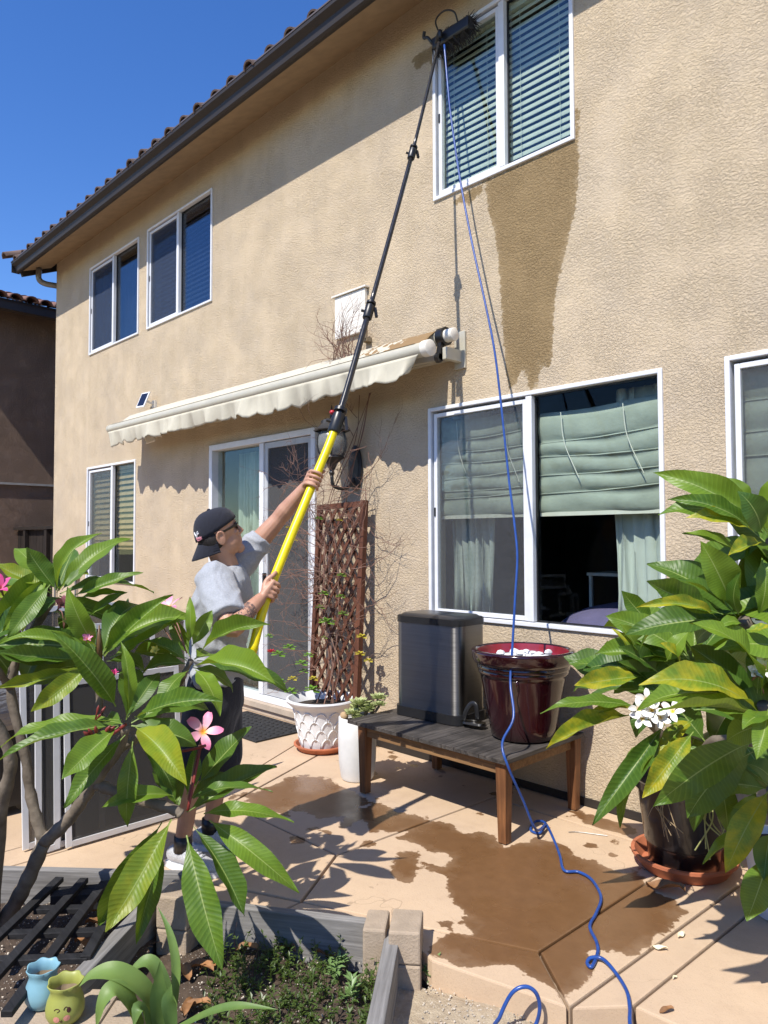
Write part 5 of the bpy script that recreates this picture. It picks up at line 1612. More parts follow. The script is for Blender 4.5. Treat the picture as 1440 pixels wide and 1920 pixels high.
tag(mk('wire_hook', MB().tube(spline([on_floor(1066, 1560, .004), on_floor(1085, 1560, .004), on_floor(1139, 1567, .004)], 4), .002, 5), M_GREY_METAL, None), 'thin bent wire lying on the patio right of the table', 'wire')
mb = MB()
for i in range(900):
    reg = rg.random()
    if reg < .45:
        p = on_floor(rg.uniform(0, 240), rg.uniform(1660, 1900), -.032)
    elif reg < .7:
        p = on_floor(rg.uniform(320, 700), rg.uniform(1770, 1920), -.086)
    else:
        p = on_floor(rg.uniform(790, 1040), rg.uniform(1840, 1930), -.080)
    r = rg.uniform(.0015, .0045)
    mb.ellipsoid(p, (r, r * 1.2, r * .8), None, 5, 3)
kind(mk('soil_grit', mb, simple('pale_grit', (0.50, 0.44, 0.36), .9, var=.4), None), 'stuff')
tag(bpy.data.objects['soil_grit'], 'pale grit scattered over the soil and sandy dirt', 'grit')
# ------------------------------------------------------------------ plumerias
def mat_plumeria(name, a, b_, yellow=0.0):
    t = NT(name)
    b = t.n('BsdfPrincipled')
    tl = t.n('BsdfTranslucent')
    uv = t.n('UVMap')
    sx = t.n('SeparateXYZ')
    t.l(uv.outputs[0], sx.inputs[0])
    au = t.math('ABSOLUTE', t.math('SUBTRACT', sx.outputs[0], 0.5))
    oi = t.n('ObjectInfo')
    v = t.coord('Object', (1, 3, 3))
    f = t.math('ADD', t.math('MULTIPLY', t.noise(v, 2.5, 4), 0.6), t.math('MULTIPLY', oi.outputs['Random'], 0.5))
    c = t.ramp(f, [(0.25, a), (0.8, b_)])
    # side veins, swept towards the tip
    w = t.math('SINE', t.math('MULTIPLY', t.math('SUBTRACT', sx.outputs[1], t.math('MULTIPLY', au, 0.16)), t.math('MULTIPLY_ADD', oi.outputs['Random'], 70, 130)))
    vein = t.math('POWER', t.math('MULTIPLY_ADD', w, 0.5, 0.5), 7)
    c = t.mix(t.math('MULTIPLY', vein, 0.17), c, tuple(min(1, k * 1.9 + .02) for k in b_))
    if yellow:
        yn = t.math('ADD', t.noise(v, 1.6, 3), t.math('MULTIPLY', sx.outputs[1], .25))
        c = t.mix(t.math('MULTIPLY', t.ramp(yn, [(0.55, (0, 0, 0)), (0.78, (1, 1, 1))]), yellow), c, (0.52, 0.43, 0.02))
    mid = t.math('LESS_THAN', au, t.math('MULTIPLY_ADD', sx.outputs[1], -0.016, 0.026))
    c = t.mix(t.math('MULTIPLY', mid, 0.75), c, (0.34, 0.42, 0.13))
    br = t.noise(t.coord('Object', (1, 8, 8)), 9, 3)
    c = t.mix(t.math('MULTIPLY', t.math('GREATER_THAN', br, 0.69), 0.5), c, (0.10, 0.085, 0.02))
    t.l(c, b.inputs['Base Color'])
    b.inputs['Roughness'].default_value = 0.42
    b.inputs['Specular IOR Level'].default_value = 0.38
    t.l(t.mix(0.55, c, (0.36, 0.44, 0.01)), tl.inputs[0])
    h = t.math('ADD', t.math('MULTIPLY', w, 0.5), t.math('MULTIPLY', mid, -1.2))
    t.bump(h, b, 0.15, 0.004)
    ms = t.n('MixShader')
    ms.inputs[0].default_value = 0.30
    t.l(b.outputs[0], ms.inputs[1])
    t.l(tl.outputs[0], ms.inputs[2])
    t.l(ms.outputs[0], t.out.inputs[0])
    return t.m
M_PL = mat_plumeria('plumeria_leaf', (0.055, 0.128, 0.016), (0.160, 0.260, 0.024))
M_PLD = mat_plumeria('plumeria_leaf_deep', (0.036, 0.095, 0.016), (0.095, 0.180, 0.022))
M_PLY = mat_plumeria('plumeria_leaf_yellowing', (0.080, 0.160, 0.017), (0.175, 0.265, 0.024), 0.75)
M_PLL = mat_plumeria('plumeria_leaf_light', (0.105, 0.185, 0.016), (0.215, 0.290, 0.022), 0.25)
def leaf_mesh(seed, arch, fold, twist, tipcurl):
    rd = random.Random(seed)
    nv, nu = 16, 6
    vs, fs, uvs = [], [], []
    for i in range(nv + 1):
        t_ = i / nv
        if t_ < 0.10:
            w = 0.06
        else:
            u = (t_ - 0.10) / 0.90
            w = 0.06 * (1 - u) + 0.97 * (sin(pi * u ** 0.92)) ** 0.75 * (1 - 0.25 * max(0, u - .75) / .25)
            if u > 0.985:
                w = 0.015
        ctr = arch * 4 * t_ * (1 - t_) - tipcurl * max(0, t_ - .7) ** 2 * 6
        tw = twist * (t_ - .3)
        for k in range(nu + 1):
            s = -0.5 + k / nu
            x = s * w
            wav = 0.022 * sin(t_ * 19 + seed * 2 + (2 if s > 0 else 0)) * abs(2 * s) ** 2 * (1 if t_ > .15 else 0)
            z = fold * abs(x) + wav + x * tw
            vs.append((x, t_, ctr + z))
            uvs.append((s * (1 if t_ > .1 else .1) + 0.5, t_))
    for i in range(nv):
        for k in range(nu):
            o = i * (nu + 1) + k
            fs.append((o, o + 1, o + nu + 2, o + nu + 1))
    me = bpy.data.meshes.new('leaf')
    me.from_pydata(vs, [], fs)
    ul = me.uv_layers.new(name='UVMap')
    for lp in me.loops:
        ul.data[lp.index].uv = uvs[lp.vertex_index]
    for p in me.polygons:
        p.use_smooth = True
    me.materials.append(M_PL)
    return me
LEAVES = [leaf_mesh(i, a, f_, tw, tc) for i, (a, f_, tw, tc) in enumerate(((0.22, .20, -.2, .12), (0.06, .30, .15, .06), (-0.04, .16, .3, -.05), (0.12, .26, -.4, .14), (0.16, .08, .45, .02), (0.09, .05, -.1, .16), (0.05, .10, .1, .02), (0.10, .16, -.15, .05), (0.14, .12, .25, .10), (0.08, .22, -.3, .0), (0.18, .14, .1, .08), (0.03, .18, .35, -.03)))]
rl = random.Random(99)
def leaf(parent, B, T, w, mat_=None, nh=None, var=None):
    B, T = Vector(B), Vector(T)
    ax = T - B
    L = ax.length
    y = ax.normalized()
    tocam = (CAM - (B + T) / 2).normalized()
    if nh is None:
        nh = tocam * rl.uniform(.45, .9) + Vector((0, 0, rl.uniform(.4, .9))) + E_R * rl.uniform(-.45, .45)
    z = (nh - y * nh.dot(y)).normalized()
    x = y.cross(z)
    me = LEAVES[rl.randrange(len(LEAVES)) if var is None else var]
    o = bpy.data.objects.new('leaf', me)
    COL.objects.link(o)
    o.parent = parent
    o.matrix_parent_inverse = Matrix.Translation(-parent.location)
    M = Matrix((x * w, y * L, z * L * 0.9)).transposed().to_4x4()
    M.translation = B
    o.matrix_basis = M
    if mat_ is not None and mat_ is not M_PL:
        o.material_slots[0].link = 'OBJECT'
        o.material_slots[0].material = mat_
    return o
WF = 0.82
def pleaf(parent, b, t_, wpx, d, dd=None, mat_=None, var=None):
    if dd is None:
        dd = rl.uniform(-.16, .10)
    B = at(b[0], b[1], d)
    T = at(t_[0], t_[1], d + dd)
    leaf(parent, B, T, wpx * WF / F_PX * (d + dd / 2), mat_, None, var)
def fill(parent, c, n, Lr, back=0.6, mat_=None, lo=-.3, wr=(.10, .15), hi=.9):
    """more leaves of a whorl, mostly on its far side"""
    c = Vector(c)
    for i in range(n):
        a = i * 2.4 + rl.uniform(-.4, .4)
        e = rl.uniform(lo, hi)
        d = E_R * (cos(a) * cos(e)) + Vector((E_F.x, E_F.y, 0)).normalized() * (abs(sin(a)) * cos(e) * back + rl.uniform(-.1, .15)) + Vector((0, 0, sin(e)))
        d.normalize()
        L = rl.uniform(*Lr)
        leaf(parent, c + d * .02, c + d * L, rl.uniform(*wr), mat_ or (M_PLD if rl.random() < .45 else M_PL), None)
def mat_bark():
    t = NT('plumeria_bark')
    b = t.bsdf(Roughness=0.8)
    v = t.coord('Object')
    c = t.ramp(t.noise(v, 14, 5), [(0.3, (0.085, 0.066, 0.046)), (0.7, (0.22, 0.18, 0.135))])
    t.l(c, b.inputs['Base Color'])
    t.bump(t.noise(v, 45, 4), b, 0.6, 0.006)
    return t.m
M_BARK = mat_bark()
M_GSTEM = simple('green_stem', (0.14, 0.17, 0.05), 0.5)
def branch(parent, pts, r0, r1, name='branch', mat_=None):
    P = spline([at(*p) if isinstance(p, tuple) else Vector(p) for p in pts], 5)
    n = len(P)
    mk(name, MB().tube(P, [r0 + (r1 - r0) * i / (n - 1) + 0.0025 * sin(i * 2.1) for i in range(n)], 10), mat_ or M_BARK, parent, True)
M_PINK = None
def mat_petal(name, tip, mid, base):
    t = NT(name)
    b = t.bsdf(Roughness=0.5)
    uv = t.n('UVMap')
    sx = t.n('SeparateXYZ')
    t.l(uv.outputs[0], sx.inputs[0])
    t.l(t.ramp(sx.outputs[1], [(0.08, base), (0.32, mid), (0.85, tip)]), b.inputs['Base Color'])
    b.inputs['Subsurface Weight'].default_value = 0.15
    b.inputs['Subsurface Radius'].default_value = (.01, .006, .006)
    return t.m
M_PINKP = mat_petal('pink_petal', (0.70, 0.20, 0.36), (0.78, 0.42, 0.50), (0.85, 0.36, 0.02))
M_WHITEP = mat_petal('white_petal', (0.82, 0.81, 0.78), (0.82, 0.80, 0.70), (0.80, 0.52, 0.03))
M_HOTP = mat_petal('hot_pink_petal', (0.55, 0.06, 0.22), (0.65, 0.14, 0.30), (0.6, 0.25, 0.1))
M_WILT = mat_petal('wilted_petal', (0.30, 0.10, 0.12), (0.38, 0.20, 0.14), (0.35, 0.2, 0.05))
def petal_mesh(mat_, cup):
    vs, fs, uvs = [], [], []
    nv, nu = 8, 4
    for i in range(nv + 1):
        t_ = i / nv
        w = 0.54 * (sin(pi * (t_ * .88 + .04)) ** .8) * (0.45 + 0.75 * t_)
        for k in range(nu + 1):
            s = -.5 + k / nu
            vs.append((s * w, t_, cup * t_ * (1 - t_) * 1.6 + .25 * abs(s) ** 1.5 * w + s * .22 * t_))
            uvs.append((s + .5, t_))
    for i in range(nv):
        for k in range(nu):
            o = i * (nu + 1) + k
            fs.append((o, o + 1, o + nu + 2, o + nu + 1))
    me = bpy.data.meshes.new('petal')
    me.from_pydata(vs, [], fs)
    ul = me.uv_layers.new(name='UVMap')
    for lp in me.loops:
        ul.data[lp.index].uv = uvs[lp.vertex_index]
    for p in me.polygons:
        p.use_smooth = True
    me.materials.append(mat_)
    return me
PET = {}
def flower(parent, c, R, mat_, face=None, openn=1.0, stem_to=None):
    c = Vector(c)
    n = (face or ((CAM - c).normalized() + Vector((rl.uniform(-.3, .3), rl.uniform(-.3, .3), .5)))).normalized()
    tub = MB().tube([c - n * R * .8, c - n * R * .2, c + n * R * .02], [R * .06, R * .08, R * .12], 8)
    if stem_to is not None:
        tub.tube(spline([Vector(stem_to), (Vector(stem_to) + c) / 2 + Vector((0, 0, .02)), c - n * R * .78], 4), R * .045, 6)
    fl = mk('flower', tub, simple('flower_stalk', (0.22, 0.10, 0.07), .5) if 'flower_stalk' not in bpy.data.materials else bpy.data.materials['flower_stalk'], parent, True)
    key = (mat_.name,)
    if key not in PET:
        PET[key] = petal_mesh(mat_, .25)
    a0 = rl.uniform(0, 6)
    ux = n.orthogonal().normalized()
    uy = n.cross(ux)
    for k in range(5):
        a = a0 + 2 * pi * k / 5 + rl.uniform(-.08, .08)
        d = (ux * cos(a) + uy * sin(a)) * openn + n * (1.15 - openn * .85)
        d.normalize()
        z = (n - d * n.dot(d)).normalized()
        x = d.cross(z)
        o = link('petal', PET[key], None, fl)
        M = Matrix((x * R, d * R, z * R)).transposed().to_4x4()
        M.translation = c
        o.matrix_basis = M
    return fl
def buds(parent, c, n, R, mat_):
    c = Vector(c)
    for i in range(n):
        d = Vector((rl.uniform(-.7, .7), rl.uniform(-.7, .7), rl.uniform(.3, 1))).normalized()
        mk('bud', MB().tube([c, c + d * R * .5, c + d * R * .8, c + d * R], [R * .045, R * .05, R * .085, R * .02], 7), mat_, parent, True)
M_BUD = simple('red_bud', (0.20, 0.028, 0.022), .5)

lp = thing('plumeria_tree', at(12, 1722, 2.93), 'pink-flowered plumeria tree leaning out of the left bed', 'tree')
branch(lp, [(-20, 1775, 2.95), (28, 1694, 2.92), (55, 1642, 2.88), (83, 1578, 2.84)], .034, .028, 'trunk')
branch(lp, [(83, 1578, 2.84), (75, 1555, 2.84), (58, 1492, 2.86), (48, 1420, 2.88), (20, 1290, 2.90), (45, 1210, 2.92), (98, 1128, 2.92)], .024, .015)
branch(lp, [(83, 1578, 2.84), (119, 1547, 2.81), (150, 1508, 2.78), (178, 1466, 2.75), (222, 1405, 2.70), (236, 1362, 2.66)], .027, .017)
branch(lp, [(182, 1462, 2.75), (178, 1430, 2.79), (186, 1330, 2.86), (185, 1240, 2.82)], .018, .014)
branch(lp, [(182, 1470, 2.75), (205, 1480, 2.74), (270, 1502, 2.72), (325, 1518, 2.70), (340, 1528, 2.70)], .022, .018)
branch(lp, [(215, 1412, 2.71), (260, 1380, 2.86), (320, 1310, 2.92), (358, 1238, 2.88)], .016, .012)
branch(lp, [(20, 1290, 2.90), (-10, 1250, 2.8), (-30, 1215, 2.75)], .016, .013)
branch(lp, [(-20, 1775, 2.95), (0, 1530, 2.7), (20, 1425, 2.65), (-20, 1330, 2.62)], .03, .018)
L1, L2, L3, L4, L5, L6 = (236, 1358, 2.66), (187, 1236, 2.80), (102, 1114, 2.92), (360, 1236, 2.88), (341, 1528, 2.70), (-30, 1212, 2.75)
Y_ = M_PLL
D_ = M_PLD
for b, t_, w, d, dd, mt in (
    # L1
    ((217, 1325), (101, 1184), 62, 2.62, -.15, None), ((237, 1346), (229, 1202), 27, 2.66, -.02, None), ((246, 1352), (414, 1312), 48, 2.66, -.12, None),
    ((228, 1350), (-3, 1388), 42, 2.64, -.1, None), ((222, 1360), (-5, 1424), 46, 2.62, -.15, None), ((222, 1362), (116, 1462), 58, 2.6, -.2, None),
    ((235, 1378), (120, 1515), 46, 2.6, -.15, None), ((249, 1390), (236, 1554), 46, 2.64, -.05, None), ((254, 1364), (349, 1466), 66, 2.62, -.2, Y_),
    ((262, 1392), (328, 1484), 44, 2.7, .0, D_), ((252, 1344), (298, 1368), 34, 2.7, .1, D_), ((240, 1345), (300, 1260), 40, 2.75, .15, D_),
    # L2
    ((180, 1212), (126, 1102), 52, 2.78, -.1, None), ((193, 1230), (322, 1114), 46, 2.8, .0, None), ((206, 1234), (346, 1152), 44, 2.8, .05, None),
    ((172, 1226), (-6, 1204), 34, 2.76, -.1, None), ((172, 1236), (-6, 1223), 34, 2.74, -.15, None), ((172, 1245), (58, 1335), 46, 2.74, -.15, Y_),
    ((170, 1248), (-8, 1292), 22, 2.78, -.1, Y_), ((180, 1215), (128, 1150), 44, 2.95, .1, Y_), ((200, 1240), (275, 1258), 44, 2.85, .1, D_), ((196, 1222), (232, 1128), 44, 2.92, .1, None),
    # L3
    ((106, 1106), (49, 1027), 46, 2.9, -.05, None), ((108, 1112), (186, 997), 34, 2.92, .02, None), ((116, 1106), (174, 1057), 28, 2.94, .08, D_),
    ((96, 1104), (-8, 1058), 34, 2.92, .0, Y_), ((94, 1096), (14, 1196), 46, 2.86, -.15, None), ((88, 1080), (4, 1186), 38, 2.9, -.1, None),
    ((140, 1116), (269, 1074), 38, 2.94, .0, None), ((150, 1120), (238, 1112), 30, 2.96, .05, None), ((166, 1156), (238, 1110), 22, 2.95, .05, None),
    ((100, 1130), (-8, 1118), 40, 2.95, .05, Y_), ((100, 1120), (40, 1165), 40, 3.0, .1, D_), ((108, 1120), (170, 1180), 44, 3.0, .1, D_),
    # L4
    ((354, 1208), (356, 1118), 22, 2.88, .0, None), ((360, 1212), (398, 1144), 36, 2.9, .05, None), ((376, 1222), (501, 1166), 34, 2.86, -.1, None),
    ((362, 1250), (516, 1275), 50, 2.82, -.15, None), ((366, 1256), (413, 1342), 52, 2.8, -.15, None), ((350, 1240), (268, 1200), 40, 2.9, .0, None),
    ((352, 1246), (262, 1268), 46, 2.9, .0, D_), ((356, 1256), (300, 1330), 50, 2.86, -.1, None), ((362, 1252), (440, 1296), 44, 2.95, .1, D_), ((356, 1230), (318, 1160), 34, 2.98, .08, None),
    # L5
    ((326, 1492), (191, 1512), 40, 2.68, -.1, None), ((362, 1498), (511, 1484), 38, 2.72, -.05, D_), ((382, 1526), (551, 1541), 44, 2.70, -.08, None),
    ((392, 1538), (561, 1674), 56, 2.66, -.15, None), ((362, 1550), (458, 1718), 48, 2.68, -.1, D_), ((350, 1566), (416, 1818), 74, 2.64, -.2, None),
    ((322, 1536), (199, 1748), 72, 2.64, -.2, Y_), ((304, 1542), (184, 1738), 54, 2.72, -.05, None), ((306, 1586), (255, 1770), 48, 2.66, -.1, None),
    ((372, 1470), (472, 1362), 62, 2.8, .0, D_), ((350, 1490), (365, 1400), 40, 2.78, .02, None), ((356, 1500), (440, 1450), 40, 2.8, .05, D_), ((330, 1505), (300, 1420), 36, 2.8, .05, D_),
    ):
    pleaf(lp, b, t_, w, d, dd, mt)
for c, n in ((L1, 4), (L2, 7), (L3, 7), (L4, 3), (L5, 2), (L6, 11)):
    fill(lp, at(c[0], c[1], c[2] + .05), n, (.26, .42), .9, None, -.45 if c is not L5 else .2, (.085, .12), .1 if c is L4 else .9)
fill(lp, at(40, 1290, 2.95), 4, (.26, .4), .9, M_PLD, -.5)
flower(lp, at(381, 1373, 2.82), .078, M_PINKP, (CAM - at(381, 1373, 2.82)).normalized() + Vector((0, 0, .35)) + E_R * .1, 1.0, at(352, 1500, 2.72))
flower(lp, at(318, 1140, 2.96), .065, M_PINKP, Vector((.2, -.4, .9)), .9, at(350, 1225, 2.9))
flower(lp, at(303, 1136, 3.0), .045, M_HOTP, Vector((-.2, -.4, .9)), .8, at(350, 1225, 2.92))
flower(lp, at(278, 1150, 2.98), .048, M_WHITEP, Vector((.1, -.8, .3)), .8, at(340, 1230, 2.92))
flower(lp, at(113, 1137, 2.85), .05, M_WILT, None, .5, at(120, 1180, 2.85))
flower(lp, at(128, 1140, 2.86), .042, M_WILT, None, .5, at(120, 1180, 2.85))
flower(lp, at(2, 1105, 2.9), .065, M_HOTP, None, .6, at(40, 1190, 2.9))
flower(lp, at(163, 1200, 2.72), .028, M_PINKP, None, .6)
flower(lp, at(292, 1222, 2.84), .030, mat_petal('yellow_petal', (.7, .62, .12), (.7, .62, .15), (.6, .5, .1)), None, .5)
flower(lp, at(214, 1266, 2.72), .028, M_HOTP, None, .4)
buds(lp, at(183, 1392, 2.58), 5, .085, M_BUD)
buds(lp, at(178, 1352, 2.60), 3, .06, M_BUD)
mk('flower_stalk', MB().tube(spline([at(342, 1408, 2.74), at(365, 1404, 2.7), at(385, 1398, 2.68)], 4), .006, 6), M_BUD, lp, True)
mk('flower_stalk', MB().tube(spline([at(236, 1358, 2.66), at(220, 1370, 2.62), at(185, 1392, 2.58)], 4), .006, 6), M_BUD, lp, True)
mk('flower_stalk', MB().tube(spline([at(352, 1520, 2.70), at(366, 1450, 2.74), at(379, 1385, 2.81)], 4), .006, 6), M_BUD, lp, True)
mk('new_leaf_spear', MB().tube([at(187, 1236, 2.8), at(186, 1200, 2.8), at(186, 1172, 2.8)], [.012, .01, .002], 8), simple('spear_brown', (.13, .075, .03), .5), lp, True)

# plumeria in the dark pot
WF = 1.0
Y_ = M_PLY
DPX, DPY = -1.485, -0.375
bs = tag(mk('plant_saucer', MB().lathe([(0.01, 0.004), (0.19, 0.004), (0.222, 0.05), (0.232, 0.058), (0.232, 0.07), (0.216, 0.07), (0.185, 0.018), (0.01, 0.014)], (DPX, DPY, 0), 48), TERRA, None, auto=40), 'large terracotta saucer under the dark plumeria pot', 'saucer')
rp = thing('potted_plumeria', (DPX, DPY, 0.015), 'plumeria in a dark brown pot with white flowers at right', 'plant')
mk('pot', MB().lathe([(0.05, 0.016), (0.145, 0.017), (0.155, 0.03), (0.165, 0.12), (0.172, 0.125), (0.20, 0.36), (0.215, 0.365), (0.218, 0.40), (0.205, 0.40), (0.195, 0.36)], (DPX, DPY, 0), 40), mat_glaze('dark_brown_resin', (0.009, 0.008, 0.009), (0.016, 0.013, 0.014), 0.32), rp, auto=40)
mk('potting_soil', MB().lathe([(0.001, 0.365), (0.197, 0.362)], (DPX, DPY, 0), 24), bpy.data.materials['dark_soil'], rp)
R4, R5 = (1415, 1392, 2.55), (1200, 1335, 2.95)
branch(rp, [Vector((DPX - .03, DPY, .36)), at(1268, 1440, 3.05), at(1245, 1385, 3.0), at(1205, 1340, 2.96)], .026, .017, 'branch')
branch(rp, [Vector((DPX + .03, DPY - .02, .36)), at(1310, 1430, 2.95), at(1340, 1390, 2.75), at(1410, 1392, 2.56)], .026, .017, 'branch')
branch(rp, [Vector((DPX + .0, DPY + .03, .36)), at(1290, 1400, 3.1), at(1260, 1320, 3.1), at(1215, 1250, 3.05)], .024, .016, 'branch')
for b, t_, w, d, dd, mt in (
    ((1195, 1326), (1018, 1327), 32, 2.9, -.1, None), ((1190, 1329), (1082, 1354), 15, 2.92, -.05, Y_), ((1185, 1341), (1024, 1400), 32, 2.9, -.12, Y_),
    ((1246, 1358), (1110, 1548), 42, 2.88, -.15, D_), ((1246, 1380), (1159, 1549), 46, 2.88, -.12, None), ((1300, 1372), (1204, 1497), 46, 2.8, -.12, Y_),
    ((1412, 1391), (1225, 1512), 62, 2.5, -.12, None), ((1412, 1410), (1288, 1534), 74, 2.55, -.05, D_), ((1300, 1350), (1234, 1420), 34, 2.9, -.1, Y_),
    ((1222, 1290), (1190, 1382), 40, 3.0, -.05, D_),
    # cluster above
    ((1205, 1268), (1076, 1286), 36, 2.95, -.08, Y_), ((1200, 1276), (1110, 1262), 30, 3.0, 0, Y_), ((1200, 1232), (1164, 1170), 34, 2.95, -.04, None), ((1228, 1222), (1228, 1152), 30, 2.96, -.02, None),
    ((1235, 1262), (1160, 1212), 34, 2.95, -.05, D_), ((1262, 1258), (1190, 1200), 32, 2.98, -.05, None), ((1200, 1248), (1150, 1178), 26, 3.0, .0, Y_), ((1230, 1290), (1160, 1240), 30, 3.0, -.05, D_),
    ((1250, 1240), (1290, 1185), 36, 2.9, -.05, None), ((1270, 1262), (1240, 1205), 36, 2.9, -.08, Y_), ((1200, 1282), (1150, 1300), 26, 3.0, 0, None), ((1225, 1300), (1155, 1290), 24, 3.02, 0, D_),
    ((1230, 1180), (1165, 1108), 36, 3.05, .0, None), ((1330, 1420), (1300, 1560), 40, 2.9, -.05, D_), ((1345, 1440), (1365, 1560), 44, 2.8, -.05, D_)):
    pleaf(rp, b, t_, w, d, dd, mt)
fill(rp, at(1225, 1270, 3.08), 14, (.26, .40), .8, None, -.3)
fill(rp, at(1300, 1240, 2.9), 12, (.28, .42), .8, None, -.2)
fill(rp, at(1330, 1400, 2.95), 12, (.28, .42), .8, M_PLD, -.7)
fill(rp, at(1290, 1330, 2.95), 10, (.28, .42), .9, M_PLD, -.4)
for x, y, r in ((1222, 1332, .055), (1205, 1348, .05), (1262, 1335, .05), (1212, 1312, .045), (1198, 1330, .045), (1240, 1345, .045)):
    flower(rp, at(x, y, 2.80), r, M_WHITEP, (CAM - at(x, y, 2.8)).normalized() * .8 + Vector((rl.uniform(-.6, .6), -.3, rl.uniform(0, .6))), .9, at(1262, 1350, 2.86))
mb = MB()
for i in range(8):                                # dry grass hanging at the pot rim
    c = on_floor(1240 + rl.uniform(-8, 10), 1500, .3)
    c = at(1240 + rl.uniform(-10, 12), 1498, 2.98)
    mb.tube(spline([c, c + Vector((rl.uniform(-.04, .07), -.03, .0 - rl.uniform(.02, .06))), c + Vector((rl.uniform(-.06, .10), -.04, -rl.uniform(.08, .16)))], 4), .0018, 4)
kind(mk('dry_leaf_stalks', mb, simple('dry_straw', (0.30, 0.22, 0.13), .8), rp), 'stuff')
mb = MB()
for i in range(8):
    c = at(1335 + rl.uniform(-10, 25), 1500, 2.85)
    mb.tube(spline([c, c + Vector((rl.uniform(-.03, .05), -.03, -.07)), c + Vector((rl.uniform(-.06, .12), -.05, -rl.uniform(.12, .24)))], 4), .003, 4)
kind(mk('green_leaf_stalks', mb, simple('pale_stalk', (0.26, 0.27, 0.10), .7), rp), 'stuff')

# nearer plumeria reaching in from the right; its pot stands outside the frame
NPX, NPY = -0.42, -1.12
np_ = thing('plumeria_shrub', (NPX, NPY, 0), 'big plumeria shrub reaching in from the right edge', 'plant')
mk('pot', MB().lathe([(0.05, 0.004), (0.16, 0.005), (0.20, 0.34), (0.215, 0.345), (0.215, 0.38), (0.20, 0.38), (0.19, 0.34)], (NPX, NPY, 0), 36), M_WPOT, np_, auto=40)
mk('potting_soil', MB().lathe([(0.001, 0.345), (0.19, 0.342)], (NPX, NPY, 0), 24), bpy.data.materials['dark_soil'], np_)
R1, R2, R3 = (1445, 1012, 2.05), (1394, 1160, 2.05), (1432, 1320, 2.0)
def v3(p):
    return at(*p)
branch(np_, [Vector((NPX, NPY, .33)), Vector((NPX - .05, NPY - .1, .6)), at(1470, 1420, 2.05), v3(R3)], .03, .018)
branch(np_, [Vector((NPX - .04, NPY - .08, .55)), at(1490, 1300, 2.1), at(1440, 1220, 2.08), v3(R2)], .025, .017)
branch(np_, [at(1490, 1300, 2.1), at(1500, 1150, 2.1), at(1480, 1060, 2.08), v3(R1)], .022, .016)
for b, t_, w, d, dd, mt in (
    ((1415, 1000), (1254, 934), 34, 2.05, .0, None), ((1420, 1003), (1290, 966), 34, 2.05, -.03, Y_), ((1425, 1000), (1388, 922), 58, 2.0, -.06, D_), ((1405, 960), (1366, 896), 34, 2.08, .02, None),
    ((1440, 1000), (1452, 890), 50, 2.02, -.05, None), ((1428, 1018), (1366, 1040), 30, 2.03, -.08, Y_), ((1430, 1000), (1350, 960), 44, 2.1, .05, D_), ((1380, 1030), (1279, 1000), 28, 2.1, .0, None),
    ((1372, 1134), (1315, 1016), 64, 2.02, -.05, None), ((1386, 1153), (1387, 1074), 52, 2.0, -.05, D_), ((1380, 1156), (1271, 1085), 46, 2.05, -.02, D_), ((1356, 1152), (1211, 1090), 48, 2.0, -.08, None),
    ((1345, 1160), (1196, 1136), 24, 2.0, -.06, Y_), ((1420, 1158), (1432, 1046), 44, 2.05, .0, None), ((1400, 1180), (1445, 1175), 26, 1.98, -.05, Y_), ((1410, 1150), (1450, 1080), 44, 2.1, .05, D_), ((1390, 1170), (1345, 1175), 24, 1.98, -.04, None),
    ((1428, 1304), (1300, 1165), 68, 1.98, -.06, None), ((1424, 1338), (1206, 1274), 62, 1.98, -.1, Y_), ((1426, 1346), (1234, 1334), 40, 1.95, -.1, None), ((1416, 1322), (1282, 1236), 54, 2.02, -.02, D_), ((1420, 1300), (1438, 1190), 50, 2.0, .0, None),
    ((1440, 1340), (1394, 1360), 40, 1.9, -.08, None), ((1440, 1330), (1420, 1420), 46, 1.9, -.1, None), ((1448, 1300), (1470, 1200), 50, 1.95, 0, None)):
    pleaf(np_, b, t_, w, d, dd, mt)
for c in (R1, R2, R3):
    fill(np_, at(c[0] + 10, c[1], c[2] + .06), 12, (.26, .40), .8, None, -.4, (.085, .125))
fill(np_, at(1510, 1120, 2.1), 10, (.24, .34), .5, None, -.4, (.085, .12))
fill(np_, at(1530, 1350, 2.0), 12, (.24, .34), .5, None, -.5, (.085, .12))
fill(np_, at(1560, 1230, 2.0), 10, (.24, .34), .5, None, -.5, (.085, .12))
flower(np_, at(1432, 1252, 1.96), .038, M_WHITEP, None, .8)
flower(np_, at(1415, 1266, 1.96), .034, M_WHITEP, None, .55, at(1432, 1300, 1.98))
flower(np_, at(1442, 1240, 1.98), .038, M_WHITEP, None, .9)

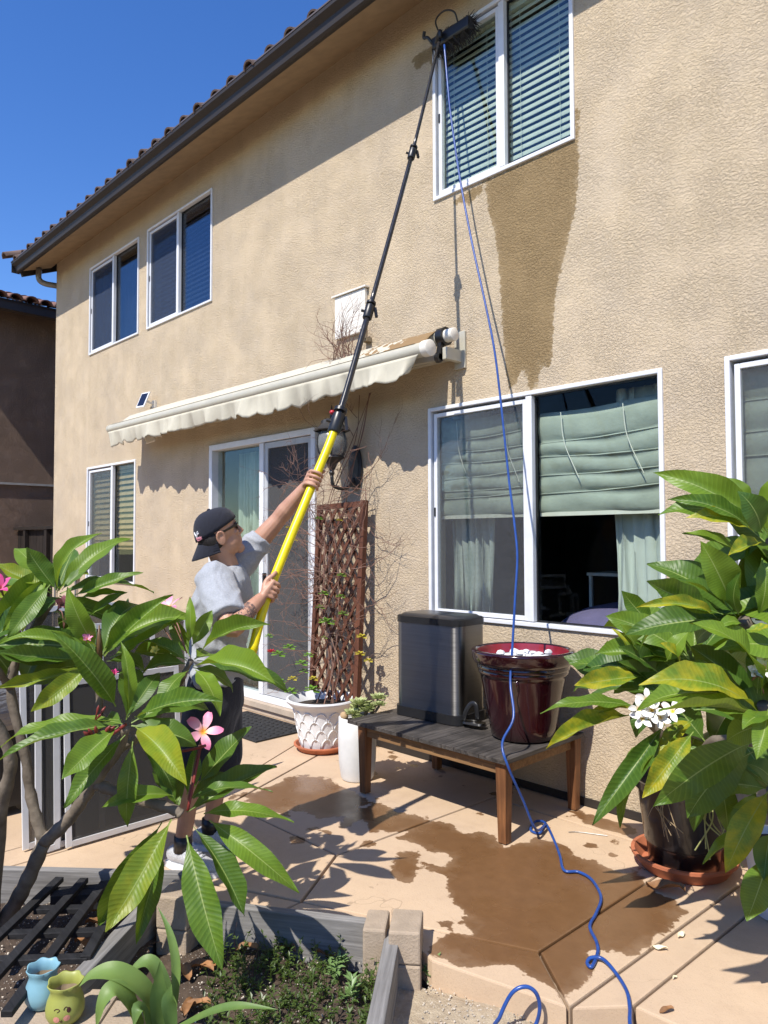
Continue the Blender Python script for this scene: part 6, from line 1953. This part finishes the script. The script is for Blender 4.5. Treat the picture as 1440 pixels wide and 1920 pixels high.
# white pot at the right edge
WPX, WPY = -1.02, -0.52
w2_ = thing('potted_plumeria', (WPX, WPY, 0), 'small yellowing plumeria in a white pot at the right edge', 'plant')
mk('pot', MB().lathe([(0.04, 0.004), (0.105, 0.005), (0.14, 0.27), (0.15, 0.275), (0.15, 0.30), (0.138, 0.30), (0.13, 0.27)], (WPX, WPY, 0), 36), M_WPOT2, w2_, auto=40)
mk('potting_soil', MB().lathe([(0.001, 0.272), (0.131, 0.27)], (WPX, WPY, 0), 20), bpy.data.materials['dark_soil'], w2_)
branch(w2_, [Vector((WPX, WPY, .27)), at(1450, 1540, 2.75), at(1446, 1480, 2.65)], .02, .015)
for b, t_, w, d, dd, mt in (((1442, 1482), (1360, 1637), 50, 2.55, -.1, Y_), ((1420, 1560), (1317, 1616), 30, 2.6, -.05, None), ((1445, 1600), (1400, 1728), 54, 2.4, -.1, None), ((1445, 1560), (1432, 1650), 40, 2.45, -.1, D_), ((1440, 1520), (1376, 1512), 30, 2.6, -.05, None), ((1448, 1470), (1400, 1430), 50, 2.6, .0, D_), ((1450, 1470), (1500, 1540), 50, 2.5, -.1, None), ((1420, 1480), (1380, 1590), 44, 2.7, 0, D_)):
    pleaf(w2_, b, t_, w, d, dd, mt)
fill(w2_, at(1450, 1480, 2.68), 9, (.22, .34), .8, M_PLD, -.5)
# ------------------------------------------------------------------ the man
UP = Vector((0, 0, 1))
CV = Vector((-E_F.x, -E_F.y, 0)).normalized()      # towards the camera
EV = Vector((E_R.x, E_R.y, 0)).normalized()        # the way he faces
man = thing('person', (-3.15, -1.88, 0), 'man in grey t-shirt and backwards navy cap raising the pole', 'person')
def fuse(name, mb, mat_, parent, voxel, smooth_it=3):
    me = mb.mesh(name)
    o = bpy.data.objects.new(name, me)
    COL.objects.link(o)
    r = o.modifiers.new('remesh', 'REMESH')
    r.mode = 'VOXEL'
    r.voxel_size = voxel
    dg = bpy.context.evaluated_depsgraph_get()
    dg.update()
    me2 = bpy.data.meshes.new_from_object(o.evaluated_get(dg))
    bpy.data.objects.remove(o)
    bpy.data.meshes.remove(me)
    bm = bmesh.new()
    bm.from_mesh(me2)
    for _ in range(smooth_it):
        bmesh.ops.smooth_vert(bm, verts=bm.verts, factor=0.5, use_axis_x=True, use_axis_y=True, use_axis_z=True)
    bm.to_mesh(me2)
    bm.free()
    me2.name = name
    me2.materials.clear()
    return link(name, me2, mat_, parent, True)
def limb(mb, pts, n=14):
    """pts: (point, radius); resampled smoothly"""
    P = spline([p for p, r in pts], 4)
    R = []
    for i in range(len(pts) - 1):
        for k in range(4):
            R.append(pts[i][1] + (pts[i + 1][1] - pts[i][1]) * k / 4)
    R.append(pts[-1][1])
    mb.tube(P, R, n)
    mb.ellipsoid(P[0], (R[0],) * 3, None, 12, 8)
    mb.ellipsoid(P[-1], (R[-1],) * 3, None, 12, 8)
def oval(c, rf, rs, fwd=EV, side=CV, n=22, tilt=0.0):
    return [c + fwd * (cos(2 * pi * k / n) * rf) + side * (sin(2 * pi * k / n) * rs) + UP * (tilt * cos(2 * pi * k / n)) for k in range(n)]

SR, ELR, WRR = at(404, 1088, 3.335), at(434, 1178, 3.14), at(487, 1124, 3.26)
SL, ELL, WRL = at(446, 1060, 3.62), at(521, 975, 3.62), at(571, 914, 3.565)
HPR, KNR, ANR = at(394, 1290, 3.41), at(366, 1432, 3.37), at(343, 1572, 3.37)
HPL, KNL, ANL = at(414, 1290, 3.57), at(418, 1425, 3.58), at(394, 1550, 3.58)
HC = at(411, 1003, 3.44)
th = radians(21)
FH = (EV * .91 - CV * .42).normalized() * cos(th) + UP * sin(th)
UH = (UP - FH * UP.dot(FH)).normalized()
RH = FH.cross(UH)                                   # his right, towards the camera
HM = Matrix((RH, FH, UH)).transposed()
def H(x, y, z):
    return HC + HM @ (Vector((x, y, z)) * 0.95)

body = MB()
# head
body.ellipsoid(H(0, -.005, .03), (.076, .098, .095), HM, 24, 16)
body.ellipsoid(H(0, .022, -.045), (.060, .075, .070), HM, 20, 12)
body.ellipsoid(H(0, .072, -.098), (.030, .026, .024), HM, 12, 8)
body.tube([H(0, .086, .028), H(0, .104, -.004), H(0, .112, -.018), H(0, .094, -.030)], [.010, .012, .014, .009], 10)      # nose
body.ellipsoid(H(0.012, .102, -.022), (.009, .009, .008), HM, 8, 6)
body.ellipsoid(H(-0.012, .102, -.022), (.009, .009, .008), HM, 8, 6)
body.ellipsoid(H(0, .090, -.056), (.024, .010, .007), HM, 12, 6)          # lips
body.ellipsoid(H(0, .087, -.067), (.021, .010, .007), HM, 12, 6)
body.ellipsoid(H(0, .086, .040), (.05, .012, .010), HM, 12, 6)            # brow
for s in (1, -1):
    body.ellipsoid(H(s * .036, .072, -.012), (.020, .018, .016), HM, 10, 6)   # cheek
    ring = [H(s * (.080 + .006 * sin(a_)), -.012 + .019 * cos(a_), -.012 + .032 * sin(a_)) for a_ in [2 * pi * k / 10 for k in range(11)]]
    body.tube(ring, .0065, 7)                                            # ear rim
    body.ellipsoid(H(s * .077, -.010, -.014), (.007, .016, .026), HM, 10, 8)
# neck and trunk
limb(body, [(H(0, -.028, -.06), .056), (at(424, 1062, 3.47), .060), (at(424, 1085, 3.48), .07)])
body.rings([oval(at(408, 1290, 3.49), .105, .165), oval(at(410, 1240, 3.49), .105, .15), oval(at(414, 1170, 3.48), .11, .16), oval(at(420, 1115, 3.48), .105, .175), oval(at(424, 1080, 3.48), .07, .16), oval(at(425, 1064, 3.47), .05, .07)])
# arms
limb(body, [(SR, .058), ((SR + ELR) / 2, .050), (ELR, .042), (ELR + (WRR - ELR) * .35, .044), (WRR, .028)])
limb(body, [(SL, .058), (SL + (ELL - SL) * .5, .052), (ELL, .041), (ELL + (WRL - ELL) * .3, .043), (WRL, .027)])
# legs
for hp_, kn, an in ((HPR, KNR, ANR), (HPL, KNL, ANL)):
    limb(body, [(hp_, .088), ((hp_ + kn) / 2, .074), (kn, .056), (kn + (an - kn) * .3 - EV * .018, .058), (kn + (an - kn) * .7, .040), (an, .036), (an + Vector((0, 0, -.04)), .036)])
# hands: s = image right, c = towards the camera, u = along the pole
def pole_near(px, py):
    best = min(range(len(PS)), key=lambda i: (PS[i] - at(px, py, (PS[i] - CAM).dot(E_F))).length)
    return PS[best], (PS[best + 1] - PS[best - 1]).normalized()
def frame(u):
    c = (CV - u * CV.dot(u)).normalized()
    s = u.cross(c)
    if s.dot(EV) < 0:
        s = -s
    return s, c
p, u = pole_near(507, 1106)
s, c = frame(u)
nails = []
for i, (o, ln) in enumerate(((.036, 1.0), (.0125, 1.08), (-.0105, 1.02), (-.032, .85))):      # near (right) hand, back of the hand to the camera
    b0 = p + u * o + c * .037 + s * (.008 - .003 * i)
    q = [b0, p + u * (o - .002) + s * .033 * ln + c * .024, p + u * (o - .004) + s * .034 * ln - c * .012, p + u * (o - .005) + s * .010 - c * .034, p + u * (o - .005) - s * .012 - c * .030]
    body.tube(spline(q, 3), [.0092] * 4 + [.0088] * 5 + [.008] * 4, 9)
    body.ellipsoid(q[-1], (.0088,) * 3, None, 8, 6)
    body.ellipsoid(b0, (.0115,) * 3, None, 8, 6)
    body.tube([WRR + u * o * .45, (WRR + b0) / 2 + c * .004, b0], [.017, .0155, .0115], 9)
tq = [WRR + (p - WRR) * .35 + u * .012 + c * .012, p + c * .030 - s * .024 + u * .030, p + c * .031 - s * .008 + u * .060, p + c * .027 + s * .002 + u * .082]
body.tube(spline(tq, 3), [.016] * 3 + [.0125] * 3 + [.0108] * 4, 9)
body.ellipsoid(tq[-1], (.0105,) * 3, None, 8, 6)
nails.append((tq[-1] + c * .010, c, u))
p2h, u = pole_near(588, 900)
s, c = frame(u)
for i, (o, ln) in enumerate(((.027, 1.0), (.003, 1.05), (-.020, 1.0), (-.042, .85))):      # far (left) hand, fingers over the near side
    b0 = p2h + u * o - s * .037 - c * .006
    q = [b0, p2h + u * (o - .002) - s * .026 + c * .022, p2h + u * (o - .003) + s * .004 + c * .033, p2h + u * (o - .004) + s * .028 + c * .016, p2h + u * (o - .004) + s * .030 - c * .006]
    body.tube(spline(q, 3), [.0092] * 4 + [.0088] * 5 + [.008] * 4, 9)
    body.ellipsoid(q[-1], (.0086,) * 3, None, 8, 6)
    body.tube([WRL + u * o * .45, (WRL + b0) / 2, b0], [.0165, .015, .0115], 9)
    nails.append((q[2] + c * .0, c, u))
tq = [WRL + (p2h - WRL) * .4 - c * .010, p2h - c * .028 - s * .022 + u * .03, p2h - c * .030 + s * .006 + u * .05, p2h - c * .018 + s * .026 + u * .062]
body.tube(spline(tq, 3), [.015] * 3 + [.012] * 3 + [.0105] * 4, 9)
body.ellipsoid(tq[-1], (.0105,) * 3, None, 8, 6)

def mat_skin():
    t = NT('skin')
    b = t.bsdf(Roughness=0.5)
    v = t.coord('Object')
    c = t.ramp(t.noise(v, 14, 4), [(0.3, (0.40, 0.205, 0.130)), (0.7, (0.51, 0.285, 0.19))])
    a = t.n('Attribute', attribute_name='ink')
    line = t.noise(v, 38, 2, 0.5, 1.5)
    lm = t.math('MULTIPLY', t.math('LESS_THAN', t.math('ABSOLUTE', t.math('SUBTRACT', line, 0.5)), 0.045), a.outputs['Fac'])
    fillm = t.math('MULTIPLY', t.math('GREATER_THAN', t.noise(v, 24, 2), 0.53), t.math('MULTIPLY', a.outputs['Fac'], 0.55))
    c = t.mix(t.math('MULTIPLY', t.math('MAXIMUM', lm, fillm), 0.8), c, (0.035, 0.035, 0.04))
    t.l(c, b.inputs['Base Color'])
    b.inputs['Subsurface Weight'].default_value = 0.12
    b.inputs['Subsurface Radius'].default_value = (.012, .005, .003)
    b.inputs['Subsurface Scale'].default_value = 0.5
    t.bump(t.noise(v, 120, 3), b, 0.12, 0.003)
    return t.m
M_SKIN = mat_skin()
bo = fuse('body', body, M_SKIN, man, 0.0034, 3)
att = bo.data.attributes.new('ink', 'FLOAT', 'POINT')
fa_, fb_ = ELR + (WRR - ELR) * .15, ELR + (WRR - ELR) * .70
for i, v_ in enumerate(bo.data.vertices):
    d = fb_ - fa_
    k = (v_.co - fa_).dot(d) / d.length_squared
    near = 0.0
    if 0 < k < 1:
        near = 1.0 if (v_.co - (fa_ + d * k)).length < .07 else 0.0
    att.data[i].value = near
mb = MB()
for q, c_, u_ in nails:
    mb.ellipsoid(q, (.004, .004, .004), None, 8, 6)

# t-shirt
def mat_cloth(name, a, b_, bscale=300, sheen=0.2):
    t = NT(name)
    b = t.bsdf(Roughness=0.9)
    v = t.coord('Object')
    t.l(t.ramp(t.noise(v, 160, 3, .7), [(0.3, a), (0.7, b_)]), b.inputs['Base Color'])
    b.inputs['Sheen Weight'].default_value = sheen
    h = t.math('ADD', t.math('MULTIPLY', t.noise(v, bscale, 2), 0.25), t.noise(t.coord('Object', (14, 14, 5)), 1.2, 3, .5, 1.0))
    t.bump(h, b, 0.55, 0.012)
    return t.m
M_SHIRT = mat_cloth('heather_grey_cotton', (0.285, 0.300, 0.325), (0.395, 0.412, 0.440))
M_NAVY = mat_cloth('navy_cotton', (0.010, 0.012, 0.022), (0.020, 0.023, 0.038))
sh = MB()
sh.rings([oval(at(408, 1272, 3.49), .132, .195), oval(at(409, 1225, 3.49), .130, .190), oval(at(413, 1165, 3.48), .140, .198), oval(at(418, 1118, 3.48), .140, .212, tilt=.01), oval(at(421, 1088, 3.48), .116, .206), oval(at(424, 1070, 3.475), .082, .125), oval(at(425, 1060, 3.47), .068, .075)])
def sleeve(a, b, r0, r1, r2):
    m_ = a + (b - a) * .5
    sh.ellipsoid(a, (r0, r0, r0), None, 16, 10)
    sh.tube([a, a + (b - a) * .3, m_, b], [r0, r0 * .97, r1, r2], 18)
sleeve(SR + UP * .0, SR + (ELR - SR) * .80, .088, .085, .083)
sleeve(SL + UP * .0, SL + (ELL - SL) * .62, .082, .074, .066)
shirt = fuse('t_shirt', sh, M_SHIRT, man, 0.006, 6)
SN = [v_.normal.copy() for v_ in shirt.data.vertices]
for v_, nn_ in zip(shirt.data.vertices, SN):          # soft folds
    p_ = v_.co.copy()
    f_ = noise.noise(Vector((p_.x * 9, p_.y * 9, p_.z * 16))) * .008 + noise.noise(Vector((p_.x * 20 + 4, p_.y * 20, p_.z * 26))) * .003
    rid = noise.noise(Vector(((p_ - SR).dot(EV) * 7 + p_.z * 9, (p_ - SR).dot(CV) * 6, p_.z * 5 - (p_ - SR).dot(EV) * 8)))
    f_ += .006 * max(0, 1 - abs(rid) * 4)
    low = max(0, min(1, (1.16 - p_.z) / .25))
    f_ += low * .012 * sin(p_.z * 62 + (p_ - HC).dot(EV) * 26 + 3 * noise.noise(p_ * 6))
    v_.co = p_ + nn_ * f_
shirt['label'] = 'heather grey short-sleeved t-shirt'
# shorts
st = MB()
st.rings([oval(at(402, 1395, 3.50), .075, .16), oval(at(406, 1320, 3.49), .128, .182), oval(at(408, 1275, 3.49), .124, .184), oval(at(409, 1240, 3.49), .112, .165)])
limb(st, [(HPR + UP * .02, .108), (HPR + (KNR - HPR) * .5, .100), (HPR + (KNR - HPR) * .98, .092)], 18)
limb(st, [(HPL + UP * .02, .108), (HPL + (KNL - HPL) * .5, .100), (HPL + (KNL - HPL) * .98, .092)], 18)
shorts = fuse('shorts', st, M_NAVY, man, 0.008, 5)
SN = [v_.normal.copy() for v_ in shorts.data.vertices]
for v_, nn_ in zip(shorts.data.vertices, SN):
    p_ = v_.co.copy()
    v_.co = p_ + nn_ * (noise.noise(Vector((p_.x * 10, p_.y * 10, p_.z * 7))) * .012)
shorts['label'] = 'dark navy shorts'
# shoes
def shoe(an, fwd):
    f_ = Vector((fwd.x, fwd.y, 0)).normalized()
    s_ = f_.cross(UP)
    base = Vector((an.x, an.y, 0)) - f_ * .07
    def ring(y, w, z0_, z1_):
        n = 14
        out = []
        for k in range(n):
            a_ = 2 * pi * k / n
            out.append(base + f_ * y + s_ * (cos(a_) * w) + UP * ((z0_ + z1_) / 2 + (z1_ - z0_) / 2 * sin(a_)))
        return out
    up_ = MB().rings([ring(-.01, .022, .03, .085), ring(.02, .036, .02, .105), ring(.08, .040, .02, .105), ring(.13, .043, .02, .088), ring(.19, .048, .02, .068), ring(.24, .043, .02, .055), ring(.272, .02, .022, .042)])
    o = mk('shoe', up_, mat_cloth('grey_knit_shoe', (0.30, 0.31, 0.33), (0.52, 0.53, 0.55), 200) if 'grey_knit_shoe' not in bpy.data.materials else bpy.data.materials['grey_knit_shoe'], man, True)
    pts = []
    for (y, w) in ((-.018, .024), (.03, .040), (.10, .043), (.18, .051), (.24, .046), (.280, .018)):
        pts.append((y, w))
    loop = [base + f_ * y + s_ * w for y, w in pts] + [base + f_ * y - s_ * w for y, w in reversed(pts)]
    mk('sole', MB().rings([[q + UP * .003 for q in loop], [q + UP * .028 for q in loop]]), M_WHITE, o)
    mk('sock', MB().tube([Vector((an.x, an.y, .08)), Vector((an.x, an.y, .15))], [.043, .040], 14), M_BLACK, o, True)
    for k in range(5):
        y = .09 + k * .022
        mk('lace', MB().tube([base + f_ * y + s_ * .026 + UP * (.10 - k * .007), base + f_ * (y + .004) + UP * (.112 - k * .008), base + f_ * y - s_ * .026 + UP * (.10 - k * .007)], .003, 5), M_WHITE, o)
shoe(ANR, EV * .9 + CV * .45)
shoe(ANL, EV * 1.0 + CV * .1)

# hair, cap, sunglasses
hair = MB()
hair.ellipsoid(H(0, -.042, -.005), (.078, .066, .074), HM, 20, 12)
hair.ellipsoid(H(0, -.050, -.048), (.060, .045, .045), HM, 16, 10)
fuse('hair', hair, simple('dark_hair', (0.012, 0.008, 0.006), .6, bump=.8, bscale=250), man, 0.006, 1)
M_CAP = mat_cloth('navy_cap_twill', (0.005, 0.006, 0.013), (0.010, 0.012, 0.024), 500, .1)
rs = []
nring = 9
for i in range(nring + 1):
    ph = (pi / 2) * i / nring
    ring = []
    for k in range(28):
        a_ = 2 * pi * k / 28
        seam = 1 + .006 * abs(sin(3 * a_))
        x_ = cos(a_) * .090 * cos(ph) ** .72 * seam
        y_ = sin(a_) * .113 * cos(ph) ** .72 * seam - .006
        z_ = .030 + .104 * sin(ph) ** 1.0 + (.026 * sin(a_) * (1 - sin(ph)))
        ring.append(H(x_, y_, z_))
    rs.append(ring)
cap = mk('cap', MB().rings(rs, True), M_CAP, man, True)
cap['label'] = 'navy baseball cap worn backwards with embroidered emblem'
br_ = MB()
top, bot = [], []
n = 14
for j in range(6):
    row = []
    for k in range(n + 1):
        u_ = -1 + 2 * k / n
        x_ = .080 * u_
        yb = -.100 * math.sqrt(max(0, 1 - (u_ * .90) ** 2)) + .006
        ext = .075 * (1 - u_ * u_) ** .55
        y_ = yb - ext * j / 5
        z_ = .016 - .085 * (j / 5) * (1 - .35 * u_ * u_) - .012 * u_ * u_ - .02 * u_ * u_
        row.append(H(x_, y_, z_))
    top.append(row)
vs = [q for row in top for q in row] + [q - UH * .005 for row in top for q in row]
m_ = len(vs) // 2
fs = []
for j in range(5):
    for k in range(n):
        o = j * (n + 1) + k
        fs.append((o, o + 1, o + n + 2, o + n + 1))
        fs.append((m_ + o + n + 1, m_ + o + n + 2, m_ + o + 1, m_ + o))
for k in range(n):
    o = 5 * (n + 1) + k
    fs.append((o, o + 1, m_ + o + 1, m_ + o))
br_.add(vs, fs)
mk('brim', br_, M_CAP, cap, True)
mk('button', MB().ellipsoid(H(0, -.006, .135), (.009, .009, .005), HM, 10, 6), M_CAP, cap, True)
# emblem embroidered low on the cap side: a white bird-like stroke over pink script
def capp(a_, zf):
    ph = zf
    return H(cos(a_) * .092 * cos(ph) ** .72, sin(a_) * .115 * cos(ph) ** .72 - .006, .030 + .104 * sin(ph) + .026 * sin(a_) * (1 - sin(ph)))
def stroke(pts, r):
    return MB().tube(spline([capp(a_, z_) for a_, z_ in pts], 4), r, 5)
A0 = -1.10
M_EMB_W = simple('white_thread', (.72, .72, .74), .7)
M_EMB_P = simple('pink_thread', (.62, .26, .30), .7)
mk('emblem_bird', stroke([(A0 - .26, .40), (A0 - .20, .31), (A0 - .12, .25), (A0 - .02, .27), (A0 + .08, .32)], .0032).tube(spline([capp(A0 - .02, .27), capp(A0 + .0, .35), capp(A0 + .05, .40)], 3), .0026, 5).tube(spline([capp(A0 - .2, .31), capp(A0 - .13, .20), capp(A0 - .05, .20)], 3), .0022, 5), M_EMB_W, cap)
mk('emblem_script', stroke([(A0 - .16, .18), (A0 - .12, .10), (A0 - .08, .17), (A0 - .03, .09), (A0 + .02, .16), (A0 + .06, .08), (A0 + .11, .15), (A0 + .15, .08), (A0 + .2, .14)], .0026).tube(spline([capp(A0 - .14, .06), capp(A0, .04), capp(A0 + .2, .06)], 3), .0022, 5), M_EMB_P, cap)
sg = MB()
for s_ in (1, -1):
    sg.rings([[H(s_ * (.034 + .027 * cos(2 * pi * k / 16)), .094 - .012 * abs(cos(2 * pi * k / 16) + 1) * .5, .018 + .021 * sin(2 * pi * k / 16)) for k in range(16)],
              [H(s_ * (.034 + .027 * cos(2 * pi * k / 16)), .100 - .012 * abs(cos(2 * pi * k / 16) + 1) * .5, .018 + .021 * sin(2 * pi * k / 16)) for k in range(16)]])
    sg.beam(H(s_ * .060, .088, .022), H(s_ * .080, .0, .012), .004, .010)
    sg.beam(H(s_ * .080, .002, .012), H(s_ * .080, -.03, -.004), .004, .008)
sg.beam(H(-.012, .104, .024), H(.012, .104, .024), .005, .006)
mk('sunglasses', sg, simple('black_gloss', (.008, .008, .009), .1), man)
